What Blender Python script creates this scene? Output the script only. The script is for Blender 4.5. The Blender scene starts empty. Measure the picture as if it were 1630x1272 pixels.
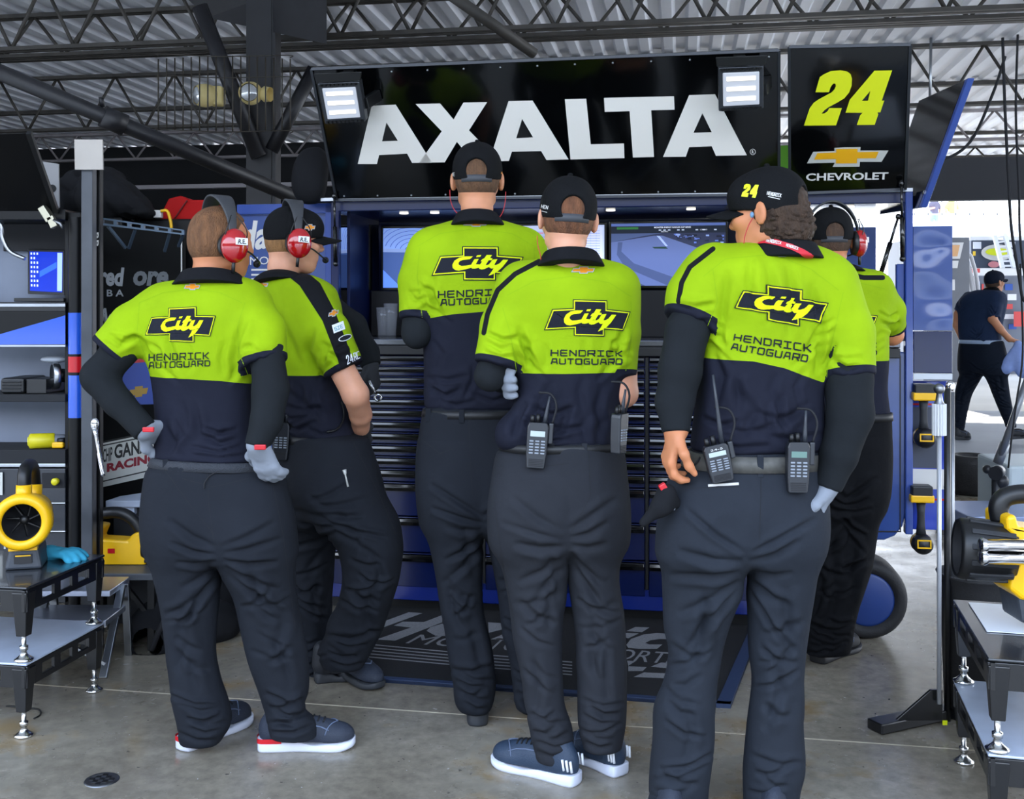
import bpy, bmesh, math, random
import numpy as np
from mathutils import Vector, Matrix, noise
from mathutils.bvhtree import BVHTree
from mathutils.geometry import tessellate_polygon
random.seed(7)
SC = bpy.context.scene
COL = SC.collection
PI = math.pi

# ------------------------------------------------------------------ camera, world, sun, exposure
F, CX, HY, EH = 1700.0, 815.0, 490.0, 1.45
cam = bpy.data.cameras.new('camera'); camo = bpy.data.objects.new('camera', cam); COL.objects.link(camo)
camo.location = (0, 0, EH); camo.rotation_euler = (PI/2, 0, 0)
cam.sensor_fit = 'HORIZONTAL'; cam.sensor_width = 36.0; cam.lens = 36.0*F/1630.0
cam.shift_x = 0.0; cam.shift_y = (HY-636.0)/1630.0
cam.clip_start = 0.05; cam.clip_end = 400
SC.camera = camo
wd = bpy.data.worlds.new('world'); SC.world = wd; wd.use_nodes = True
nt = wd.node_tree; bg = nt.nodes['Background']
tc = nt.nodes.new('ShaderNodeTexCoord'); sx = nt.nodes.new('ShaderNodeSeparateXYZ'); rp = nt.nodes.new('ShaderNodeValToRGB')
nt.links.new(tc.outputs['Generated'], sx.inputs[0]); nt.links.new(sx.outputs['Z'], rp.inputs[0])
rp.color_ramp.elements[0].position = 0.0; rp.color_ramp.elements[0].color = (0.93, 0.96, 1.0, 1)
rp.color_ramp.elements[1].position = 0.7; rp.color_ramp.elements[1].color = (0.50, 0.68, 1.0, 1)
# unseen dark band added low in the sky behind us to darken glossy reflections
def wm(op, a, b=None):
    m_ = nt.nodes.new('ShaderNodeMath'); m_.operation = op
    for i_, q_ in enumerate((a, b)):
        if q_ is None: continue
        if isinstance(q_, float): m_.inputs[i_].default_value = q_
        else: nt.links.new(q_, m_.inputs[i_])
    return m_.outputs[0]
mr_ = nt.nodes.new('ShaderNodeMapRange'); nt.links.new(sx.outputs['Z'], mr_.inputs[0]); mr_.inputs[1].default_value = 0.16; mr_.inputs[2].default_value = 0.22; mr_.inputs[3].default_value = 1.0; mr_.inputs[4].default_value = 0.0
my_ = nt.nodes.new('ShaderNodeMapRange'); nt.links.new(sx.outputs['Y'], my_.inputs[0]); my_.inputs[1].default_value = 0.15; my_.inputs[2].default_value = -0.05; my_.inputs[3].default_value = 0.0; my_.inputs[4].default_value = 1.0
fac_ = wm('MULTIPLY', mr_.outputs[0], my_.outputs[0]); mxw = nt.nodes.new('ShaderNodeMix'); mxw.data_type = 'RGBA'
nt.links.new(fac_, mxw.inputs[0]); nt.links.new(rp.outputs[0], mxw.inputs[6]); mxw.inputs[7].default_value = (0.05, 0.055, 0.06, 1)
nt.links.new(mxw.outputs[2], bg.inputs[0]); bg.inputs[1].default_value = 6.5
sun = bpy.data.lights.new('sun', 'SUN'); sun.energy = 14.0; sun.angle = math.radians(0.6); sun.color = (1.0, 0.95, 0.86)
suno = bpy.data.objects.new('sun', sun); COL.objects.link(suno)
suno.rotation_euler = Vector((-0.25, -1.0, -0.42)).to_track_quat('-Z', 'Y').to_euler(); suno.location = (5, 20, 30)
SC.view_settings.view_transform = 'Standard'; SC.view_settings.look = 'None'
SC.view_settings.exposure = 0.0; SC.view_settings.gamma = 1.0; SC.view_settings.use_curve_mapping = False
SC.cycles.use_denoising = True
SC.cycles.max_bounces = 8; SC.cycles.diffuse_bounces = 4

# ------------------------------------------------------------------ picture <-> world
def W(px, py, d):
    return Vector(((px-CX)*d/F, d, EH-(py-HY)*d/F))
def WF(px, py, z=0.0):
    d = (EH-z)*F/(py-HY); return W(px, py, d)
TH = math.atan(0.16); cT, sT = math.cos(TH), math.sin(TH)
FM = Matrix.Translation((0, 5.01, 0)) @ Matrix.Rotation(-TH, 4, 'Z')      # frame of the tool cabinet: u along its front, v away from us
FMI = FM.inverted(); IDM = Matrix.Identity(4)
def Q(px, py, v=0.0):
    """point of the cabinet frame on the upright plane v, seen at (px, py)"""
    k = (px-CX)/F
    t = (v + 5.01*cT)/(k*sT+cT)
    p = FMI @ Vector((k*t, t, EH-(py-HY)*t/F)); return p
def UZ(px, py, v=0.0):
    p = Q(px, py, v); return p.x, p.z
class Plane:
    def __init__(s, a, b, c):        # three world points
        s.o = Vector(a); s.n = (Vector(b)-s.o).cross(Vector(c)-s.o).normalized()
        if s.n.y > 0: s.n = -s.n
    def at(s, px, py, off=0.0):
        r = Vector(((px-CX)/F, 1, -(py-HY)/F)); o = Vector((0, 0, EH))
        t = (s.o+s.n*off-o).dot(s.n)/r.dot(s.n); return o+r*t

# ------------------------------------------------------------------ materials
def lin(c):
    if isinstance(c, str): c = tuple(int(c[i:i+2], 16)/255 for i in (0, 2, 4))
    return tuple(((v/12.92) if v <= 0.04045 else ((v+0.055)/1.055)**2.4) for v in c[:3])+(1.0,)
MATS = {}
def mat(name, color, rough=0.5, metal=0.0, var=0.0, vscale=8.0, bump=0.0, bscale=60.0, coat=0.0, emit=0.0, spec=0.5, trans=0.0, alpha=1.0, stretch=None):
    if name in MATS: return MATS[name]
    m = bpy.data.materials.new(name); m.use_nodes = True; MATS[name] = m
    n = m.node_tree.nodes; l = m.node_tree.links; b = n['Principled BSDF']
    c = lin(color); b.inputs['Base Color'].default_value = c
    b.inputs['Roughness'].default_value = rough; b.inputs['Metallic'].default_value = metal
    b.inputs['Specular IOR Level'].default_value = spec
    if coat: b.inputs['Coat Weight'].default_value = coat; b.inputs['Coat Roughness'].default_value = 0.06
    if emit: b.inputs['Emission Color'].default_value = c; b.inputs['Emission Strength'].default_value = emit
    if trans: b.inputs['Transmission Weight'].default_value = trans
    if alpha < 1: b.inputs['Alpha'].default_value = alpha
    if var or bump:
        co = n.new('ShaderNodeTexCoord'); src = co.outputs['Object']
        if stretch:
            mp = n.new('ShaderNodeMapping'); mp.inputs['Scale'].default_value = stretch; l.new(src, mp.inputs[0]); src = mp.outputs[0]
    if var:
        no = n.new('ShaderNodeTexNoise'); no.inputs['Scale'].default_value = vscale; no.inputs['Detail'].default_value = 6
        l.new(src, no.inputs[0])
        cr = n.new('ShaderNodeValToRGB'); cr.color_ramp.elements[0].position = 0.3; cr.color_ramp.elements[1].position = 0.7
        cr.color_ramp.elements[0].color = tuple(v*(1-var) for v in c[:3])+(1,)
        cr.color_ramp.elements[1].color = tuple(min(1, v*(1+var)) for v in c[:3])+(1,)
        l.new(no.outputs[0], cr.inputs[0]); l.new(cr.outputs[0], b.inputs['Base Color'])
    if bump:
        nb = n.new('ShaderNodeTexNoise'); nb.inputs['Scale'].default_value = bscale; nb.inputs['Detail'].default_value = 4
        l.new(src, nb.inputs[0]); bp = n.new('ShaderNodeBump'); bp.inputs['Strength'].default_value = bump; bp.inputs['Distance'].default_value = 0.01
        l.new(nb.outputs[0], bp.inputs['Height']); l.new(bp.outputs[0], b.inputs['Normal'])
    return m
black_gloss = mat('black_gloss', '08090b', 0.12, coat=0.5)
black_satin = mat('black_satin', '0f1012', 0.42, var=0.15)
black_matte = mat('black_matte', '14151a', 0.75, var=0.15)
black_steel = mat('black_steel', '0e0f12', 0.35, var=0.1, vscale=20, coat=0.3)
rubber = mat('rubber', '1b1b1d', 0.7, bump=0.2, bscale=120)
chrome = mat('chrome', 'd8d8da', 0.12, 1.0)
alu = mat('aluminium', 'a9adb2', 0.3, 1.0, var=0.08)
steel = mat('steel', '8a8c90', 0.35, 1.0, var=0.1)
navy = mat('navy_paint', '081644', 0.2, spec=.4, coat=0.15, var=0.08, vscale=3, bump=0.02, bscale=3)
navy_l = mat('navy_door', '2c4684', 0.25, coat=0.4, var=0.1, vscale=3, bump=0.05, bscale=4)
white_p = mat('white_print', 'cfcdc9', 0.5)
grey_p = mat('grey_print', '8f9398', 0.6)
lime_p = mat('lime_print', 'd4dc0c', 0.45)
yellow = mat('yellow_plastic', 'f0b90a', 0.35, var=0.05)
red_p = mat('red_plastic', 'c1121f', 0.3)
silver_p = mat('silver_print', 'c9cac4', 0.35, 0.3)
gold_p = mat('gold_print', 'e0a410', 0.35, 0.1)
lime_light = mat('lime_strip', '7fd82a', 0.5)
blue_p = mat('blue_paint', '1f55c8', 0.25, coat=0.4)
glow = mat('lamp_glow', 'fff8ea', 0.5, emit=1.6)

# ------------------------------------------------------------------ objects
def tag(o, label=None, cat=None, group=None, kind=None):
    if label: o['label'] = label
    if cat: o['category'] = cat
    if group: o['group'] = group
    if kind: o['kind'] = kind
    return o
def thing(name, label, cat, loc=(0, 0, 0), rz=0.0, group=None):
    o = bpy.data.objects.new(name, None); COL.objects.link(o); o.empty_display_size = 0.1
    o.matrix_world = Matrix.Translation(loc) @ Matrix.Rotation(rz, 4, 'Z')
    o.location = loc; o.rotation_euler = (0, 0, rz)
    return tag(o, label, cat, group)
def wmat(o):
    M = Matrix.Translation(o.location) @ o.rotation_euler.to_matrix().to_4x4()
    return (wmat(o.parent) @ M) if o.parent else M
def kids(o): return [c for c in ALLOBJ() if c.parent == o]
def ALLOBJ(): return list(COL.objects)
def dup(root, loc, rz=None, label=None, parent=None):
    r = root.copy(); COL.objects.link(r); r.location = loc
    if rz is not None: r.rotation_euler = (0, 0, rz)
    if label: r['label'] = label
    for ch in list(root.children): _dupc(ch, r)
    return r
def _dupc(ch, r):
    c = ch.copy(); COL.objects.link(c); c.parent = r
    for g in list(ch.children): _dupc(g, c)
class MB:
    """collects shapes in the space of matrix M, builds ONE mesh object"""
    def __init__(s, M=None): s.v = []; s.f = []; s.sm = []; s.mi = []; s.M = M if M is not None else IDM; s.cur = 0
    def add(s, vs, fs, smooth=False):
        n = len(s.v); s.v += [Vector(p) for p in vs]; s.f += [tuple(i+n for i in f) for f in fs]
        s.sm += [smooth]*len(fs); s.mi += [s.cur]*len(fs); return s
    def box(s, a, b):
        x0, x1 = sorted((a[0], b[0])); y0, y1 = sorted((a[1], b[1])); z0, z1 = sorted((a[2], b[2]))
        vs = [(x0,y0,z0),(x1,y0,z0),(x1,y1,z0),(x0,y1,z0),(x0,y0,z1),(x1,y0,z1),(x1,y1,z1),(x0,y1,z1)]
        return s.add(vs, [(0,3,2,1),(4,5,6,7),(0,1,5,4),(1,2,6,5),(2,3,7,6),(3,0,4,7)])
    def hexa(s, p):   # 4 bottom, 4 top
        return s.add(p, [(0,3,2,1),(4,5,6,7),(0,1,5,4),(1,2,6,5),(2,3,7,6),(3,0,4,7)])
    def bar(s, p0, p1, w, h=None, up=(0, 0, 1)):
        p0, p1 = Vector(p0), Vector(p1); h = h or w; d = (p1-p0).normalized(); up = Vector(up)
        if abs(d.dot(up)) > 0.98: up = Vector((0, 1, 0))
        a = d.cross(up).normalized()*w/2; b = a.cross(d).normalized()*h/2
        return s.hexa([p0-a-b, p0+a-b, p0+a+b, p0-a+b, p1-a-b, p1+a-b, p1+a+b, p1-a+b])
    def cyl(s, p0, p1, r0, r1=None, n=20, caps=True, smooth=True):
        p0, p1 = Vector(p0), Vector(p1); r1 = r0 if r1 is None else r1; d = (p1-p0).normalized()
        a = d.orthogonal().normalized(); b = d.cross(a)
        vs = []
        for p, r in ((p0, r0), (p1, r1)):
            for i in range(n):
                t = 2*PI*i/n; vs.append(p+a*math.cos(t)*r+b*math.sin(t)*r)
        s.add(vs, [(i, (i+1)%n, n+(i+1)%n, n+i) for i in range(n)], smooth)
        if caps: s.add(vs, [tuple(range(n))[::-1], tuple(range(n, 2*n))])
        return s
    def lathe(s, c, axis, prof, n=28, smooth=True):
        """prof: list of (distance along the axis, radius)"""
        c = Vector(c); d = Vector(axis).normalized(); a = d.orthogonal().normalized(); b = d.cross(a); vs = []
        for h, r in prof:
            for i in range(n):
                t = 2*PI*i/n; vs.append(c+d*h+(a*math.cos(t)+b*math.sin(t))*max(r, 1e-4))
        fs = [(j*n+i, j*n+(i+1)%n, (j+1)*n+(i+1)%n, (j+1)*n+i) for j in range(len(prof)-1) for i in range(n)]
        return s.add(vs, fs, smooth)
    def tube(s, pts, r, n=8, smooth=True):
        pts = [Vector(p) for p in pts]; vs = []; m = len(pts); a = None
        rr = r if isinstance(r, (list, tuple)) else [r]*m
        for k, p in enumerate(pts):
            d = (pts[min(k+1, m-1)]-pts[max(k-1, 0)]).normalized()
            a = (d.orthogonal() if a is None else a-d*a.dot(d)).normalized(); b = d.cross(a)
            for i in range(n):
                t = 2*PI*i/n; vs.append(p+(a*math.cos(t)+b*math.sin(t))*rr[k])
        fs = [(j*n+i, j*n+(i+1)%n, (j+1)*n+(i+1)%n, (j+1)*n+i) for j in range(m-1) for i in range(n)]
        s.add(vs, fs, smooth); return s.add(vs, [tuple(range(n))[::-1], tuple(range((m-1)*n, m*n))])
    def ball(s, c, r, n=16, M3=None):
        c = Vector(c); rx, ry, rz = (r, r, r) if not isinstance(r, (tuple, list)) else r; vs = []; m = n//2
        for j in range(m+1):
            ph = PI*j/m
            for i in range(n):
                t = 2*PI*i/n; p = Vector((rx*math.sin(ph)*math.cos(t), ry*math.sin(ph)*math.sin(t), rz*math.cos(ph)))
                vs.append(c+((M3 @ p) if M3 else p))
        return s.add(vs, [(j*n+i, (j+1)*n+i, (j+1)*n+(i+1)%n, j*n+(i+1)%n) for j in range(m) for i in range(n)], True)
    def prism(s, poly, off, smooth=False, holes=()):
        """poly: list of 3D points; off: extrusion vector"""
        poly = [Vector(p) for p in poly]; off = Vector(off); n = len(poly)
        loops = [poly]+[[Vector(p) for p in h] for h in holes]
        flat = [p for lp in loops for p in lp]; tris = tessellate_polygon(loops); N = len(flat)
        vs = flat+[p+off for p in flat]
        s.add(vs, [tuple(t) for t in tris]+[tuple(i+N for i in t)[::-1] for t in tris])
        k = 0
        for lp in loops:
            m = len(lp); s.add(vs, [(k+i, k+(i+1)%m, N+k+(i+1)%m, N+k+i) for i in range(m)], smooth); k += m
        return s
    def build(s, name, m, parent=None, bevel=0.0, smooth_all=None, label=None, bseg=2):
        Mw = s.M; vs = [Mw @ p for p in s.v]
        me = bpy.data.meshes.new(name); o = bpy.data.objects.new(name, me); COL.objects.link(o)
        if parent is not None:
            I = wmat(parent).inverted(); vs = [I @ p for p in vs]; o.parent = parent
        else:
            xs = [p.x for p in vs]; ys = [p.y for p in vs]; zs = [p.z for p in vs]
            c = Vector(((min(xs)+max(xs))/2, (min(ys)+max(ys))/2, min(zs))); vs = [p-c for p in vs]; o.location = c
        me.from_pydata([tuple(p) for p in vs], [], s.f)
        for mm in (m if isinstance(m, (list, tuple)) else [m]): me.materials.append(mm)
        me.polygons.foreach_set('use_smooth', [(smooth_all if smooth_all is not None else q) for q in s.sm])
        me.polygons.foreach_set('material_index', s.mi)
        bm = bmesh.new(); bm.from_mesh(me); bmesh.ops.remove_doubles(bm, verts=bm.verts, dist=1e-5)
        bmesh.ops.recalc_face_normals(bm, faces=bm.faces); bm.to_mesh(me); bm.free(); me.update()
        if bevel:
            bv = o.modifiers.new('bevel', 'BEVEL'); bv.width = bevel; bv.segments = bseg; bv.limit_method = 'ANGLE'; bv.angle_limit = 0.7
        if label: o['label'] = label
        return o
def struct(name, mb, m, bevel=0.0):
    return tag(mb.build(name, m, None, bevel), kind='structure')
def arc(c, r, a0, a1, n, plane='xz'):
    out = []
    for i in range(n+1):
        t = a0+(a1-a0)*i/n; x, y = r*math.cos(t), r*math.sin(t)
        out.append(Vector((c[0]+x, c[1], c[2]+y)) if plane == 'xz' else (Vector((c[0]+x, c[1]+y, c[2])) if plane == 'xy' else Vector((c[0], c[1]+x, c[2]+y))))
    return out
def smooth_path(pts, n=8):
    """Catmull-Rom through the points"""
    P = [Vector(p) for p in pts]; P = [P[0]*2-P[1]]+P+[P[-1]*2-P[-2]]; out = []
    for i in range(1, len(P)-2):
        a, b, c, d = P[i-1:i+3]
        for k in range(n):
            t = k/n; out.append(0.5*((2*b)+(c-a)*t+(2*a-5*b+4*c-d)*t*t+(3*b-a-3*c+d)*t**3))
    out.append(P[-2]); return out
def text_polys(txt, bold=0.0, shear=0.0):
    """verts (2D, in a unit box, y up) and faces of the words"""
    cu = bpy.data.curves.new('tmp', 'FONT'); cu.body = txt; cu.offset = bold; cu.shear = shear; cu.resolution_u = 3
    o = bpy.data.objects.new('tmp', cu); COL.objects.link(o); dg = bpy.context.evaluated_depsgraph_get()
    me = bpy.data.meshes.new_from_object(o.evaluated_get(dg))
    vs = [(v.co.x, v.co.y) for v in me.vertices]; fs = [tuple(p.vertices) for p in me.polygons]
    bpy.data.objects.remove(o); bpy.data.curves.remove(cu); bpy.data.meshes.remove(me)
    xs = [v[0] for v in vs]; ys = [v[1] for v in vs]; x0, x1, y0, y1 = min(xs), max(xs), min(ys), max(ys)
    return [((x-x0)/(x1-x0), (y-y0)/(y1-y0)) for x, y in vs], fs
def quadmap(q):
    """unit square -> four points (bl, br, tr, tl), bilinear; works on Vectors"""
    bl, br, tr, tl = [Vector(p) for p in q]
    return lambda x, y: (bl*(1-x)+br*x)*(1-y)+(tl*(1-x)+tr*x)*y
def words(mb, txt, q, bold=0.0, shear=0.0, lift=None):
    vs, fs = text_polys(txt, bold, shear); f = quadmap(q); up = Vector(lift) if lift is not None else Vector((0, 0, 0))
    mb.add([f(x, y)+up for x, y in vs], fs); return mb
def tess(mb, loops3):
    loops3 = [[Vector(p) for p in lp] for lp in loops3]; tris = tessellate_polygon(loops3)
    mb.add([p for lp in loops3 for p in lp], [tuple(t) for t in tris]); return mb
def empty_origin(px, py, v=0.0):
    return FM @ Vector((Q(px, py, v).x, v, 0))
# ================================================================== soft bodies: signed-distance volumes turned into one continuous mesh
class Vol:
    def __init__(s, lo, hi, h):
        s.h = h; s.o = np.array(lo, dtype=np.float32); n = np.ceil((np.array(hi)-np.array(lo))/h).astype(int)+1
        s.ax = [s.o[i]+h*np.arange(n[i], dtype=np.float32) for i in range(3)]; s.f = np.full(n, 0.06, dtype=np.float32)
    def sub(s, lo, hi, pad):
        sl = []
        for i in range(3):
            a = int(np.clip(np.floor((lo[i]-pad-s.o[i])/s.h), 0, s.f.shape[i])); b = int(np.clip(np.ceil((hi[i]+pad-s.o[i])/s.h)+1, 0, s.f.shape[i])); sl.append(slice(a, b))
        X = s.ax[0][sl[0]][:, None, None]; Y = s.ax[1][sl[1]][None, :, None]; Z = s.ax[2][sl[2]][None, None, :]
        return tuple(sl), X, Y, Z
    def put(s, sl, d, k, op):
        f = s.f[sl]
        if f.size == 0: return
        if op == 'u':
            if k > 0: h = np.maximum(k-np.abs(f-d), 0)/k; s.f[sl] = np.minimum(f, d)-h*h*k*0.25
            else: s.f[sl] = np.minimum(f, d)
        elif op == 's':
            d = -d
            if k > 0: h = np.maximum(k-np.abs(f-d), 0)/k; s.f[sl] = np.maximum(f, d)+h*h*k*0.25
            else: s.f[sl] = np.maximum(f, d)
    def ell(s, c, r, R=None, k=0.02, op='u', n=2.0):
        c = np.array(c, float); m = max(r)*1.05; sl, X, Y, Z = s.sub(c-m, c+m, k+0.02); x, y, z = X-c[0], Y-c[1], Z-c[2]
        if R is not None:      # R: 3x3, columns = local axes in the world
            x, y, z = (x*R[0][0]+y*R[1][0]+z*R[2][0], x*R[0][1]+y*R[1][1]+z*R[2][1], x*R[0][2]+y*R[1][2]+z*R[2][2])
        if n == 2.0: q = np.sqrt((x/r[0])**2+(y/r[1])**2+(z/r[2])**2)
        else: q = (np.abs(x/r[0])**n+np.abs(y/r[1])**n+np.abs(z/r[2])**n)**(1/n)
        q2 = np.sqrt((x/r[0]**2)**2+(y/r[1]**2)**2+(z/r[2]**2)**2)+1e-6
        s.put(sl, (q*(q-1)/q2).astype(np.float32), k, op); return s
    def chain(s, pts, rad, k=0.02, op='u'):
        for i in range(len(pts)-1):
            a = np.array(pts[i], float); b = np.array(pts[i+1], float); ra, rb = rad[i], rad[i+1]; m = max(ra, rb)
            sl, X, Y, Z = s.sub(np.minimum(a, b)-m, np.maximum(a, b)+m, k+0.02); ab = b-a; L = (ab*ab).sum()+1e-9
            t = np.clip(((X-a[0])*ab[0]+(Y-a[1])*ab[1]+(Z-a[2])*ab[2])/L, 0, 1)
            d = np.sqrt((X-a[0]-t*ab[0])**2+(Y-a[1]-t*ab[1])**2+(Z-a[2]-t*ab[2])**2)-(ra+(rb-ra)*t)
            s.put(sl, d.astype(np.float32), k if i == 0 else max(0.012, k*0.5), op)
        return s
    def loft(s, tab, yaw=0.0, n=2.2, k=0.02, round_=0.012, op='u'):
        """tab: Loft"""
        z0, z1 = tab.z0, tab.z1; lo = [tab.lo[0], tab.lo[1], z0]; hi = [tab.hi[0], tab.hi[1], z1]
        sl, X, Y, Z = s.sub(lo, hi, k+0.02); zz = np.clip(s.ax[2][sl[2]], z0, z1); cx, cy, a, b = [v[None, None, :] for v in tab.at(zz)]
        x, y = X-cx, Y-cy
        if yaw: cs, sn = math.cos(yaw), math.sin(yaw); x, y = x*cs-y*sn, x*sn+y*cs
        r = (np.abs(x/a)**n+np.abs(y/b)**n)**(1/n); d = (r-1)*(np.minimum(a, b)*0.55+0.45*np.maximum(a, b)*np.abs(x/a)/(r+1e-5))
        dz = np.maximum(z0-Z, Z-z1)+0*d; e = round_
        q = np.minimum(np.maximum(d+e, dz+e), 0)+np.sqrt(np.maximum(d+e, 0)**2+np.maximum(dz+e, 0)**2)-e
        s.put(sl, q.astype(np.float32), k, op); return s
    def displace(s, fn, band=0.03):
        m = np.abs(s.f) < band; i, j, k = np.nonzero(m); s.f[m] += fn(s.ax[0][i], s.ax[1][j], s.ax[2][k]).astype(np.float32); return s
    def mesh(s):
        f = s.f; S = f < 0; c = np.zeros(tuple(n-1 for n in f.shape), dtype=np.int8)
        offs = [(i, j, k) for i in (0, 1) for j in (0, 1) for k in (0, 1)]; sh = c.shape
        vw = lambda A, o: A[o[0]:o[0]+sh[0], o[1]:o[1]+sh[1], o[2]:o[2]+sh[2]]
        for o in offs: c += vw(S, o)
        act = (c > 0) & (c < 8); I, J, K = np.nonzero(act); n = len(I); idx = np.full(sh, -1, dtype=np.int64); idx[act] = np.arange(n)
        P = np.zeros((n, 3)); cnt = np.zeros(n)
        for a in offs:
            for ax in range(3):
                if a[ax] == 0:
                    b = list(a); b[ax] = 1; fa = f[I+a[0], J+a[1], K+a[2]]; fb = f[I+b[0], J+b[1], K+b[2]]; m = (fa < 0) != (fb < 0)
                    t = np.where(m, fa/np.where(m, fa-fb, 1), 0)
                    for q in range(3): P[:, q] += m*(a[q]+(t if q == ax else 0))
                    cnt += m
        P /= np.maximum(cnt, 1)[:, None]; P += np.stack([I, J, K], 1); P = P*s.h+s.o[None, :]
        F_ = []
        for ax in range(3):
            u, v = (ax+1) % 3, (ax+2) % 3; A = [slice(None)]*3; B = [slice(None)]*3; A[ax] = slice(0, -1); B[ax] = slice(1, None)
            d = S[tuple(A)] != S[tuple(B)]; ii = list(np.nonzero(d)); ok = (ii[u] > 0) & (ii[v] > 0) & (ii[u] < sh[u]) & (ii[v] < sh[v]); ii = [q[ok] for q in ii]
            inside = S[ii[0], ii[1], ii[2]]; Q_ = []
            for du, dv in ((-1, -1), (0, -1), (0, 0), (-1, 0)):
                jj = [q.copy() for q in ii]; jj[u] = jj[u]+du; jj[v] = jj[v]+dv; Q_.append(idx[jj[0], jj[1], jj[2]])
            Q_ = np.stack(Q_, 1); Q_[~inside] = Q_[~inside][:, ::-1]; F_.append(Q_)
        return P, np.concatenate(F_)
class Loft:
    """upright stack of oval sections: rows (z, cx, cy, a, b)"""
    def __init__(s, rows):
        rows = sorted(rows); R = np.array(rows, float); z = R[:, 0]; s.z0, s.z1 = z[0], z[-1]; zz = np.linspace(z[0], z[-1], 160); s.zz = zz; s.t = []
        for q in range(1, 5):
            y = R[:, q]; d = np.diff(y)/np.diff(z); m = np.concatenate([[d[0]], (d[1:]+d[:-1])/2, [d[-1]]])
            for i in range(1, len(m)-1):
                if d[i-1]*d[i] <= 0: m[i] *= 0.3
            k = np.clip(np.searchsorted(z, zz)-1, 0, len(z)-2); h = z[k+1]-z[k]; t = (zz-z[k])/h
            s.t.append(y[k]*(2*t**3-3*t**2+1)+m[k]*h*(t**3-2*t**2+t)+y[k+1]*(-2*t**3+3*t**2)+m[k+1]*h*(t**3-t**2))
        mx = np.maximum(s.t[2], s.t[3]); s.lo = [(s.t[0]-mx).min(), (s.t[1]-mx).min()]; s.hi = [(s.t[0]+mx).max(), (s.t[1]+mx).max()]
    def at(s, z): return [np.interp(z, s.zz, t) for t in s.t]
    def scaled(s, f, z0=None, z1=None):
        z = np.linspace(s.z0 if z0 is None else z0, s.z1 if z1 is None else z1, 14); c, d, a, b = s.at(z)
        return Loft([(z[i], c[i], d[i], a[i]*f, b[i]*f) for i in range(len(z))])
def rows_px(rows, d, rho, yaw=0.0, dpy=None, grow=0.0):
    """rows: (py, pxl, pxr[, dd[, rho]]) silhouette widths at distance d -> Loft rows"""
    out = []
    for r in rows:
        dd = d+(r[3] if len(r) > 3 else 0.0); q = r[4] if len(r) > 4 else rho; w = (r[2]-r[1])/2*dd/F+grow
        a = w/math.sqrt(math.cos(yaw)**2+(q*math.sin(yaw))**2); out.append((EH-(r[0]-HY)*dd/F, ((r[1]+r[2])/2-CX)*dd/F, dd, a, a*q))
    return out
def to_obj(name, P, Fc, m, parent, attr=None, smooth=True):
    I = np.array(wmat(parent).inverted()) if parent else np.eye(4); P2 = P @ I[:3, :3].T+I[:3, 3]
    me = bpy.data.meshes.new(name); me.vertices.add(len(P2)); me.vertices.foreach_set('co', P2.astype(np.float32).ravel())
    n = len(Fc); me.loops.add(n*4); me.loops.foreach_set('vertex_index', Fc.ravel().astype(np.int32)); me.polygons.add(n)
    me.polygons.foreach_set('loop_start', np.arange(0, n*4, 4, dtype=np.int32)); me.polygons.foreach_set('loop_total', np.full(n, 4, dtype=np.int32))
    me.polygons.foreach_set('use_smooth', np.ones(n, dtype=bool)); me.update(calc_edges=True); me.validate()
    for mm in (m if isinstance(m, (list, tuple)) else [m]): me.materials.append(mm)
    if attr is not None:
        for an, av in attr.items():
            a = me.attributes.new(an, 'FLOAT', 'POINT'); a.data.foreach_set('value', av.astype(np.float32))
    o = bpy.data.objects.new(name, me); COL.objects.link(o); o.parent = parent; return o
def wnoise(seed, n=5, f0=3.0, f1=9.0):
    r = np.random.RandomState(seed); D = r.normal(size=(n, 3)); D /= np.linalg.norm(D, axis=1)[:, None]; fr = r.uniform(f0, f1, n); ph = r.uniform(0, 6.28, n)
    return lambda x, y, z: sum(np.sin(fr[i]*(D[i, 0]*x+D[i, 1]*y+D[i, 2]*z)*2+ph[i]) for i in range(n))/n
def folds(seed, amp, fz, fx, warp=1.2, zf=None):
    """cloth folds: sharp-backed waves bent by slow noise"""
    w = wnoise(seed); w2 = wnoise(seed+9, 5, 2, 5)
    def fn(x, y, z):
        ph = z*fz+x*fx+y*fx*0.5+warp*w(x, y, z)*2; s_ = np.sin(ph*2*PI); r = (1-np.abs(s_))**1.6
        a = amp*np.clip(0.35+w2(x, y, z)*2.2, 0, 1)
        if zf is not None: a = a*zf(x, y, z)
        return -(r-0.35)*a
    return fn

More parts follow.
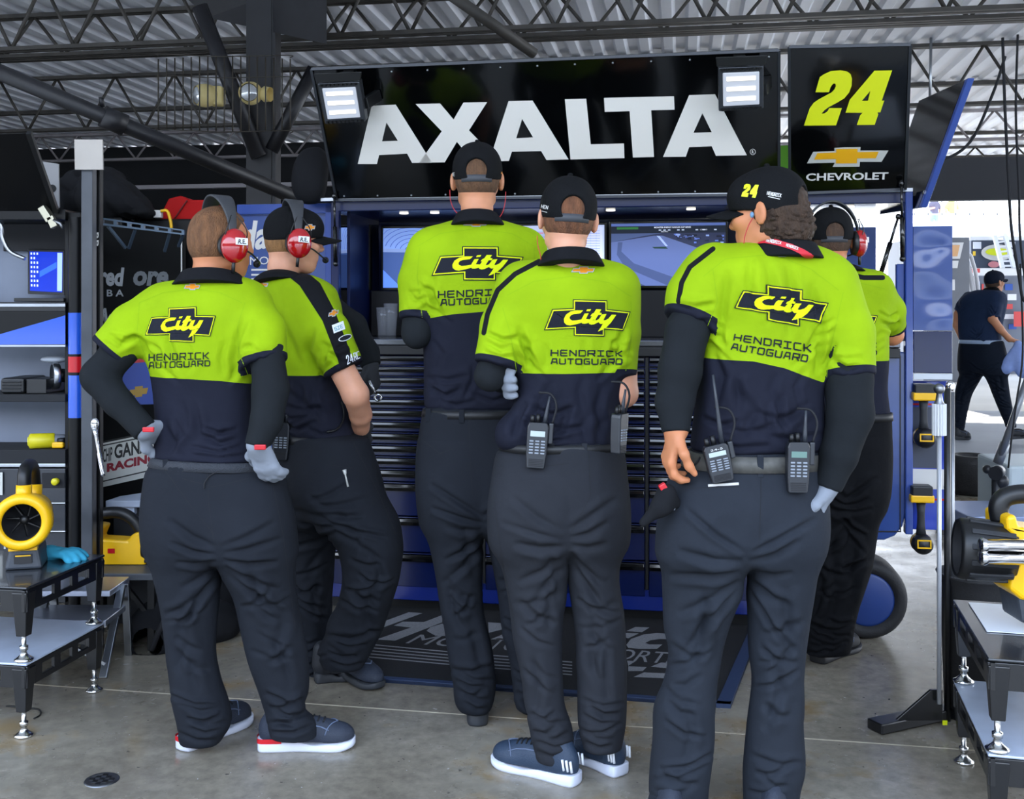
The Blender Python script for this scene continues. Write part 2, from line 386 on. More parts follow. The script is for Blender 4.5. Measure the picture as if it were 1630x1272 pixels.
# ------------------------------------------------------------------ cloth, skin and hair materials
def cloth_mat(name, color, rough=0.85, two=None, bump=0.25, sheen=0.0, bscale=900, third=None):
    """two: second colour shown where the mesh attribute 'zone' is below 0"""
    m = bpy.data.materials.new(name); m.use_nodes = True; n = m.node_tree.nodes; l = m.node_tree.links; b = n['Principled BSDF']
    b.inputs['Roughness'].default_value = rough; b.inputs['Specular IOR Level'].default_value = 0.12
    if sheen: b.inputs['Sheen Weight'].default_value = sheen
    co = n.new('ShaderNodeTexCoord')
    no = n.new('ShaderNodeTexNoise'); no.inputs['Scale'].default_value = 7; no.inputs['Detail'].default_value = 5; l.new(co.outputs['Object'], no.inputs[0])
    mr = n.new('ShaderNodeMapRange'); mr.inputs[1].default_value = 0.3; mr.inputs[2].default_value = 0.7; mr.inputs[3].default_value = 0.88; mr.inputs[4].default_value = 1.08; l.new(no.outputs[0], mr.inputs[0])
    rgb = n.new('ShaderNodeRGB'); rgb.outputs[0].default_value = lin(color); src = rgb.outputs[0]
    def layer(src, attr, c2):
        at = n.new('ShaderNodeAttribute'); at.attribute_name = attr; lt = n.new('ShaderNodeMath'); lt.operation = 'LESS_THAN'; lt.inputs[1].default_value = 0.0
        l.new(at.outputs['Fac'], lt.inputs[0]); mx = n.new('ShaderNodeMix'); mx.data_type = 'RGBA'; l.new(lt.outputs[0], mx.inputs[0]); l.new(src, mx.inputs[6]); mx.inputs[7].default_value = lin(c2); return mx.outputs[2]
    if two: src = layer(src, 'zone', two)
    if third: src = layer(src, 'trimzone', third)
    vm = n.new('ShaderNodeVectorMath'); vm.operation = 'SCALE'; l.new(src, vm.inputs[0]); l.new(mr.outputs[0], vm.inputs['Scale']); l.new(vm.outputs[0], b.inputs['Base Color'])
    nb = n.new('ShaderNodeTexNoise'); nb.inputs['Scale'].default_value = bscale; l.new(co.outputs['Object'], nb.inputs[0])
    n2 = n.new('ShaderNodeTexNoise'); n2.inputs['Scale'].default_value = 22; n2.inputs['Detail'].default_value = 3; l.new(co.outputs['Object'], n2.inputs[0])
    b1 = n.new('ShaderNodeBump'); b1.inputs['Strength'].default_value = bump; b1.inputs['Distance'].default_value = 0.002; l.new(nb.outputs[0], b1.inputs['Height'])
    b2 = n.new('ShaderNodeBump'); b2.inputs['Strength'].default_value = 0.25; b2.inputs['Distance'].default_value = 0.012; l.new(n2.outputs[0], b2.inputs['Height']); l.new(b1.outputs[0], b2.inputs['Normal']); l.new(b2.outputs[0], b.inputs['Normal'])
    return m
LIME = '8fae10'; DARK = '1c1e2a'
shirt_m = cloth_mat('crew_shirt', LIME, 0.8, two=DARK, third='17181c')
pants_m = cloth_mat('work_trousers', '202329', 0.85); pants_b = cloth_mat('black_trousers', '101114', 0.85); pants_n = cloth_mat('navy_trousers', '151c28', 0.85)
under_m = cloth_mat('under_sleeve', '1e2124', 0.9); glove_g = cloth_mat('glove_grey', '868c96', 0.8); glove_d = cloth_mat('glove_dark', '3a3c40', 0.8)
collar_m = cloth_mat('collar_cloth', '16171a', 0.85); cap_m = cloth_mat('cap_cloth', '121315', 0.8, bump=0.8, bscale=420); polo_m = cloth_mat('navy_polo', '22304a', 0.8)
def skin_mat(name, c):
    m = mat(name, c, 0.5, var=0.10, vscale=14, bump=0.05, bscale=200, spec=0.4); b = m.node_tree.nodes['Principled BSDF']
    b.inputs['Subsurface Weight'].default_value = 0.12; b.inputs['Subsurface Radius'].default_value = (0.02, 0.008, 0.004); return m
skin_a = skin_mat('skin_a', 'c98a66'); skin_b = skin_mat('skin_b', 'c58058'); skin_c = skin_mat('skin_c', 'd59a7c')
def hair_mat(name, c): return mat(name, c, 0.75, var=0.35, vscale=60, bump=0.9, bscale=260, stretch=(1, 1, 0.25))

# ------------------------------------------------------------------ pictures laid onto cloth
def tri_split(T, thr):
    T = np.array(T, float)
    for _ in range(6):
        e = np.stack([np.linalg.norm(T[:, i]-T[:, (i+1) % 3], axis=1) for i in range(3)], 1).max(1); big = e > thr
        if not big.any(): break
        B = T[big]; a, b, c = B[:, 0], B[:, 1], B[:, 2]; ab, bc, ca = (a+b)/2, (b+c)/2, (c+a)/2
        T = np.concatenate([T[~big], np.stack([a, ab, ca], 1), np.stack([ab, b, bc], 1), np.stack([ca, bc, c], 1), np.stack([ab, bc, ca], 1)])
    return T
def bvh_of(o):
    M = wmat(o); me = o.data; vs = [M @ v.co for v in me.vertices]; return BVHTree.FromPolygons(vs, [tuple(p.vertices) for p in me.polygons])
EYE = Vector((0, 0, EH))
def lay(name, bvh, items, mats, parent, off=0.0016, thr=5.0):
    """items: (material index, [loops in picture points], lift) laid on the cloth where that point of the picture meets it"""
    mb = MB(); cache = {}
    def hit(x, y, o_):
        key = (round(x, 2), round(y, 2))
        if key not in cache:
            d = Vector(((x-CX)/F, 1, -(y-HY)/F)).normalized(); cache[key] = bvh.ray_cast(EYE, d)[:2]
        p, n_ = cache[key]
        if p is None: return None
        if n_.dot(p-EYE) > 0: n_ = -n_
        return p+n_*o_
    for mi, loops, lift in items:
        flat = [Vector((x, y, 0)) for lp in loops for x, y in lp]; tris = tessellate_polygon([[Vector((x, y, 0)) for x, y in lp] for lp in loops])
        if not tris: continue
        T = tri_split([[tuple(flat[i])[:2] for i in t] for t in tris], thr); mb.cur = mi
        for t in T:
            q = [hit(x, y, off+lift) for x, y in t]
            if any(p is None for p in q): continue
            if max((q[0]-q[1]).length, (q[1]-q[2]).length, (q[0]-q[2]).length) > 0.09: continue
            mb.add(q, [(0, 1, 2)], True)
    if not mb.v: return None
    return mb.build(name, mats, parent)
def stroke(pts, w, closed=False):
    """ribbon quads along a polyline of picture points"""
    out = []
    for i in range(len(pts)-1):
        (x0, y0), (x1, y1) = pts[i], pts[i+1]; L = math.hypot(x1-x0, y1-y0)+1e-9; nx, ny = -(y1-y0)/L*w/2, (x1-x0)/L*w/2; ex, ey = (x1-x0)/L*w*0.35, (y1-y0)/L*w*0.35
        out.append([[(x0-ex+nx, y0-ey+ny), (x1+ex+nx, y1+ey+ny), (x1+ex-nx, y1+ey-ny), (x0-ex-nx, y0-ey-ny)]])
    return out
def inset(poly, w):
    n = len(poly); A = sum(poly[i][0]*poly[(i+1) % n][1]-poly[(i+1) % n][0]*poly[i][1] for i in range(n)); sg = 1 if A > 0 else -1; out = []
    for i in range(n):
        p0, p1, p2 = poly[i-1], poly[i], poly[(i+1) % n]
        def nn(a, b): L = math.hypot(b[0]-a[0], b[1]-a[1])+1e-9; return (-(b[1]-a[1])/L*sg, (b[0]-a[0])/L*sg)
        a, b = nn(p0, p1), nn(p1, p2); k = 1+a[0]*b[0]+a[1]*b[1]; k = max(k, 0.4); out.append((p1[0]+(a[0]+b[0])*w/k, p1[1]+(a[1]+b[1])*w/k))
    return out
BOW = [(0, .80), (.095, .24), (.335, .24), (.335, 0), (.73, 0), (.73, .24), (1, .24), (.92, .80), (.70, .80), (.70, 1), (.345, 1), (.345, .80)]
BOWL = lambda: [((60+1340*u-60)/1340, v) for u, v in BOW]
CITY = [[(665,330),(560,322),(470,335),(400,380),(367,450),(372,510),(410,555),(460,570),(540,560),(640,535),(640,480),(560,490),(500,490),(462,465),(455,430),(475,400),(520,382),(620,378)],
        [(685,385),(750,380),(706,475),(775,485),(765,540),(690,555),(650,550),(632,520),(640,475)], [(725,316),(787,313),(770,347),(711,347)],
        [(865,315),(940,320),(915,370),(950,380),(935,412),(895,412),(860,475),(852,500),(870,500),(910,478),(905,530),(830,570),(790,575),(755,560),(756,500),(800,430),(775,430),(795,395),(830,372)],
        [(950,400),(1020,395),(985,470),(975,500),(1000,500),(1050,470),(1100,402),(1172,405),(1090,540),(1020,620),(950,670),(888,695),(935,620),(965,560),(930,565),(905,545),(893,525),(900,483)]]
FONT = {'H': [[(0,0),(0,1)],[(1,0),(1,1)],[(0,.5),(1,.5)]], 'E': [[(1,0),(.1,0),(0,.1),(0,.9),(.1,1),(1,1)],[(0,.5),(.95,.5)]], 'N': [[(0,1),(0,0),(1,1),(1,0)]], 'D': [[(0,0),(.85,0),(1,.2),(1,.8),(.85,1),(0,1),(0,0)]],
        'R': [[(0,1),(0,0),(1,0),(1,.55),(0,.55)],[(.6,.55),(1,1)]], 'I': [[(0,0),(1,0)],[(.5,0),(.5,1)],[(0,1),(1,1)]], 'C': [[(1,0),(.12,0),(0,.12),(0,.88),(.12,1),(1,1)]], 'K': [[(0,0),(0,1)],[(1,0),(.3,.5),(0,.5)],[(.3,.5),(1,1)]],
        'A': [[(0,1),(.25,0),(.85,0),(1,1)],[(.1,.62),(.95,.62)]], 'U': [[(0,0),(0,.88),(.12,1),(.88,1),(1,.88),(1,0)]], 'T': [[(0,0),(1,0)],[(.5,0),(.5,1)]], 'O': [[(.1,0),(.9,0),(1,.1),(1,.9),(.9,1),(.1,1),(0,.9),(0,.1),(.1,0)]],
        'G': [[(1,0),(.12,0),(0,.12),(0,.88),(.12,1),(1,1),(1,.5),(.5,.5)]], 'P': [[(0,1),(0,0),(1,0),(1,.55),(0,.55)]], 'S': [[(1,0),(0,0),(0,.5),(1,.5),(1,1),(0,1)]], 'B': [[(0,0),(.9,0),(.9,.48),(0,.48),(1,.48),(1,1),(0,1),(0,0)]], 'L': [[(0,0),(0,1),(1,1)]], 'M': [[(0,1),(0,0),(.5,.6),(1,0),(1,1)]], '2': [[(0,.2),(.2,0),(.8,0),(1,.25),(0,1),(1,1)]], '4': [[(.8,1),(.8,0),(0,.7),(1,.7)]]}
def word_px(txt, q, w=1.3, gap=0.32):
    """q: px corners tl, tr, br, bl of the written line"""
    tl, tr, br, bl = q; n = len(txt); cw = 1/(n-gap); out = []
    def mp(u, v): return ((tl[0]*(1-u)+tr[0]*u)*(1-v)+(bl[0]*(1-u)+br[0]*u)*v, (tl[1]*(1-u)+tr[1]*u)*(1-v)+(bl[1]*(1-u)+br[1]*u)*v)
    for i, ch in enumerate(txt):
        for pl in FONT.get(ch, []): out += stroke([mp((i+x*(1-gap))*cw, y) for x, y in pl], w)
    return out
def bow_items(q, bend=0.0):
    """bowtie picture: q = px corners tl, tr, br, bl of its box"""
    tl, tr, br, bl = q
    def mp(u, v): return ((tl[0]*(1-u)+tr[0]*u)*(1-v)+(bl[0]*(1-u)+br[0]*u)*v, (tl[1]*(1-u)+tr[1]*u)*(1-v)+(bl[1]*(1-u)+br[1]*u)*v+bend*4*(u-.5)**2)
    return mp
ink = cloth_mat('print_ink', '22242c', 0.8); yel = cloth_mat('print_yellow', 'e2ee1c', 0.8); gold = mat('print_gold', 'e08a18', 0.5); silv = mat('print_silver', 'a9b0b8', 0.4); seam = cloth_mat('seam', '86a814', 0.8); patch_w = mat('patch_white', 'e8ecf2', 0.6)
def back_print(shirt, bvh, q, bend, line1, line2, small, seams, part_of=1.0):
    mp = bow_items(q, bend); sc = (q[1][0]-q[0][0])/137.0
    P = [mp(u, v) for u, v in BOW]; it = [(0, [P], 0.0), (1, [inset(P, 1.5*sc)], 0.0010), (0, [inset(P, 3.2*sc)], 0.0020)]
    for pl in CITY: it.append((1, [[mp((x-60)/1340, (y-145-(x-730)*0.06)/625) for x, y in pl]], 0.0030))
    lay('bowtie_print', bvh, it, [ink, yel], shirt, off=.003, thr=3.5)
    it = []
    if line1: it += [(0, lp, 0.0) for lp in word_px('HENDRICK', line1, 2.0*sc)]
    if line2: it += [(0, lp, 0.0) for lp in word_px('AUTOGUARD', line2, 2.0*sc)]
    if it: lay('lettering', bvh, it, [ink], shirt, off=.0026)
    if small:
        (x, y, w, h) = small; P = [(x+(u-.5)*w, y+(v-.5)*h) for u, v in BOW]; lay('neck_badge', bvh, [(0, [P], 0.0), (1, [inset(P, 1.2*sc)], 0.0006)], [silv, gold], shirt, thr=3)
    if seams: lay('seam_line', bvh, [(0, lp, 0.0) for s_ in seams for lp in stroke(s_, 0.9)], [seam], shirt, off=0.0006)
# ================================================================== building one dressed figure
def rot_head(yaw, tilt=0.0, roll=0.0):
    return (Matrix.Rotation(-yaw, 3, 'Z') @ Matrix.Rotation(-tilt, 3, 'X') @ Matrix.Rotation(roll, 3, 'Y'))
def crease(P, Q_, cr, d):
    """press fold lines into the cloth: cr = (polyline of points, width, depth in m)"""
    px = CX+P[:, 0]/P[:, 1]*F; py = HY-(P[:, 2]-EH)/P[:, 1]*F
    a, b, c, e = P[Q_[:, 0]], P[Q_[:, 1]], P[Q_[:, 2]], P[Q_[:, 3]]; fn = np.cross(c-a, e-b); N_ = np.zeros_like(P)
    for k in range(4): np.add.at(N_, Q_[:, k], fn)
    N_ /= (np.linalg.norm(N_, axis=1)[:, None]+1e-12); D = np.zeros(len(P))
    for pl, w, A in cr:
        pl = [np.array(p, float) for p in pl]; L = [np.linalg.norm(pl[i+1]-pl[i]) for i in range(len(pl)-1)]; tot = sum(L); acc = 0; best = np.full(len(P), 1e9); sd = np.zeros(len(P)); al = np.zeros(len(P))
        lo = np.min(pl, axis=0)-4*w; hi = np.max(pl, axis=0)+4*w; m = np.nonzero((px > lo[0]) & (px < hi[0]) & (py > lo[1]) & (py < hi[1]))[0]
        if len(m) == 0: continue
        X, Y = px[m], py[m]; best = np.full(len(m), 1e9); sd = np.zeros(len(m)); al = np.zeros(len(m))
        for i in range(len(pl)-1):
            ab = pl[i+1]-pl[i]; t = ((X-pl[i][0])*ab[0]+(Y-pl[i][1])*ab[1])/(L[i]**2); tc = np.clip(t, 0, 1); dx = X-pl[i][0]-tc*ab[0]; dy = Y-pl[i][1]-tc*ab[1]; q = np.hypot(dx, dy); b_ = q < best
            best[b_] = q[b_]; sd[b_] = ((-ab[1]*dx+ab[0]*dy)/L[i])[b_]; al[b_] = ((acc+tc*L[i])/tot)[b_]; acc += L[i]
        env = np.clip(np.sin(np.clip(al, 0.0, 1)*PI), 0, 1)**.6
        s_ = sd/w; D[m] += A*1.7*env*(-1.0*np.exp(-(best/w/.75)**2)+.75*np.exp(-((s_+1.5)**2+(np.maximum(0, best/w-np.abs(s_)))**2)/1.0)+.35*np.exp(-((s_-1.7)**2+(np.maximum(0, best/w-np.abs(s_)))**2)/1.4))
    return P+N_*D[:, None]
def leg_creases(S):
    r = random.Random(S['seed']); out = []; k = F/S['d']/500.0
    for li, rows in enumerate(S['legs']):
        ys = [q[0] for q in rows]; y0, y1 = ys[0], ys[-1]; H_ = y1-y0
        def at(t, u):
            y = y0+H_*t; l = float(np.interp(y, ys, [q[1] for q in rows])); rr = float(np.interp(y, ys, [q[2] for q in rows])); return (l+(rr-l)*u, y)
        inn = 1.0 if li == 0 else 0.0; o_ = 1-inn; mx = lambda u: (u if li == 0 else 1-u)
        for q in range(5):      # fan out of the crotch
            t0 = .07+.03*q; t1 = t0+(-.14, -.06, .0, .12, .22)[q]+r.uniform(-.02, .02); out.append(([at(t0, mx(.98)), at((t0+t1)/2+.015, mx(.62)), at(t1, mx(r.uniform(.08, .4)))], r.uniform(4.5, 7)*k, r.uniform(.004, .009)))
        for q in range(6):      # back of the knee
            t0 = r.uniform(.34, .66); sl = r.choice((-1, 1))*r.uniform(.03, .11); u0 = r.uniform(.0, .3); u1 = r.uniform(.65, 1.0); out.append(([at(t0, u0), at(t0+.02+sl*.5, (u0+u1)/2), at(t0+sl, u1)], r.uniform(4, 7)*k, r.uniform(.003, .008)))
        for q in range(6):      # cloth gathered above the shoe
            t0 = .80+.034*q+r.uniform(-.01, .01); u0 = r.uniform(-.05, .25); u1 = r.uniform(.7, 1.05); sl = r.uniform(-.03, .03); out.append(([at(t0-sl, u0), at(t0+.022, (u0+u1)/2), at(t0+sl, u1)], r.uniform(3.5, 6)*k, r.uniform(.004, .009)))
        for q in range(3):      # long soft folds down the leg
            u = r.uniform(.2, .8); t0 = r.uniform(.1, .6); out.append(([at(t0, u), at(t0+.12, u+r.uniform(-.15, .15)), at(t0+.26, u+r.uniform(-.25, .25))], r.uniform(7, 11)*k, r.uniform(.004, .008)))
    return out+S.get('creases', [])
def shirt_creases(S):
    r = random.Random(S['seed']+1); out = []; k = F/S['d']/500.0; rows = S['torso']; ys = [q[0] for q in rows]; y1 = ys[-1]; yl = np.mean([p[1] for p in S['line'][1:3]])
    def at(y, u):
        l = float(np.interp(y, ys, [q[1] for q in rows])); rr = float(np.interp(y, ys, [q[2] for q in rows])); return (l+(rr-l)*u, y)
    for q in range(5):          # blousing over the belt
        y = y1-(8+11*q)*k+r.uniform(-3, 3); u0 = r.uniform(0, .5); u1 = min(1, u0+r.uniform(.3, .6)); out.append(([at(y-r.uniform(0, 10), u0), at(y+4, (u0+u1)/2), at(y-r.uniform(0, 12), u1)], r.uniform(3.5, 6)*k, r.uniform(.004, .008)))
    for q in range(6):          # slanting pulls in the lower back
        u = r.uniform(.05, .95); y = r.uniform(yl+5, y1-40); out.append(([at(y, u), at(y+25*k, u+(.5-u)*.2), at(y+60*k, u+(.5-u)*.1+r.uniform(-.1, .1))], r.uniform(5, 9)*k, r.uniform(.003, .006)))
    for sgn, u in ((1, .04), (-1, .96)):    # from the armpits
        for q in range(3): y = yl-(58-16*q)*k; out.append(([at(y, u), at(y+14*k, u+sgn*.10), at(y+40*k, u+sgn*(.14+.05*q))], r.uniform(4, 6)*k, r.uniform(.003, .006)))
    for s_ in S['sleeves']:
        q = [(p[0], p[1]) for p in s_['pts']]; w = s_['rad'][-1]*F/S['d']
        for j in range(4):
            t = r.uniform(.2, .9); x = q[1][0]*(1-t)+q[2][0]*t; y = q[1][1]*(1-t)+q[2][1]*t; out.append(([(x-w*.7, y-6+r.uniform(-8, 8)), (x, y+4), (x+w*.7, y-4+r.uniform(-8, 8))], r.uniform(4, 6)*k, r.uniform(.003, .006)))
    return out+S.get('back_folds', [])
class Head:
    def __init__(s, c, yaw, tilt=0.0, sc=1.0, roll=0.0): s.c = Vector(c); s.R = rot_head(yaw, tilt, roll); s.sc = sc; s.yaw = yaw
    def p(s, x, y, z): return s.c+s.R @ (Vector((x, y, z))*s.sc)
    def e(s, v, c, r, k=0.02, op='u', R=None, n=2.0): v.ell(s.p(*c), [q*s.sc for q in r], s.R @ R if R else s.R, k, op, n)
    def ch(s, v, pts, r, k=0.012, op='u'): v.chain([s.p(*p) for p in pts], [q*s.sc for q in r], k, op)
def head_vol(v, H, neck):
    H.e(v, (0, -.010, .033), (.075, .096, .086)); H.e(v, (0, -.035, -.012), (.064, .066, .062), .03)
    H.e(v, (0, .030, -.035), (.060, .062, .075), .03); H.e(v, (0, .048, -.078), (.034, .034, .030), .03); H.ch(v, [(-.045, .0, -.065), (0, .06, -.092), (.045, .0, -.065)], [.018, .016, .018], .03)
    H.ch(v, [(-.03, .076, .028), (.03, .076, .028)], [.014, .014], .02)                       # brow
    H.ch(v, [(0, .086, .018), (0, .106, -.020)], [.008, .0125], .014); H.ch(v, [(-.012, .094, -.024), (.012, .094, -.024)], [.008, .008], .01)   # nose
    H.ch(v, [(-.018, .084, -.050), (.018, .084, -.050)], [.008, .008], .01); H.ch(v, [(-.016, .082, -.062), (.016, .082, -.062)], [.0085, .0085], .01)  # lips
    for sgn in (-1, 1):
        H.e(v, (sgn*.030, .087, .008), (.016, .010, .010), .012, 's'); H.e(v, (sgn*.030, .078, .008), (.0125, .0125, .0115), .004); H.e(v, (sgn*.045, .055, -.015), (.024, .03, .02), .03)
        E = Matrix.Rotation(sgn*0.35, 3, 'Z')
        H.e(v, (sgn*.083, -.012, -.002), (.009, .021, .034), .006, R=E); H.e(v, (sgn*.092, -.004, .003), (.006, .011, .018), .004, 's', R=E)
    v.chain(neck, [.050, .052, .044], .03)
HAIRW = wnoise(3, 6, 60, 120)
def hair(H, m, parent, curly=0.0, short=0.004, low=-0.084):
    c = H.c; v = Vol([c.x-.15, c.y-.15, c.z-.15], [c.x+.15, c.y+.15, c.z+.17], 0.004)
    H.e(v, (0, -.010, .033), (.075+short, .096+short, .086+short)); H.e(v, (0, -.035, -.012), (.064+short, .066+short, .062+short), .03)
    if curly:
        H.e(v, (0, -.060, -.034), (.074, .055, .052), .03); H.e(v, (0, -.082, -.058), (.058, .034, .032), .03)
        w = wnoise(5, 10, 70, 130); w_ = wnoise(8, 6, 18, 30); 
        def cf(x, y, z):
            q = np.stack([x-c.x, y-c.y, z-c.z], 1) @ np.array(H.R); m_ = np.clip((.008-q[:, 2])/.02, 0, 1); op = (q[:, 1] < -.085) & (np.abs(q[:, 0]) < .036) & (q[:, 2] < .055); m_ = np.maximum(m_, op*.5)
            return -curly*m_*(np.abs(w(x, y, z))*1.6+.6*w_(x, y, z))
        v.displace(cf)
    H.e(v, (0, .092, -.03), (.20, .075, .105), .012, 's', n=3.0); H.e(v, (0, .05, -.125), (.2, .2, .125+low), .01, 's', n=4.0)
    for sgn in (-1, 1): H.e(v, (sgn*.09, .03, -.045), (.03, .045, .045), .008, 's')
    P, Q_ = v.mesh(); return to_obj('hair', P, Q_, m, parent)
def cap(H, parent, m, brim=True, opening=True, back_badge=None):
    c = H.c; v = Vol([c.x-.22, c.y-.22, c.z-.08], [c.x+.22, c.y+.22, c.z+.19], 0.004)
    H.e(v, (0, -.008, .036), (.087, .109, .100), n=2.15); H.e(v, (0, .055, .055), (.075, .055, .06), .02)
    H.e(v, (0, .02, -.160), (.3, .3, .168), .004, 's', n=6.0, R=Matrix.Rotation(0.14, 3, 'X'))
    if opening: H.e(v, (0, -.122, .028), (.040, .042, .040), .003, 's')
    H.e(v, (0, -.008, .140), (.009, .009, .006), .002)
    # stitched panels: shallow grooves
    def groove(x, y, z):
        q = np.stack([x-H.c.x, y-H.c.y, z-H.c.z], 1) @ np.array(H.R); a = np.arctan2(q[:, 0], q[:, 1])*3; return 0.0016*np.exp(-(np.sin(a)/0.10)**2)
    v.displace(groove)
    P, Q_ = v.mesh(); o = to_obj('cap', P, Q_, m, parent)
    if brim:
        mb = MB(); top = []; N = 16; rows = 7; vs = []
        for side in (0.0, -0.004):
            for j in range(rows):
                t = j/(rows-1)
                for i in range(N+1):
                    a = (i/N-.5)*2*1.15; x = math.sin(a)*(.078-.004*t); y0 = .088*math.cos(a)*1.0+.006; y = y0+t*.090*math.cos(a*0.82); z = .028+side-.012*t-.030*(x/.078)**2+.004*math.cos(a)
                    vs.append(H.p(x, y, z))
        W_ = N+1; f = []
        for j in range(rows-1):
            for i in range(N): f.append((j*W_+i, j*W_+i+1, (j+1)*W_+i+1, (j+1)*W_+i)); o2 = rows*W_; f.append((o2+j*W_+i, o2+(j+1)*W_+i, o2+(j+1)*W_+i+1, o2+j*W_+i+1))
        o2 = rows*W_
        for i in range(N): f.append(((rows-1)*W_+i, (rows-1)*W_+i+1, o2+(rows-1)*W_+i+1, o2+(rows-1)*W_+i))
        for j in range(rows-1): f.append((j*W_, (j+1)*W_, o2+(j+1)*W_, o2+j*W_)); f.append((j*W_+N, o2+j*W_+N, o2+(j+1)*W_+N, (j+1)*W_+N))
        mb.add(vs, f, True); mb.build('brim', m, o)
    if opening:
        mb = MB(); vs = []; N = 14
        for r_, zz in ((.0, -.013), (.0015, .011), (-.005, .011), (-.005, -.013)):
            for i in range(N+1):
                a = (i/N-.5)*2*0.66; vs.append(H.p(math.sin(a)*(.084+r_), -.008-math.cos(a)*(.1035+r_), zz))
        W_ = N+1; mb.add(vs, [(a*W_+i, a*W_+i+1, ((a+1) % 4)*W_+i+1, ((a+1) % 4)*W_+i) for a in range(4) for i in range(N)], True); mb.build('strap', mat('strap_grey', '3b3d42', 0.6), o)
    return o
def headset(H, label, text_side, who_rz=0.0):
    """ear defenders with a boom: red cups, black band; a thing of its own"""
    r_ = thing('headset', label, 'headset', H.c-Vector((0, 0, .08)), 0, 'red ear-cup headsets worn by the crew')
    mb = MB(); pts = [H.p(.104*math.cos(a)*1.0, -.012+.0*a, .006+.146*math.sin(a)) for a in [PI*i/24 for i in range(25)]]
    # flat padded band
    vs = []; 
    for i, p in enumerate(pts):
        a = PI*i/24; wid = .012+.022*math.sin(a)**2; out = (H.R @ Vector((math.cos(a), 0, math.sin(a))))
        for dy, do in ((-wid, 0), (wid, 0), (wid, .008), (-wid, .008)): vs.append(p+H.R @ Vector((0, dy, 0))+out*do)
    mb.add(vs, [(i*4+j, i*4+(j+1) % 4, (i+1)*4+(j+1) % 4, (i+1)*4+j) for i in range(24) for j in range(4)], True); mb.build('headband', mat('band_grey', '34363a', 0.55), r_, .003)
    cups = {}
    for sgn in (-1, 1):
        cm = MB(); ax = H.R @ Vector((sgn, 0, 0)); c = H.p(sgn*.082, -.008, -.012)
        cm.lathe(c, ax, [(0, .0), (0, .046), (.014, .050), (.022, .046)], 28); cu = cm.build('ear_cushion', black_satin, r_)
        sm_ = MB(); E = H.R
        sm_.ball(c+ax*.030, (.032, .046, .056), 28, E); cp = sm_.build('ear_cup', mat('cup_red', 'a50f18', 0.12, coat=0.9), r_); cups[sgn] = (cp, c+ax*.060, ax)
        w = MB(); pts = smooth_path([H.p(sgn*.108, .0, .085), H.p(sgn*.122, .028, .040), H.p(sgn*.108, .034, .0), H.p(sgn*.108, .03, -.02)], 5); w.tube(pts, .0022, 6)
        pts = smooth_path([H.p(sgn*.108, -.02, .085), H.p(sgn*.122, -.04, .040), H.p(sgn*.108, -.044, .0), H.p(sgn*.108, -.035, -.02)], 5); w.tube(pts, .0022, 6); w.build('wire_yoke', black_satin, r_)
    cp, c, ax = cups[text_side]
    fw = (H.R @ Vector((0, 1, 0))); upv = (H.R @ Vector((0, 0, 1))); rt = fw if text_side > 0 else -fw
    lb = MB(); q = [c+rt*a+upv*b+ax*.003 for a, b in ((-.012, .002), (.028, .002), (.028, .024), (-.012, .024))]; lb.prism([p+ax*.002 for p in q], -ax*.010); st = lb.build('sticker', patch_w, cp)
    tb = MB(); words(tb, 'R.E.', [p+ax*.0028 for p in (q[0].lerp(q[2], .12), q[1].lerp(q[3], .12), q[2].lerp(q[0], .2), q[3].lerp(q[1], .2))], 0.03); tb.build('sticker_lettering', black_satin, cp)
    bm_ = MB(); s_ = text_side; pts = smooth_path([H.p(s_*.118, .02, -.022), H.p(s_*.115, .05, -.035), H.p(s_*.095, .085, -.055), H.p(s_*.06, .11, -.062), H.p(s_*.03, .118, -.064)], 5)
    bm_.tube(pts, .003, 8); bm_.cyl(H.p(s_*.118, .012, -.025), H.p(s_*.132, .012, -.025), .012, n=14); bm_.build('boom', black_satin, r_)
    mc = MB(); mc.ball(H.p(s_*.02, .120, -.062), .0125, 14); mc.build('microphone', black_matte, r_)
    cd = MB(); cd.tube([H.p(s_*.112, -.01, -.055), H.p(s_*.112, -.012, -.10)], .006, 8); cd.build('cord_plug', black_satin, r_)
    return r_
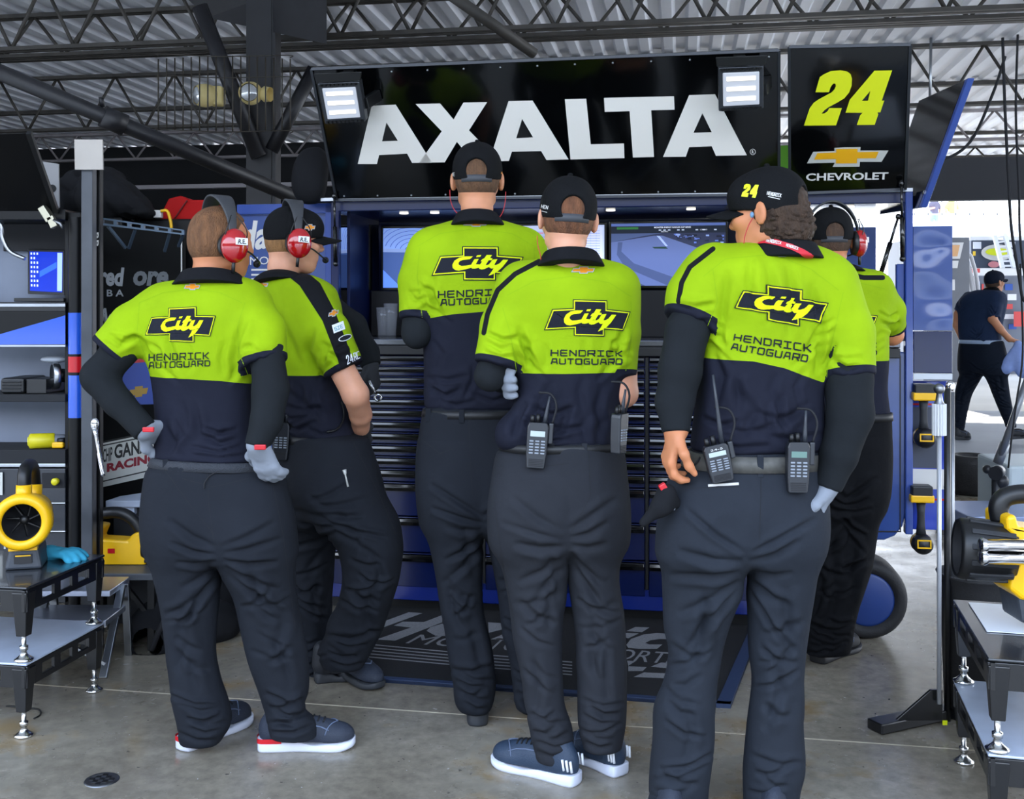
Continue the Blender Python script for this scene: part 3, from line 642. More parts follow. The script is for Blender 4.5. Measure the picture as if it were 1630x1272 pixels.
def hand_shape(v, wrist, f, n, s, curl=0.5, grow=0.0, thumb=0.6, spread=0.07, sc=1.0, k=0.0035, arm=None):
    """wrist; f: along the hand; n: way the fingers close; s: thumb side"""
    w = Vector(wrist); f = Vector(f).normalized(); n = (Vector(n)-f*Vector(n).dot(f)).normalized(); s = (Vector(s)-f*Vector(s).dot(f)-n*Vector(s).dot(n)).normalized()
    R = Matrix((s, n, f)).transposed()
    v.ell(w+f*.052*sc, (.040*sc+grow, .0155*sc+grow, .055*sc+grow), R, .01, n=2.6); v.chain([w-(arm or f)*.028, w, w+f*.03*sc], [.030*sc+grow, .027*sc+grow, .022*sc+grow], .02)
    tips = []
    for i, (L, r) in enumerate([(.072, .0092), (.082, .0095), (.076, .0090), (.060, .0080)]):
        b = w+f*(.088-.004*abs(i-1.3))*sc+s*(.031-.0208*i)*sc-n*.002; d = (f+s*spread*(1.5-i)).normalized(); pts = [b-f*.02, b]; a = 0
        for j, q in enumerate((.46, .30, .24)):
            a += curl*(0.75, 1.1, 0.8)[j]*(1+0.08*i); dd = d*math.cos(a)+n*math.sin(a); pts.append(pts[-1]+dd*L*q*sc)
        v.chain(pts, [(r+grow)*sc*q for q in (1.0, 1.04, 1.0, .92, .80)], k); tips.append(pts[-1])
    b = w+f*.022*sc+s*.028*sc+n*.006; d1 = (f*.65+s*.75+n*.25).normalized(); d2 = (f*.9+s*(.45-thumb*.5)+n*thumb*.7).normalized(); p1 = b+d1*.042*sc; p2 = p1+d2*.034*sc; p3 = p2+(d2+n*thumb*.4).normalized()*.026*sc
    v.chain([b, p1, p2, p3], [(.0145+grow)*sc, (.0115+grow)*sc, (.0105+grow)*sc, (.0085+grow)*sc], .01)
    return tips
def vol_for(pts, rad, h, pad=0.04):
    A = np.array([list(p) for p in pts]); return Vol(A.min(0)-rad-pad, A.max(0)+rad+pad, h)
def shoe(parent, heel, toe, lift=0.0, wid=0.104, upper=None, solem=None, accent=None, marks=None, solh=.030, toe_z=0.0):
    heel, toe = Vector(heel), Vector(toe); heel.z = lift; toe.z = toe_z; f = (toe-heel); L = f.length; f.normalize(); s = f.cross(Vector((0, 0, 1))).normalized(); u = s.cross(f)
    P = lambda x, y, z: heel+f*(x*L)+s*y+u*z
    prof = [(0.0, .0), (.02, .55), (.08, .72), (.2, .74), (.4, .72), (.55, .82), (.7, .98), (.82, 1.0), (.92, .86), (.98, .5), (1.0, .0)]
    out = smooth_path([Vector((x, y*wid/2, 0)) for x, y in prof], 3)+smooth_path([Vector((x, -y*wid/2, 0)) for x, y in prof[::-1]], 3)[1:-1]
    mb = MB(); n = len(out); vs = []
    for zz, g in ((0.0, .94), (.006, 1.0), (solh, 1.0), (solh+.002, .9)):
        for p in out:
            cx_ = 0.5; top = (zz*(1.18-.42*min(1, max(0, (p.x-.15)/.45)))+.0025*math.sin(p.x*19) if zz > .007 else zz)+.07*max(0, p.x-.84)+.04*max(0, .05-p.x); vs.append(P(cx_+(p.x-cx_)*(g*.04+.96), p.y*g, top))
    mb.add(vs, [(j*n+i, j*n+(i+1) % n, (j+1)*n+(i+1) % n, (j+1)*n+i) for j in range(3) for i in range(n)], True); mb.add(vs, [tuple(range(n))[::-1], tuple(range(3*n, 4*n))])
    rt = bpy.data.objects.new('shoe', None); COL.objects.link(rt); rt.parent = parent; rt.location = wmat(parent).inverted() @ heel; rt.empty_display_size = .05
    mb.build('sole', solem, rt)
    v = vol_for([P(0, 0, 0), P(1, 0, .1), P(0.2, 0, .15)], .04, 0.005, .03); R = Matrix((s, f, u)).transposed()
    v.ell(P(.78, 0, solh+.012), (wid*.46, L*.21, .042), R, .02); v.ell(P(.5, 0, solh+.026), (wid*.40, L*.28, .050), R, .03); v.ell(P(.18, 0, solh+.035), (wid*.36, L*.17, .062), R, .03)
    v.chain([P(.2, 0, solh+.04), P(.22, 0, .12)], [.036, .036], .02)
    v.ell(P(.5, 0, -.1+solh), (1, 1, .1), R, .003, 's', n=8)
    Pm, Q_ = v.mesh(); up = to_obj('upper', Pm, Q_, upper, rt)
    lc = MB(); ub = bvh_of(up)
    def top(x, y):
        h_ = ub.ray_cast(P(x, y, .25), -u)[0]; return (h_ if h_ is not None else P(x, y, .07))+u*.002
    for k in range(6):
        x = .40+.055*k; lc.tube([top(x, -.022), top(x+.01, -.011), top(x+.012, 0), top(x+.01, .011), top(x, .022)], .0028, 6)
    st_ = MB()
    for sg in (-1, 1):
        st_.tube([top(x_, sg*y_) for x_, y_ in ((.36, .03), (.45, .032), (.55, .033), (.66, .034), (.74, .04))], .0022, 6); st_.tube([top(.70+.02*j_, sg*.045*(1-j_/6)) for j_ in range(7)], .002, 6)
    st_.build('overlay_seam', mat('shoe_overlay', '5b6880', .6), rt)
    lc.build('lace', mat('lace_dark', '15161a', .8), rt)
    if accent:
        a = MB(); vs = []
        seg = [p for p in out if p.x < .30]; 
        seg = sorted(seg, key=lambda p: math.atan2(p.y, .3-p.x))
        for zz in (solh*1.1-.004, solh*1.1+.012):
            for p in seg: vs.append(P(.5+(p.x-.5)*1.012, p.y*1.02, zz))
        m_ = len(seg); a.add(vs, [(i, i+1, m_+i+1, m_+i) for i in range(m_-1)], True); a.build('heel_accent', accent, rt)
    if marks:
        a = MB()
        for k in range(3): a.tube([P(.03+.035*k, sgn_*wid*.36, solh+.05) for sgn_ in (0,)] and [P(.02+.045*k, wid*.33, solh+.022), P(.035+.045*k, wid*.345, solh+.055)], .004, 6); a.tube([P(.02+.045*k, -wid*.33, solh+.022), P(.035+.045*k, -wid*.345, solh+.055)], .004, 6)
        a.build('shoe_stripe', patch_w, rt)
    return rt
def curve_tube(name, pts, r, m, parent, n=8, sm=6):
    mb = MB(); mb.tube(smooth_path(pts, sm), r, n); return mb.build(name, m, parent)
def person(S):
    d = S['d']; yaw = S.get('yaw', 0.0); hx = S['foot']; base = WF(*hx) if len(hx) == 2 else Vector(hx)
    root = thing('person', S['label'], 'person', (base.x, base.y, 0), 0)
    hp = S['head']; H = Head(W(hp[0], hp[1], hp[2]), hp[3], hp[4] if len(hp) > 4 else 0.0, S.get('hscale', 1.0), S.get('roll', 0.0)); S['H'] = H
    cw = lambda L_: [W(*p) for p in L_]
    T = Loft(rows_px(S['torso'], d, S.get('rho', .62), yaw)); hr_ = S.get('hrho', .66); hips = Loft(rows_px([(q[0], q[1], q[2], q[3] if len(q) > 3 else 0.0, hr_ if i < len(S['hips'])-2 else (hr_*.93 if i == len(S['hips'])-2 else hr_*.80)) for i, q in enumerate(S['hips'])], d, hr_, yaw))
    legs = [Loft(rows_px([(r[0][0]-(r[2][0]-r[0][0])*.9, r[0][1]+(r[0][2]-r[0][1])*.14, r[0][2]-(r[0][2]-r[0][1])*.14, r[0][3] if len(r[0]) > 3 else 0.0, .95)]+[(q[0], q[1], q[2], q[3] if len(q) > 3 else 0.0, max(.92, 1.16-.08*i)) for i, q in enumerate(r)], d+dd, .92)) for r, dd in zip(S['legs'], S.get('legd', (0, 0)))]
    neck = S.get('neck') or [H.p(0, -.028, -.03), H.p(0, -.04, -.10), Vector((T.at(T.z1)[0], T.at(T.z1)[1], T.z1-.02))]
    allp = [H.p(0, 0, .15), H.p(.1, 0, 0), H.p(-.1, 0, 0), H.p(0, .13, 0), H.p(0, -.13, 0)]+[p for c in S['arms'] for p in cw(c['pts'])]+[p for c in S['arms'] if 'hand' in c for p in [W(*c['pts'][-1])+Vector(q) for q in ((-.12, -.1, -.18), (.12, .1, .02))]]
    for L_ in [T, hips]+legs: allp += [Vector((L_.lo[0], L_.lo[1], L_.z0)), Vector((L_.hi[0], L_.hi[1], L_.z1))]
    # body: one continuous surface
    v = vol_for(allp, .0, S.get('h', .006), .03); head_vol(v, H, neck)
    v.loft(T.scaled(.80, T.z0, T.z1-.035), yaw, 2.2, .04); v.loft(hips.scaled(.78, hips.z0+.03, hips.z1-.02), yaw, 2.2, .04)
    for L_ in legs: v.loft(L_.scaled(.60), 0, 2.1, .04)
    for c in S['arms']:
        pts = cw(c['pts']); v.chain(pts, [r*(1.0 if c.get('bare') else .82) for r in c['rad']], .03)
        if 'hand' in c: a = dict(c['hand']); hand_shape(v, pts[-1], grow=0.0 if c.get('barehand') else -.002, arm=(pts[-1]-pts[-2]).normalized(), **a)
    P, Q_ = v.mesh(); body = to_obj('body', P, Q_, S['skin'], root)
    if S.get('hair'): hair(H, S['hair'], root, S.get('curly', 0), S.get('short', .004))
    cp = None
    if S.get('cap'): cp = cap(H, root, S['cap'], True, S.get('opening', True))
    S['capobj'] = cp
    # shirt
    pts = []
    v = vol_for([Vector((T.lo[0], T.lo[1], T.z0)), Vector((T.hi[0], T.hi[1], T.z1))]+[p for s_ in S['sleeves'] for p in cw(s_['pts'])], .09, .006, .03)
    v.loft(T, yaw, S.get('tn', 2.35), .03, .02)
    main = v.f
    for s_ in S['sleeves']:
        v.f = np.full(main.shape, .06, dtype=np.float32); q = cw(s_['pts']); v.chain(q, s_['rad'], .035)
        a, b = q[-2], q[-1]; dd = (b-a).normalized(); R = Matrix((dd.orthogonal().normalized(), dd.cross(dd.orthogonal()).normalized(), dd)).transposed(); rr_ = s_['rad'][-1]
        v.ell(b+dd*(.12+.002), (rr_*1.6, rr_*1.6, .12), R, .006, 's', n=8)
        k_ = .035; h_ = np.maximum(k_-np.abs(main-v.f), 0)/k_; main = np.minimum(main, v.f)-h_*h_*k_*.25
    v.f = main
    for e_ in S.get('shirt_extra', ()): v.ell(W(*e_[0]), e_[1], None, .04)
    wz0, wz1 = T.z0, T.z1
    sa = S.get('fold', 1.0)
    lowf = lambda x, y, z: np.clip(1.25-(z-wz0)/0.33, 0.18, 1.0)
    w1 = wnoise(S['seed'], 6, 5, 14); v.displace(lambda x, y, z: .006*sa*w1(x, y, z*.6))
    P, Q_ = v.mesh()
    # colour zones
    P0 = P
    px = CX+P[:, 0]/P[:, 1]*F; py = HY-(P[:, 2]-EH)/P[:, 1]*F
    ln = S.get('line'); xs = [p[0] for p in ln]; yl = [p[1] for p in ln]
    zone = EH-(np.interp(px, xs, yl)-HY)*d/F; zone = P[:, 2]-zone
    cx_, cy_, a_, b_ = T.at(np.clip(P0[:, 2], T.z0, T.z1)); xx, yy = P0[:, 0]-cx_, P0[:, 1]-cy_; xx, yy = xx*math.cos(yaw)-yy*math.sin(yaw), xx*math.sin(yaw)+yy*math.cos(yaw)
    rt_ = (np.abs(xx/a_)**2.35+np.abs(yy/b_)**2.35)**(1/2.35); dtor = (rt_-1)*np.sqrt(xx**2+yy**2)/np.maximum(rt_, .05)
    for s_ in S['sleeves']:
        q = np.array([list(p) for p in cw(s_['pts'])]); best = np.full(len(P), 9.0); cut = np.zeros(len(P))
        tot = sum(np.linalg.norm(q[i+1]-q[i]) for i in range(len(q)-1)); acc = 0
        for i in range(len(q)-1):
            ab = q[i+1]-q[i]; L = np.linalg.norm(ab); t = np.clip(((P-q[i]) @ ab)/L**2, 0, 1.3 if i == len(q)-2 else 1); dist = np.linalg.norm(P-q[i]-t[:, None]*ab, axis=1)-(s_['rad'][i]+(s_['rad'][i+1]-s_['rad'][i])*np.minimum(t, 1))
            m_ = dist < best; best[m_] = dist[m_]; cut[m_] = (tot-acc-t*L)[m_]; acc += L
        isS = (best < dtor-.002) & (dtor > .007); zone = np.where(isS & (best < .05), cut-S.get('cuff', .016), zone)
    tz = np.full(len(P), 1.0); P = crease(P, Q_, shirt_creases(S), d)
    for pl, w_ in S.get('panels', ()):
        for i in range(len(pl)-1):
            a = np.array(pl[i], float); b = np.array(pl[i+1], float); ab = b-a; L = (ab*ab).sum(); t = np.clip(((px-a[0])*ab[0]+(py-a[1])*ab[1])/L, 0, 1); tz = np.minimum(tz, (np.hypot(px-a[0]-t*ab[0], py-a[1]-t*ab[1])-w_)*d/F)
    shirt = to_obj('shirt', P, Q_, S.get('shirtmat', shirt_m), root, {'zone': zone, 'trimzone': tz}); S['shirt'] = shirt; bvh = bvh_of(shirt); S['bvh'] = bvh
    # collar
    if S.get('collar'):
        C = Loft([(r_[0], r_[1]*.5+.5*neck[1].x*r_[2]/neck[1].y, neck[1].y-.004, r_[3]+.004, r_[4]+.006) for r_ in rows_px(S['collar'], d, S.get('crho', .92))]); v = vol_for([Vector((C.lo[0], C.lo[1], C.z0)), Vector((C.hi[0], C.hi[1], C.z1))], .0, .004, .03); v.loft(C, yaw, 2.1, 0, .005)
        cz = S.get('ctilt', .22); # lower towards the throat
        v.chain([neck[0], neck[1], neck[2]], [.050, .051, .045], .004, 's')
        P, Q_ = v.mesh(); P[:, 2] += -(P[:, 1]-P[:, 1].min())*cz; S['collarobj'] = to_obj('collar', P, Q_, collar_m, root)
    # under sleeves and gloves
    for c in S['arms']:
        if c.get('cloth'):
            pts = cw(c['pts']); v = vol_for(pts, max(c['rad']), .0055, .03); v.chain(pts, list(c['rad'][:-1])+[c['rad'][-1]+.005], .03); w_ = wnoise(S['seed']+21, 7, 14, 40); v.displace(lambda x, y, z: .004*w_(x, y, z))
            a, b = pts[-2], pts[-1]; dd = (b-a).normalized(); R = Matrix((dd.orthogonal().normalized(), dd.cross(dd.orthogonal()).normalized(), dd)).transposed(); v.ell(b+dd*(.06+.008), (.07, .07, .06), R, .004, 's', n=8)
            P, Q_ = v.mesh(); to_obj('under_sleeve', P, Q_, c['cloth'], root)
        if c.get('glove'):
            w = cw(c['pts'])[-1]; v = vol_for([w+Vector((-.2, -.2, -.2)), w+Vector((.2, .2, .2))], 0, .0045, .0); q_ = cw(c['pts']); hand_shape(v, w, grow=.0035, arm=(q_[-1]-q_[-2]).normalized(), **c['hand']); P, Q_ = v.mesh(); g_ = to_obj('glove', P, Q_, c['glove'], root)
            if c.get('tab'): pp = W(*c['tab']); mb = MB(); mb.box(pp-Vector((.018, .004, .008)), pp+Vector((.018, .006, .008))); mb.build('wrist_tab', red_p, g_, .003)
    # trousers
    hipz = hips.z1; crotch = legs[0].z1
    pmn = [Vector((L_.lo[0], L_.lo[1], L_.z0)) for L_ in [hips]+legs]+[Vector((L_.hi[0], L_.hi[1], L_.z1)) for L_ in [hips]+legs]
    v = vol_for(pmn, .02, .006, .03); v.loft(legs[0], 0, 2.15, 0, .008); v.loft(legs[1], 0, 2.15, .014, .008); v.loft(hips, yaw, 2.3, .07, .02)
    w2 = wnoise(S['seed']+7, 7, 5, 16); v.displace(lambda x, y, z: .008*w2(x, y, z*.5))
    P, Q_ = v.mesh(); P = crease(P, Q_, leg_creases(S), d); tr = to_obj('trousers', P, Q_, S.get('pants', pants_m), root); S['trousers'] = tr; tb = bvh_of(tr); S['tbvh'] = tb
    if S.get('belt'):
        (y0, y1, bm2) = S['belt']; zt, zb = EH-(y0-HY)*d/F, EH-(y1-HY)*d/F; mb = MB(); N = 56; vs = []; sl = S.get('beltslope', 0.0)
        for z_, g in ((zb, .004), (zt, .004), (zt, -.004), (zb, -.004)):
            cx_, cy_, a_, b_ = [float(q[0]) for q in hips.at(np.array([z_]))]
            for i in range(N):
                t = 2*PI*i/N; n_ = 2.3; X_ = math.copysign(abs(math.cos(t))**(2/n_), math.cos(t))*(a_+g+.001); Y_ = math.copysign(abs(math.sin(t))**(2/n_), math.sin(t))*(b_+g+.001)
                cs, sn = math.cos(yaw), math.sin(yaw); xx = X_*cs+Y_*sn; vs.append((cx_+xx, cy_-X_*sn+Y_*cs, z_-sl*xx))
        mb.add(vs, [(j*N+i, j*N+(i+1) % N, ((j+1) % 4)*N+(i+1) % N, ((j+1) % 4)*N+i) for j in range(4) for i in range(N)], True); bo = mb.build('belt', bm2, root)
        for px_ in S.get('loops', ()):
            r = Vector(((px_-CX)/F, 1, -((y0+y1)/2-HY)/F)).normalized(); h_ = tb.ray_cast(EYE, r)
            if h_[0] is not None:
                p = h_[0]; lp = MB(); lp.box((p.x-.009, p.y-.012, zb-.012), (p.x+.009, p.y-.006, zt+.008)); lp.build('belt_loop', S.get('pants', pants_m), tr, .002)
    for sh in S['shoes']: shoe(root, *sh['pts'], **sh['kw'])
    if S.get('lower_seams'): lay('seam_line', tb, [(0, lp, 0.0) for s_ in S['lower_seams'] for lp in stroke(s_, 0.9)], [mat('trouser_seam', '14161b', .9)], tr, off=.0006, thr=8)
    return root
# ================================================================== the building
def floor_mat():
    m = bpy.data.materials.new('concrete'); m.use_nodes = True; n = m.node_tree.nodes; l = m.node_tree.links; b = n['Principled BSDF']
    co = n.new('ShaderNodeTexCoord')
    def noise_(scale, detail=6, rough=0.6):
        x = n.new('ShaderNodeTexNoise'); x.inputs['Scale'].default_value = scale; x.inputs['Detail'].default_value = detail; x.inputs['Roughness'].default_value = rough
        l.new(co.outputs['Object'], x.inputs[0]); return x.outputs[0]
    def ramp(src, stops):
        r = n.new('ShaderNodeValToRGB'); l.new(src, r.inputs[0])
        while len(r.color_ramp.elements) < len(stops): r.color_ramp.elements.new(0.5)
        for e, (p, c) in zip(r.color_ramp.elements, stops): e.position = p; e.color = lin(c)
        return r.outputs[0]
    def mix(f, a, c2, mode='MIX', fac=None):
        x = n.new('ShaderNodeMix'); x.data_type = 'RGBA'; x.blend_type = mode
        if f is not None: l.new(f, x.inputs[0])
        else: x.inputs[0].default_value = fac
        l.new(a, x.inputs[6])
        if isinstance(c2, str): x.inputs[7].default_value = lin(c2)
        else: l.new(c2, x.inputs[7])
        return x.outputs[2]
    base = ramp(noise_(1.3), [(0.30, '80786a'), (0.5, '958d7e'), (0.72, 'a9a294')])
    fine = ramp(noise_(16, 8, 0.7), [(0.3, 'b5b5b5'), (0.7, 'ffffff')])
    c = mix(None, base, fine, 'MULTIPLY', 0.8)
    st = ramp(noise_(2.7, 5), [(0.56, '000000'), (0.68, 'ffffff')]); c = mix(st, c, '8a7656')
    sp = ramp(noise_(60, 2), [(0.74, '000000'), (0.77, 'ffffff')]); c = mix(sp, c, 'b9b9b6')
    dk = ramp(noise_(38, 2), [(0.25, 'ffffff'), (0.28, '000000')]); c = mix(dk, c, '4c4843')
    l.new(c, b.inputs['Base Color'])
    r = ramp(noise_(3.0), [(0.35, '6a6a6a'), (0.65, '9c9c9c')]); l.new(r, b.inputs['Roughness'])
    bp = n.new('ShaderNodeBump'); bp.inputs['Strength'].default_value = 0.12; bp.inputs['Distance'].default_value = 0.004
    l.new(noise_(25), bp.inputs['Height']); l.new(bp.outputs[0], b.inputs['Normal'])
    return m
conc = floor_mat()
joint = mat('joint_filler', 'b3a995', 0.8, var=0.2)
EX0, EX1, EY0, EY1 = -14.0, 14.0, -5.0, 20.2       # roofed area, in the cabinet's frame
struct('floor', MB(FM).box((EX0, -7.2, -0.12), (EX1, 5.2, 0)), conc)
# joints sawn in the slab
j = MB(FM)
def jline(pxa, pya, pxb, pyb, w=0.006):
    a, b = WF(pxa, pya), WF(pxb, pyb); d = (b-a).normalized(); a = a-d*1.5; b = b+d*1.5; n_ = Vector((-d.y, d.x, 0))*w/2
    return [a-n_, b-n_, b+n_, a+n_]
jm = MB()
for l_ in ((60, 1090, 1500, 1191),):
    q = jline(*l_); jm.hexa([p+Vector((0,0,-.01)) for p in q]+[p+Vector((0,0,.0012)) for p in q])
struct('floor_joint', jm, joint)
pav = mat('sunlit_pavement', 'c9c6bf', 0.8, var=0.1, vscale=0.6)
shade_pav = mat('shaded_apron', '8a8f96', 0.6, var=0.12, vscale=1.2)  # darker bluish copy: the shade on this ground is put into its colour
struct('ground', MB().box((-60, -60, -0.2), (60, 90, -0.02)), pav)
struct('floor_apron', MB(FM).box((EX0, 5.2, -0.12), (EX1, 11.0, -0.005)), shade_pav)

# corrugated roof deck: ribs run away from us
def roof_mat():
    return mat('roof_sheet', 'e2e3e8', 0.55, 0.0, var=0.16, vscale=0.9, stretch=(1, 0.25, 1))
RZ = 4.42
rm = MB(FM)
x = EX0; vs = []; fs = []
prof = [(0, 0), (0.10, 0), (0.135, 0.045), (0.235, 0.045), (0.27, 0)]
pts = []
while x < EX1:
    for dx, dz in prof[:-1]: pts.append((x+dx, RZ+dz))
    x += 0.27
N = len(pts)
for yy in (EY0, EY1): vs += [(px_, yy, z_) for px_, z_ in pts]
for yy in (EY0, EY1): vs += [(px_, yy, z_+0.02) for px_, z_ in pts]
for i in range(N-1):
    fs += [(i, i+1, N+i+1, N+i), (2*N+i, 3*N+i, 3*N+i+1, 2*N+i+1)]
rm.add(vs, fs)
struct('ceiling', rm, roof_mat())

# open-web joists (each one beam of the roof)
joist_m = mat('joist_paint', '3c3833', 0.6, var=0.3, vscale=6)
joist_l = mat('joist_daylit', '8a8384', 0.55, var=0.2, vscale=4)  # paler copy of the joist paint: daylight on the chords put into colour
def joist(v, zb, h, m, n, pitch=0.62, x0=EX0, x1=EX1):
    b = MB(FM)
    for zz, hh in ((zb, 0.035), (zb+h, 0.04)):
        b.box((x0, v-0.055, zz-hh/2), (x1, v-0.012, zz+hh/2)); b.box((x0, v+0.012, zz-hh/2), (x1, v+0.055, zz+hh/2))
    x = x0+0.1; k = 0
    while x+pitch/2 < x1:
        za, zc = (zb, zb+h) if k % 2 == 0 else (zb+h, zb)
        b.cyl((x, v, za), (x+pitch/2, v, zc), 0.017, n=6); x += pitch/2; k += 1
    return struct('trim_%d' % n, b, m)
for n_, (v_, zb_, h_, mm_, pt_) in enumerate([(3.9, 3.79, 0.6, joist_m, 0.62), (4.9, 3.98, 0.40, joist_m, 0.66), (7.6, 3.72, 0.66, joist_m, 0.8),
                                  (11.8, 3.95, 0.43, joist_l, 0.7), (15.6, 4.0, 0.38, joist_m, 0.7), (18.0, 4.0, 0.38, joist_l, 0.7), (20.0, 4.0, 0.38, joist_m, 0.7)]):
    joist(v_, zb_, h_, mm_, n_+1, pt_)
# purlins across, bracing rods
pb = MB(FM)
for v_ in (6.6, 9.8, 14.0, 17.0): pb.box((EX0, v_-0.04, RZ-0.06), (EX1, v_+0.05, RZ-0.005))
struct('trim_9', pb, joist_m)
# closing fascia over the far edge
struct('trim_10', MB(FM).box((1.4, 12.5, 3.12), (EX1, 12.7, 3.78)), mat('fascia', '24262c', 0.6))

# steel column with its braces
colm = mat('column_paint', '1c1c20', 0.45, var=0.2)
c0 = W(417, 0, 8.6); cb = MB()
cb.box((c0.x-0.10, c0.y-0.11, 0), (c0.x+0.10, c0.y-0.09, RZ)); cb.box((c0.x-0.10, c0.y+0.09, 0), (c0.x+0.10, c0.y+0.11, RZ))
cb.box((c0.x-0.012, c0.y-0.1, 0), (c0.x+0.012, c0.y+0.1, RZ)); cb.box((c0.x+0.1, c0.y-0.1, 0), (c0.x+0.13, c0.y+0.1, RZ))
struct('trim_11', cb, colm)
for k_, (a_, b_, r_) in enumerate([((318, 10, 8.3), (412, 250, 8.45), 0.062), ((500, 110, 8.5), (432, 240, 8.5), 0.055)]):
    struct('trim_%d' % (12+k_), MB().cyl(W(*a_), W(*b_), r_, n=14), colm)
# long slanting pipe brace with its coupling
pb = MB(); A_, B_ = W(-60, 90, 5.6), W(478, 318, 6.6)
pb.cyl(A_, B_, 0.045, n=16); D_ = (B_-A_); Cc = A_+D_*0.375
pb.cyl(Cc, Cc+D_.normalized()*0.13, 0.062, n=16); pb.cyl(Cc+Vector((0, 0, .05)), Cc+Vector((0, -.02, .1)), .014, n=8)
struct('trim_14', pb, colm)
# duct of dark sheet beside the column
db = MB(); db.hexa([W(330, 28, 8.9), W(520, 70, 8.2), W(520, 60, 9.6), W(380, 20, 9.6), W(300, 0, 8.9), W(520, -40, 8.2), W(520, -40, 9.6), W(380, -40, 9.6)])
struct('trim_15', db, colm)
# thick bars crossing the roof near us on the right
rb = MB(); rb.cyl(W(715, -10, 6.2), W(850, 85, 6.6), 0.035, n=12)
struct('trim_16', rb, joist_m)

# the dark back of the bay, left: a wall of parked cases and curtains far behind
dk = mat('dark_curtain', '101114', 0.8, var=0.3, vscale=2)
wall = MB(FM); wall.box((EX0, 13.4, 0), (1.4, 13.5, RZ))
struct('wall_back', wall, dk)
lw = MB(FM); lw.box((EX0, -1.0, 0), (EX0+0.1, 13.4, RZ)); struct('wall_left', lw, dk)

wt = mat('daylit_strip', 'b9b3b6', 0.5)  # pale strips standing in for daylit chords, their brightness put into the colour
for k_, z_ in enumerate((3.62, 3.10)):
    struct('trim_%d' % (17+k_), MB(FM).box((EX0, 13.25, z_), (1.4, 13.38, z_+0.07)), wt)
# ================================================================== the navy pit cabinet (wagon) with its hutch, drawers, screens
cab = thing('tool_cabinet', 'long navy blue pit tool cabinet with black drawer rows and screen hutch behind the crew', 'tool cabinet', empty_origin(1000, 500), -TH)
dark_in = mat('hutch_inside', '07090f', 0.45, spec=0.25)
def zpx(py, px=1000, v=0.0): return Q(px, py, v).z
UL, UR = Q(520, 500).x, Q(1447, 500).x
ZC = Q(1000, 541).z            # countertop
# carcass
b = MB(FM); b.box((UL, 0.02, 0.06), (Q(1300, 500).x, 0.95, ZC-0.075)); b.build('body', navy, cab, 0.006)
rb_ = MB(FM)
prof = [Q(1300, 560), Q(1441, 560), Q(1441, 820), Q(1437, 838), Q(1425, 853), Q(1408, 860), Q(1300, 860)]
prof = [Vector((p.x, 0.0, p.z)) for p in prof]
rb_.prism(prof, (0, 0.95, 0)); rb_.build('body', navy_l, cab, 0.008)
MB(FM).prism([Vector((p.x, -0.004, p.z)) for p in (Q(1306, 566), Q(1434, 566), Q(1434, 847), Q(1306, 847))], (0, 0.003, 0),
             holes=[[Vector((p.x, -0.004, p.z)) for p in (Q(1308, 568), Q(1432, 568), Q(1432, 845), Q(1308, 845))]]).build('door_seal', black_satin, cab)
MB(FM).box((UL, -0.012, 0.06), (Q(1300, 500).x, 0.03, 0.155)).build('skirt', mat('skirt_blue', '0e2474', 0.25, coat=0.3), cab, 0.004)
MB(FM).box((UL, 0.05, 0.0), (Q(1290, 500).x, 0.9, 0.06)).build('plinth', black_satin, cab)
# countertop
MB(FM).box((UL+0.03, -0.05, ZC-0.03), (Q(1430, 500).x, 0.93, ZC)).build('countertop', mat('steel_top', '6f7176', 0.25, 0.9, var=0.1), cab, 0.006)
MB(FM).box((UL+0.03, -0.045, ZC-0.075), (Q(1430, 500).x, 0.0, ZC-0.031)).build('counter_edge', black_satin, cab, 0.004)
# drawers
cols = [(UL+0.04, Q(770, 500).x), (Q(774, 500).x, Q(1027, 500).x), (Q(1033, 500).x, Q(1296, 500).x)]
ys = [566+i*19 for i in range(12)]+[775+19, 775+66, 775+124, 948]
ys = [566, 584, 602, 620, 638, 656, 675, 694, 714, 734, 754, 776, 832, 891, 948]
drawer0 = {}
for ci, (u0, u1) in enumerate(cols):
    for k in range(len(ys)-1):
        z1, z0 = zpx(ys[k]), zpx(ys[k+1]); key = k
        if ci == 2 and 3 <= k <= 5: pass
        f_ = MB(FM).box((u0, -0.018, z0+0.003), (u1, 0.03, z1-0.003)).build('drawer', navy, cab, 0.003)
        h = MB(FM); hz = z1-0.006; hh = min(0.034, (z1-z0)*0.52)
        h.prism([Vector((u0+0.004, -0.020, hz)), Vector((u0+0.004, -0.040, hz-0.002)), Vector((u0+0.004, -0.044, hz-hh*0.5)), Vector((u0+0.004, -0.036, hz-hh)), Vector((u0+0.004, -0.019, hz-hh))], (u1-u0-0.008, 0, 0))
        h.build('drawer_pull', black_gloss, f_, 0.002)
for px_ in (772, 1030, 1299):
    MB(FM).box((Q(px_, 500).x-0.006, -0.03, 0.16), (Q(px_, 500).x+0.006, 0.03, ZC-0.08)).build('divider', black_satin, cab)
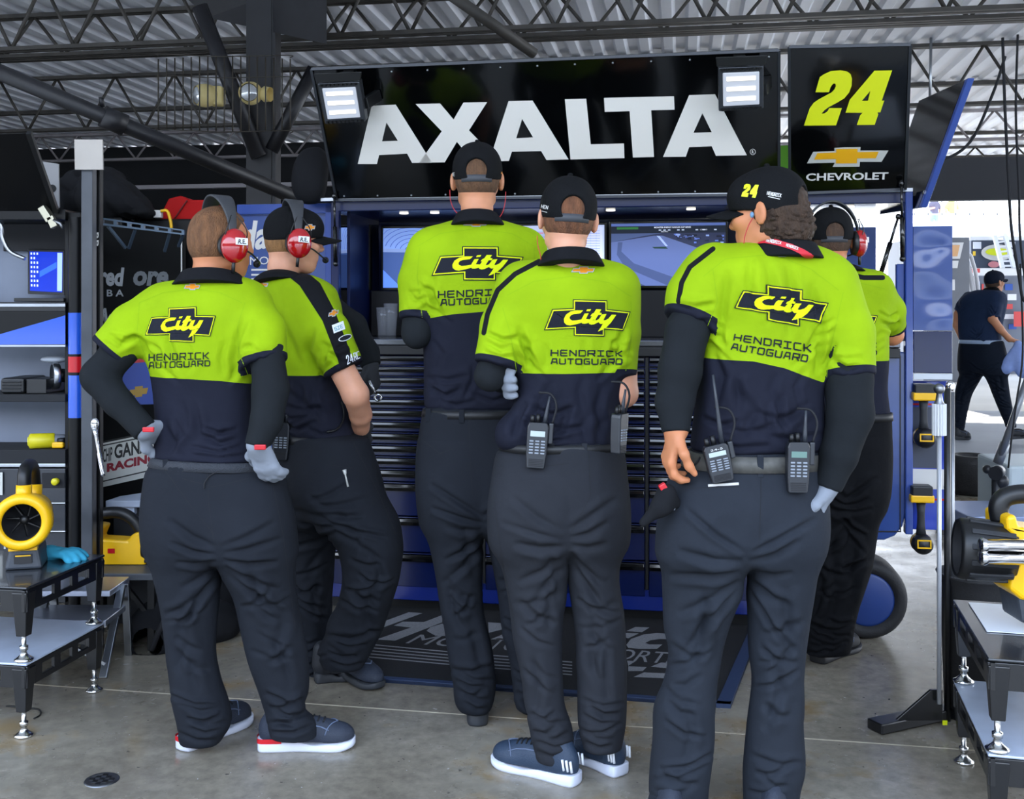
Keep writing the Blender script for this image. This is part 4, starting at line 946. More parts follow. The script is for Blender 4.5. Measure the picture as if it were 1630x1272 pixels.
# hutch
ZT = Q(1000, 320).z; VB = 0.42
MB(FM).box((UL+0.02, 0.0, ZT-0.028), (UR, 0.9, ZT+0.02)).build('header', mat('navy_header', '0a1a44', .25, coat=.3), cab, 0.005)
MB(FM).box((UL+0.02, VB+0.28, ZC), (Q(1285, 500).x, VB+0.30, ZT-0.03)).build('back_panel', mat('navy_back', '0b173e', 0.35, spec=0.3), cab)
zb_ = Q(1350, 362, 0.7).z
MB(FM).box((Q(1285, 500).x, VB+0.28, ZC), (UR-0.02, VB+0.30, zb_)).build('back_panel', navy_l, cab, 0.004)
MB(FM).box((Q(1285, 500).x-0.03, VB+0.2, ZC), (Q(1285, 500).x, VB+0.30, ZT-0.03)).build('divider', navy, cab)
MB(FM).box((UL+0.02, 0.0, ZC), (UL+0.06, 0.04, ZT)).build('post', navy, cab, 0.004)
MB(FM).box((UL+0.07, 0.10, ZC), (UL+0.085, 0.6, ZT)).build('side_panel', mat('navy_back', ''), cab)
MB(FM).box((Q(1440, 500).x, -0.02, 0.45), (Q(1452, 500).x, 0.03, ZT+0.03)).build('post', mat('post_blue', '2a4690', 0.2, coat=0.6), cab, 0.004)
MB(FM).box((Q(1427, 500).x, 0.0, ZC), (Q(1440, 500).x, 0.03, Q(1430, 420).z)).build('post', mat('post_blue', ''), cab, 0.004)
# lower dark shelf trough behind the counter
MB(FM).box((UL+0.1, VB-0.02, ZC), (Q(1285, 500).x-0.03, VB+0.28, Q(900, 462, 0.4).z)).build('shelf_box', dark_in, cab, 0.005)
# rail of light metal along the header
MB(FM).box((UL-0.02, -0.03, ZT+0.02), (UR+0.01, 0.0, ZT+0.035)).build('rail', alu, cab)
# spotlights under the header: little lit lenses
for px_, py_ in ((643, 336), (692, 349), (972, 334), (1100, 333), (1352, 329)):
    p = Q(px_, py_, 0.0); v_ = 0.12
    k_ = (px_-CX)/F
    u_ = Q(px_, 330, v_).x
    MB(FM).cyl((u_, v_, ZT-0.034), (u_, v_, ZT-0.028), 0.022, n=12).build('spotlight', glow, cab)
# gas struts
gs = black_gloss
b = MB(FM)
def strut(name, a, b2, va, vb, lab=None):
    A = Q(a[0], a[1], va); B = Q(b2[0], b2[1], vb); m_ = MB(FM); d = B-A
    m_.cyl(A, A+d*0.55, 0.011, n=10); m_.cyl(A+d*0.5, B, 0.006, n=8); m_.ball(A, 0.014, 10); m_.ball(B, 0.014, 10)
    return m_.build(name, black_gloss, cab)
strut('gas_strut', (534, 420), (532, 312), -0.03, -0.06); strut('gas_strut', (1437, 412), (1435, 292), -0.03, -0.08); strut('gas_strut', (1402, 436), (1430, 345), 0.02, 0.02)
# wheel under the right end
wh = MB(FM); wc = Q(1377, 950, -0.05); wr = wc.z
wh.lathe((wc.x, -0.10, wr), (0, 1, 0), [(0.0, wr*0.66), (-0.012, wr*0.72), (-0.02, wr*0.86), (0.0, wr*0.96), (0.03, wr), (0.17, wr), (0.2, wr*0.95), (0.2, 0.05)], 48)
w_o = wh.build('wheel', rubber, cab)
hb = MB(FM); hb.lathe((wc.x, -0.10, wr), (0, 1, 0), [(-0.004, 0.0), (-0.004, wr*0.60), (0.004, wr*0.69), (0.03, wr*0.69)], 48)
hb.build('wheel_cover', mat('cover_blue', '1a3674', 0.45, coat=0.1), w_o)

# ------------------------------------------------------------------ side doors standing open
dl = thing('open_door', 'navy side door left of the cabinet with white lettering behind two crewmen', 'cabinet door', FM @ Vector((Q(460, 400, 0.1).x, 0.1, 1.2)), -TH)
u0, u1 = Q(380, 400, 0.1).x, Q(531, 400, 0.1).x; z0, z1 = 0.5, Q(460, 325, 0.1).z
MB(FM).box((u0, 0.10, z0), (u1, 0.13, z1)).build('panel', navy_l, dl, 0.006)
MB(FM).box((u1-0.035, 0.075, z0), (u1+0.0, 0.14, z1+0.0)).build('frame', mat('post_blue', ''), dl, 0.004)
MB(FM).box((u0, 0.075, z1-0.05), (u1, 0.0999, z1)).build('frame', mat('post_blue', ''), dl, 0.004)
def qp(px, py, v): return Q(px, py, v)
t_ = MB(FM); words(t_, 'da', [qp(384, 402, .098), qp(427, 395, .098), qp(427, 352, .098), qp(384, 350, .098)], 0.03, 0.2)
words(t_, 'MOT', [qp(398, 422, .098), qp(440, 420, .098), qp(440, 408, .098), qp(398, 409, .098)])
for yy in (428, 436, 443, 450): t_.add([qp(400, yy+3, .098), qp(462, yy+2.5, .098), qp(462, yy, .098), qp(400, yy, .098)], [(0, 1, 2, 3)])
t_.build('lettering', white_p, dl)

dr = thing('side_door', 'dented navy door panel standing open at the right end of the cabinet', 'cabinet door', FM @ Vector((Q(1484, 500).x, 0.0, 1.1)), -TH)
u0, u1 = Q(1454, 500).x, Q(1516, 500).x
# dented sheet: a real displaced grid
def dent(u, z):
    d = 0
    for (px_, py_, r_, a_) in ((1478, 395, .055, .012), (1490, 478, .06, .010), (1500, 392, .03, .007), (1470, 430, .05, -.006), (1500, 505, .04, -.006)):
        p = Q(px_, py_); d += a_*math.exp(-((u-p.x)**2+(z-p.z)**2*1.3)/r_**2)
    return d
zt_, zm_ = Q(1484, 360).z, Q(1484, 526).z; NX, NZ = 26, 60; g = MB(FM); vs = []
for jz in range(NZ+1):
    for ix in range(NX+1):
        u = u0+(u1-u0)*ix/NX; z = zm_+(zt_-zm_)*jz/NZ; vs.append((u, dent(u, z), z))
fs = [(j*(NX+1)+i, j*(NX+1)+i+1, (j+1)*(NX+1)+i+1, (j+1)*(NX+1)+i) for j in range(NZ) for i in range(NX)]
g.add(vs, fs, True); g.box((u0, 0.02, zm_), (u1, 0.04, zt_))
g.build('panel', navy_l, dr)
MB(FM).box((u0, 0.0, Q(1484, 594).z), (u1, 0.04, zm_-0.004)).build('panel', navy, dr, 0.003)
MB(FM).box((u0, -0.002, Q(1484, 604).z), (u1, 0.04, Q(1484, 595).z)).build('edge_strip', alu, dr)
# lower side board, blue with white and red stripe, behind the hung tools
zb0, zb1 = Q(1484, 848).z, Q(1484, 608).z
MB(FM).box((Q(1454, 500).x, 0.06, zb0), (Q(1518, 500).x, 0.10, zb1)).build('lower_board', mat('board_blue', '2440b0', 0.3, coat=0.5), dr, 0.003)
stp = MB(FM)
for a_, b_ in ((750, 782), ): stp.box((Q(1454, 500).x, 0.055, Q(1484, b_).z), (Q(1518, 500).x, 0.0595, Q(1484, a_).z))
stp.build('white_stripe', white_p, dr)
stp = MB(FM); stp.box((Q(1454, 500).x, 0.055, Q(1484, 800).z), (Q(1518, 500).x, 0.0595, Q(1484, 797).z)); stp.box((Q(1454, 500).x, 0.055, Q(1484, 647).z), (Q(1490, 500).x, 0.0595, Q(1484, 644).z))
stp.build('red_stripe', red_p, dr)
MB(FM).box((Q(1456, 500).x, 0.055, Q(1484, 748).z), (Q(1500, 500).x, 0.0595, Q(1484, 650).z)).build('dark_panel', mat('dark_board', '3a4050', 0.4), dr)

# ------------------------------------------------------------------ screens in the hutch
def screen(label, pxa, pya, pxb, pyb, v, mats):
    r_ = thing('monitor', label, 'monitor', FM @ Vector(((Q(pxa, 400, v).x+Q(pxb, 400, v).x)/2, v, Q(pxa, pyb, v).z)), -TH, 'screens in the cabinet hutch')
    a, c = Q(pxa, pyb, v), Q(pxb, pya, v)
    MB(FM).box((a.x-0.012, v-0.0, a.z-0.014), (c.x+0.012, v+0.04, c.z+0.014)).build('housing', black_gloss, r_, 0.004)
    return r_, a, c
def pic(r_, a, c, v, shapes, name='picture'):
    """shapes: (material, [(x, y) 0..1 polygon]) painted on the lit panel"""
    mb = MB(FM); ms = []
    for k, (m_, poly) in enumerate(shapes):
        if m_ not in ms: ms.append(m_)
        mb.cur = ms.index(m_)
        tess(mb, [[Vector((a.x+(c.x-a.x)*x, v-0.001-0.0003*k, a.z+(c.z-a.z)*y)) for x, y in poly]])
    return mb.build(name, ms, r_)
def em(h, s=1.0): return mat('screen_'+h, h, 0.25, emit=s*0.75, spec=0.3)
R_ = lambda x0, y0, x1, y1: [(x0, y0), (x1, y0), (x1, y1), (x0, y1)]
s1, a1, c1 = screen('big screen with a race broadcast of a banked track, right of the paper sheets', 973, 354, 1155, 455, VB, None)
sh = [(em('4a5a86'), R_(0, 0, 1, 1)), (em('5a6fae'), R_(0, .95, 1, 1)), (em('1c2434'), R_(0, .84, 1, .955)),
      (em('2c3350'), [(0, .70), (.3, .80), (.45, .84), (1, .84), (1, .50), (.80, .60)]), (em('5c6ca0'), [(0, 0), (0, .70), (.38, .80), (.45, .80), (.85, .54), (.62, .30), (.5, .0)]),
      (em('46547f'), [(.06, .7), (.10, .70), (.09, .55), (.2, .36), (.6, .1), (.62, 0), (.5, 0), (.12, .30), (.05, .5)]),
      (em('3457c8'), [(0, 0), (0, .33), (.04, .31), (.20, 0)]), (em('3e4a6c'), [(.25, .0), (.3, .0), (.1, .16), (.1, .14)]),
      (em('1c3a34'), [(.36, .62), (.48, .625), (.50, .59), (.38, .595)]), (em('35753f'), R_(.05, .905, .24, .94)), (em('a9bce8'), [(.40, .8), (.43, .79), (.50, .63), (.48, .63)])]
rr = random.Random(3)
for _ in range(46): x_ = rr.uniform(.55, .98); y_ = rr.uniform(.80-(x_-.5)*.55, .83); w_ = rr.uniform(.01, .05); sh.append((em(rr.choice(['11162a', '8ea4e0', '1b2440', '5c74c0'])), R_(x_, y_-rr.uniform(.008, .03), min(.995, x_+w_), y_)))
for x_ in (.42, .46, .5, .58, .62, .74, .80, .9): sh.append((em('c8d4f0'), R_(x_, .875, x_+.022, .893)))
p1 = pic(s1, a1, c1, VB, sh)
tl_ = MB(FM); L = lambda x, y: Vector((a1.x+(c1.x-a1.x)*x, VB-0.022, a1.z+(c1.z-a1.z)*y))
words(tl_, 'MONSTER ENERGY NASCAR CUP SERIES', [L(.38, .915), L(.70, .915), L(.70, .94), L(.38, .94)], 0.02)
words(tl_, 'KESELOWSKI', [L(.44, .85), L(.50, .85), L(.50, .87), L(.44, .87)]); words(tl_, 'LOGANO', [L(.78, .875), L(.84, .875), L(.84, .895), L(.78, .895)])
tl_.build('caption', em('e6ecff'), p1)
s2, a2, c2 = screen('pale screen of timing sheets seen between two crew heads', 802, 358, 962, 452, VB, None)
sh = [(em('c2cdf2'), R_(0, 0, 1, 1)), (em('a8b6e2'), R_(0.02, .02, .62, .9)), (em('d6deff'), R_(.66, .04, .98, .96)), (em('d08aa0'), R_(.05, .86, .4, .88))]
for i in range(20): sh.append((em('7d8ab8'), R_(.68, .08+i*.043, .96, .087+i*.043)))
for i in range(5): sh.append((em('7d8ab8'), R_(.70+i*.055, .08, .703+i*.055, .92)))
for i in range(14): sh.append((em('5e6ca0'), R_(.04, .8-i*.05, .30+.2*rr.random(), .807-i*.05)))
pic(s2, a2, c2, VB, sh)
def track_pic(flip):
    sh = [(em('7f9fe8'), R_(0, 0, 1, 1)), (em('3c5590'), R_(0, 0, 1, .60)), (em('7f96c8'), [(0, .60), (0, .66), (1, .62), (1, .57)]), (em('5c86e4'), [(.0, .0), (.0, .30), (.22, .0)]), (em('2c4070'), [(.25, 0), (.6, .55), (1, .55), (1, 0)])]
    for i in range(9):
        p = arc((.35, 0, .62), .08+.062*i, 0.05, 2.9, 14); q = arc((.35, 0, .62), .087+.062*i, 0.05, 2.9, 14)
        poly = [(min(.999, max(.001, v.x)), min(.999, v.z)) for v in p+q[::-1]]; sh.append((em('2f4478'), poly))
    if flip: sh = [(m_, [(1-x, y) for x, y in pl]) for m_, pl in sh]
    return sh
s3, a3, c3 = screen('screen showing a fence and grey track left of the tallest crewman', 610, 362, 742, 458, VB, None)
pic(s3, a3, c3, VB, track_pic(False))
s4, a4, c4 = screen('narrow blue screen just right of the capped headset wearer', 540, 362, 586, 458, VB, None)
pic(s4, a4, c4, VB, track_pic(True))

# ------------------------------------------------------------------ things on the counter
clear = mat('clear_plastic', '8a8e96', 0.1, alpha=0.25)
def cup(px, label, h=0.15, r=0.034, v=0.25):
    p = Q(px, 530, v); m = MB(FM); m.lathe((p.x, v, ZC), (0, 0, 1), [(0.0, 0), (0.0, r*.8), (h*.55, r*.92), (h*.6, r), (h, r*1.08), (h, r), (h*.62, r*.9), (.01, r*.75)], 20)
    return tag(m.build('plastic_cup', clear, None), label, 'cup', 'clear cups on the counter')
cup(610, 'clear cup on the counter, second from the tall crewman'); cup(622, 'clear cup on the counter nearest the tall crewman', 0.17)
bx = MB(FM); p = Q(660, 530, .28); bx.box((p.x-.05, .25, ZC), (p.x+.07, .36, ZC+.1)); tag(bx.build('small_box', black_satin, None, .006), 'small black box on the counter beside the clear cups', 'box')
# computer mouse-like black dish by the right elbow
p = Q(1425, 535, .0); m = MB(FM); m.ball((p.x-.01, 0.05, ZC+.02), (.07, .05, .022), 20); m.box((p.x-.07, 0.0, ZC+.0), (p.x+.05, .1, ZC+.012))
tag(m.build('black_dish', black_satin, None), 'low black tray on the counter end by the right elbow', 'tray')

# ------------------------------------------------------------------ sign boards over the hutch
P_bl, P_br = FM @ Q(535, 322, -0.02), FM @ Q(1240, 312, -0.02)
P_tl = FM @ Q(495, 110, -0.36)
SP = Plane(P_bl, P_br, P_tl)
board_m = mat('sign_black', '040506', 0.10, spec=.35, coat=0.35, bump=0.01, bscale=2)
def board(name, label, px4, cat):
    c = [SP.at(*p) for p in px4]; m = MB(); nrm = -SP.n
    m.prism(c, nrm*0.03); base = thing(name, label, cat, (sum((p.x for p in c))/4, sum((p.y for p in c))/4, min(p.z for p in c)), -TH)
    m.build('panel', board_m, base, 0.004)
    e = MB()
    for i in range(4):
        a, b2 = c[i], c[(i+1) % 4]; e.bar(a+SP.n*0.003, b2+SP.n*0.003, 0.012, 0.012)
    e.build('edge_trim', mat('edge_dark', '3a3d42', 0.35, 0.6), base)
    return base, c
sb, sbc = board('sign_board', 'wide black sign board with AXALTA in big white letters above the crew', [(536, 318), (1240, 309), (1240, 80), (496, 110)], 'sign')
nb, nbc = board('number_board', 'black board with yellow 24 and gold bowtie right of the wide sign', [(1257, 308), (1441, 301), (1449, 71), (1256, 75)], 'sign')
def dec(name, loops, m, parent, off=0.004, plane=None):
    mb = MB(); pl = plane or SP
    for lp in loops:       # each lp: list of loops (outer + holes) in px
        tess(mb, [[pl.at(x, y, off) for x, y in l] for l in lp])
    return mb.build(name, m, parent)
z2 = lambda pts: [(450+x/3.18, y/3.18) for x, y in pts]
z3 = lambda pts: [(900+x/2.233, y/2.233) for x, y in pts]
dec('lettering', [
    [z2([(380,830),(450,535),(572,530),(756,824),(655,825),(630,778),(488,785),(477,830)]), z2([(525,620),(583,713),(503,715)])],
    [z2([(672,526),(797,524),(865,605),(915,519),(1035,517),(943,660),(1098,818),(965,821),(882,718),(820,822),(690,824),(805,665)])],
    [z2([(1045,817),(1143,512),(1265,509),(1447,807),(1335,810),(1308,765),(1160,768),(1145,815)]), z2([(1212,602),(1267,695),(1182,700)])],
    [z3([(-2,353),(74,351),(90,513),(208,510),(210,562),(18,567)])],
    [z3([(137,348),(386,342),(388,390),(305,392),(315,558),(240,560),(228,395),(140,398)])],
    [z3([(347,558),(440,338),(532,335),(645,552),(535,554),(520,520),(440,523),(428,557)]), z3([(487,402),(520,470),(455,472)])]], mat('sign_white', 'e6e2da', .55), sb)
rg = MB(); cc = z3([(666, 540)])[0]
ring = [(cc[0]+4.6*math.cos(t), cc[1]+5*math.sin(t)) for t in [i*PI/10 for i in range(20)]]; ring2 = [(cc[0]+3.8*math.cos(t), cc[1]+4.2*math.sin(t)) for t in [i*PI/10 for i in range(20)]]
tess(rg, [[SP.at(x, y, .004) for x, y in ring], [SP.at(x, y, .004) for x, y in ring2]])
words(rg, 'R', [SP.at(cc[0]-1.6, cc[1]+2.5, .004), SP.at(cc[0]+1.8, cc[1]+2.5, .004), SP.at(cc[0]+1.8, cc[1]-2.5, .004), SP.at(cc[0]-1.6, cc[1]-2.5, .004)], 0.02)
rg.build('registered_mark', white_p, sb)
for t in [i/12 for i in range(13)]:
    for a, b2 in ((sbc[3], sbc[2]), (sbc[0], sbc[1])):
        p = a.lerp(b2, 0.02+t*0.96)+(sbc[0]-sbc[3]).normalized()*(0.025 if a is sbc[3] else -0.02)+SP.n*0.004; rv = MB(); rv.ball(p, 0.005, 8); rv.build('rivet', alu, sb)
z4 = lambda pts: [(1270+x/6.36, 100+y/6.36) for x, y in pts]
dec('number', [
    [z4([(178,298),(222,145),(260,118),(330,85),(430,75),(500,88),(535,115),(548,160),(545,230),(520,300),(470,360),(400,402),(310,450),(270,480),(240,515),(270,512),(300,490),(318,458),(446,458),(386,634),(62,636),(120,460),(160,405),(210,370),(340,300),(370,270),(385,235),(380,212),(362,210),(345,225),(330,250),(315,298)])],
    [z4([(483,505),(525,375),(775,80),(955,76),(850,382),(875,382),(835,502),(805,503),(815,520),(778,628),(597,630),(630,532),(655,506)]), z4([(648,385),(735,283),(710,384)])]], lime_p, nb)
dec('bowtie_rim', [[z4([(92,1018),(155,902),(370,893),(372,862),(460,855),(635,853),(632,888),(918,888),(848,1002),(628,1002),(625,1052),(352,1055),(375,1012)])]], silver_p, nb)
dec('bowtie', [[z4([(165,980),(197,915),(388,908),(388,872),(605,870),(603,905),(818,902),(790,966),(600,968),(598,1018),(385,1020),(387,975)])]], gold_p, nb, 0.006)
wd_ = MB(); q_ = z4([(82, 1195), (912, 1183), (918, 1107), (84, 1120)]); words(wd_, 'CHEVROLET', [SP.at(x, y, .004) for x, y in q_], 0.025); wd_.build('lettering', white_p, nb)
# lime edge seen between the two boards
g = MB(FM); u_ = Q(1249, 280, .03).x; g.box((u_-.018, .02, ZT+.03), (u_+.018, .05, Q(1249, 232, .03).z)); tag(g.build('lime_post', lime_light, None), 'lime green post in the gap between the two black boards', 'post')
# folded side lid, a long navy edge leaning right
A_, B_ = W(1466, 330, 4.62), W(1541, 124, 4.35)
m = MB(); d = (B_-A_); s_ = Vector((0.02, 0.55, 0.02))
lid = thing('raised_lid', 'raised black lid with navy edge leaning outward right of the number board', 'lid', A_, 0); e_ = Vector((.028, 0, 0)); f_ = Vector((0, .03, 0))
m.hexa([A_, A_+e_, A_+e_+f_, A_+f_, B_, B_+e_, B_+e_+f_, B_+f_]); m.build('edge', mat('post_blue', ''), lid, .003)
m = MB(); A2, B2 = A_+f_, B_+f_; m.hexa([A2, A2+e_*.8, A2+e_*.8+s_, A2+s_, B2, B2+e_*.8, B2+e_*.8+s_, B2+s_]); m.build('panel', black_gloss, lid, .003)

# flood lights
def flood(px4, label):
    """px4 of the housing: tl, tr, br, bl ; lens inset"""
    c = [SP.at(x, y, 0.16) for x, y in px4]; n_ = SP.n; cen = sum(c, Vector())/4
    r_ = thing('floodlight', label, 'floodlight', cen-Vector((0, 0, .07)), -TH, 'flood lights on the wide sign')
    f = quadmap([c[3], c[2], c[1], c[0]]); m = MB(); m.prism([f(0, 0), f(1, 0), f(1, 1), f(0, 1)], -n_*0.05); m.build('housing', mat('lamp_grey', '3f4247', 0.4, 0.5), r_, .006)
    fin = MB()
    for y0 in (.93, .03):
        fin = MB(); fin.prism([f(.05, y0), f(.95, y0), f(.95, y0+.05), f(.05, y0+.05)], n_*0.003)
        for k in range(9): x0 = .06+k*.1; fin.prism([f(x0, y0), f(x0+.05, y0), f(x0+.05, y0+.05), f(x0, y0+.05)], n_*0.012)
        fin.build('cooling_fins', black_satin, r_)
    l_ = MB(); l_.prism([f(.1, .13), f(.9, .13), f(.9, .89), f(.1, .89)], n_*0.008); l_.build('lens', mat('lens_white', 'b4b7be', 0.15, emit=0.35), r_, .004)
    t_ = MB()
    for yy in (.25, .48, .71): t_.prism([f(.18, yy), f(.82, yy), f(.82, yy+.09), f(.18, yy+.09)], n_*0.012)
    t_.build('light_strip', mat('strip_glow', 'fff4e2', .4, emit=.75), r_, .002)
    br = MB(); hood = [f(-.03, 1.02), f(1.03, 1.02), f(1.08, 1.22), f(-.05, 1.22)]; br.prism(hood, -n_*0.012)
    br.bar(f(.5, 1.1)-n_*.01, f(.5, .9)-n_*.16, .05, .03); br.bar(f(1.0, .4)-n_*.03, f(1.15, .35)-n_*.155, .03, .05); br.build('bracket', black_satin, r_, .003)
    return r_
flood([(505, 133), (572, 130), (582, 194), (517, 198)], 'flood light on the left end of the wide black sign')
flood([(1143, 108), (1216, 105), (1216, 174), (1144, 178)], 'flood light on the right end of the wide black sign')

# ------------------------------------------------------------------ floor mat
mt = thing('floor_mat', 'black logo floor mat with grey lettering and stripes in front of the cabinet', 'floor mat', FM @ Vector((0.0, -0.5, 0)), -TH)
matm = mat('mat_pile', '1a1b1f', 0.95, var=0.25, vscale=200, bump=0.5, bscale=400)
fl, fr_ = WF(553, 1080), WF(1178, 1126)
bl_, br2 = WF(590, 955), WF(1222, 985)
z_ = 0.012
def wz(px, py, z=0.0122): return WF(px, py, z)
m = MB(); m.prism([WF(548, 1082), WF(1163, 1128), WF(1212, 1000), WF(620, 962)], (0, 0, z_)); m.build('pile', matm, mt)
m = MB(); m.prism([WF(1140, 1127), WF(1163, 1128), WF(1212, 1000), WF(1196, 1000)], (0, 0, z_+.004)); m.prism([WF(548, 1082), WF(1163, 1128), WF(1164, 1124), WF(549, 1078)], (0, 0, z_+.004)); m.build('rubber_edge', mat('mat_edge', '2e3d5c', 0.5), mt)
mg = mat('mat_grey', '84858a', 0.95, var=0.2, vscale=200)
m = MB()
fl_ = lambda pts: [wz(560+x/4.794, 950+y/4.794) for x, y in pts]
for pl in ([(200,245),(240,190),(435,118),(540,125),(215,243)], [(320,220),(390,190),(550,193),(690,140),(690,195),(330,335),(188,326),(450,235)], [(570,260),(600,232),(690,205),(740,240),(730,300),(640,298)],
           [(1040,195),(1205,205),(1205,235),(1045,275)], [(1060,325),(1205,265),(1210,330),(1150,328)]): tess(m, [fl_(pl)])
f2 = lambda pts: [wz(900+x/4.794, 940+y/4.794) for x, y in pts]
for pl in ([(465,310),(535,278),(642,282),(585,318)], [(460,325),(560,328),(480,365),(462,360)], [(465,415),(500,370),(600,335),(700,325),(800,332),(850,350),(850,375),(720,370),(650,380),(610,400),(640,412),(740,412),(700,445),(560,445),(480,438)],
           [(470,535),(535,540),(480,575)], [(480,578),(620,585),(590,615),(480,615)], [(650,582),(730,550),(830,555),(800,595)], [(520,660),(600,625),(760,632),(820,640),(790,672)]): tess(m, [f2(pl)])
for k in range(5):
    y0 = 357+k*24
    for i in range(8):
        a_, b_ = fl_([(110+i*80, y0+i*7.5), (190+i*80, y0+(i+1)*7.5)]); dn = fl_([(110+i*80, y0+8+i*7.5)])[0]-a_
        m.add([a_, b_, b_+dn, a_+dn], [(0, 1, 2, 3)])
    a_, b_ = fl_([(1070, y0+86), (1250, y0+100)]); dn = fl_([(1070, y0+94)])[0]-a_; m.add([a_, b_, b_+dn, a_+dn], [(0, 1, 2, 3)])
    a_, b_ = fl_([(1560, y0+128), (1680, y0+138)]); m.add([a_, b_, b_+dn, a_+dn], [(0, 1, 2, 3)])
m.build('lettering', mg, mt); m = MB(); words(m, 'MO', [wz(645, 1024), wz(725, 1030), wz(750, 1016), wz(670, 1010)], 0, 0)
m.build('lettering', mg, mt); m = MB(); words(m, 'TOR', [wz(770, 1034), wz(850, 1038), wz(865, 1020), wz(790, 1016)], 0, 0)
m.build('lettering', mg, mt); m = MB(); words(m, 'SPORTS', [wz(930, 1046), wz(1075, 1058), wz(1086, 1040), wz(948, 1030)], 0, 0)
m.build('lettering', mg, mt)
# ================================================================== left side: trays, other team's black cabinet, cases
foot_m = mat('foot_steel', 'c6c6c4', .2, 1.0)
def tray(label, c, rz, L, Wd, z0, H_, group, m_top, fl=True):
    """stackable steel riser: deck with slotted rails, four tapered legs on screw feet. c = centre, L along local x, Wd along y"""
    r_ = thing('equipment_riser', label, 'riser', (c[0], c[1], z0), rz, group)
    M_ = wmat(r_); D = MB(M_); zt = H_; D.box((-L/2, -Wd/2, zt-.008), (L/2, Wd/2, zt)); D.build('deck', m_top, r_, .003)
    for sx_ in (-1, 1):
        m = MB(M_); x = sx_*(L/2-.012); y0, y1 = -Wd/2, Wd/2; ol = [(x-.006, y0, zt-.012), (x-.006, y1, zt-.012), (x-.006, y1, zt-.085), (x-.006, y0, zt-.085)]; hs = []
        n = 3
        for k in range(n):
            a = y0+.08+(Wd-.16)*k/n+.02; b = y0+.08+(Wd-.16)*(k+1)/n-.02; hs.append([(x-.006, a, zt-.030), (x-.006, b, zt-.030), (x-.006, b, zt-.065), (x-.006, a, zt-.065)])
        m.prism(ol, (.012, 0, 0), holes=hs); m.build('side_rail', black_steel, r_, .002)
    for sy_ in (-1, 1):
        m = MB(M_); y = sy_*(Wd/2-.012); ol = [(-L/2, y-.006, zt-.012), (L/2, y-.006, zt-.012), (L/2, y-.006, zt-.085), (-L/2, y-.006, zt-.085)]; hs = []
        n = 4
        for k in range(n):
            a = -L/2+.08+(L-.16)*k/n+.02; b = -L/2+.08+(L-.16)*(k+1)/n-.02; hs.append([(a, y-.006, zt-.030), (b, y-.006, zt-.030), (b, y-.006, zt-.065), (a, y-.006, zt-.065)])
        m.prism(ol, (0, .012, 0), holes=hs); m.build('end_rail', black_steel, r_, .002)
    for sx_ in (-1, 1):
        for sy_ in (-1, 1):
            x, y = sx_*(L/2-.028), sy_*(Wd/2-.028); m = MB(M_); a, b = .028, .018; zb = .085
            m.hexa([(x-b, y-b, zb), (x+b, y-b, zb), (x+b, y+b, zb), (x-b, y+b, zb), (x-a, y-a, zt-.02), (x+a, y-a, zt-.02), (x+a, y+a, zt-.02), (x-a, y+a, zt-.02)]); lg = m.build('leg', black_steel, r_, .003)
            m = MB(M_); m.lathe((x, y, 0), (0, 0, 1), [(0, 0), (0, .030), (.006, .032), (.012, .022), (.022, .012), (.034, .009), (.036, .014), (.05, .014), (.052, .0075), (.09, .0075)], 20); m.build('screw_foot', foot_m, lg)
    return r_
top_b = mat('deck_black', '23262b', .22, coat=.5, var=.1); top_l = mat('deck_pale', 'b4bfd2', .3, .2, var=.1)
# left stack: right side runs from the near foot to the far foot
pa, pb = WF(38, 1172), WF(150, 1100); dv = (pb-pa).normalized(); Wd = (pb-pa).length+.056; rzL = math.atan2(dv.y, dv.x)-PI/2; Ll = 1.0
cL = (pa+pb)/2+Vector((-math.cos(rzL), -math.sin(rzL), 0))*(Ll/2-.028)
tray('black steel riser on the floor at the left edge, bottom of its stack', cL, rzL, Ll, Wd, 0, .255, 'left riser stack', top_l)
tray('black steel riser carrying the yellow blower, top of the left stack', cL, rzL, Ll, Wd, .256, .255, 'left riser stack', top_b)
# right stack
pa, pb = WF(1550, 1218+60), WF(1505, 1190)
bk, fr2 = Vector((1.42, 3.44, 0)), Vector((1.275, 2.86, 0)); dv = (bk-fr2).normalized(); rzR = math.atan2(dv.y, dv.x)-PI/2; Wr = (bk-fr2).length
cR = (bk+fr2)/2+Vector((math.cos(rzR), math.sin(rzR), 0))*.5
tray('black steel riser on the floor at the right edge, bottom of its stack', cR, rzR, 1.0, Wr, 0, .255, 'right riser stack', top_l)
tray('black steel riser with white sheet at the right edge, top of its stack', cR, rzR, 1.0, Wr, .256, .255, 'right riser stack', top_b)
MR = Matrix.Translation(cR) @ Matrix.Rotation(rzR, 4, 'Z')
m = MB(MR); m.box((-.46, -.05, .5125), (-.02, .26, .515)); tag(m.build('white_sheet', mat('sheet_white', 'dfe6f0', .25, coat=.3), None), 'white sheet lying on the right riser below the blower', 'sheet')
m = MB(MR); m.tube(smooth_path([(-.30, -.16, .517), (-.30, -.16, .545), (-.27, -.17, .552), (-.12, -.19, .552), (-.09, -.19, .545), (-.09, -.19, .517)], 4), .006, 8); tag(m.build('carry_handle', black_satin, None), 'black bar handle fixed on the right riser deck', 'handle')

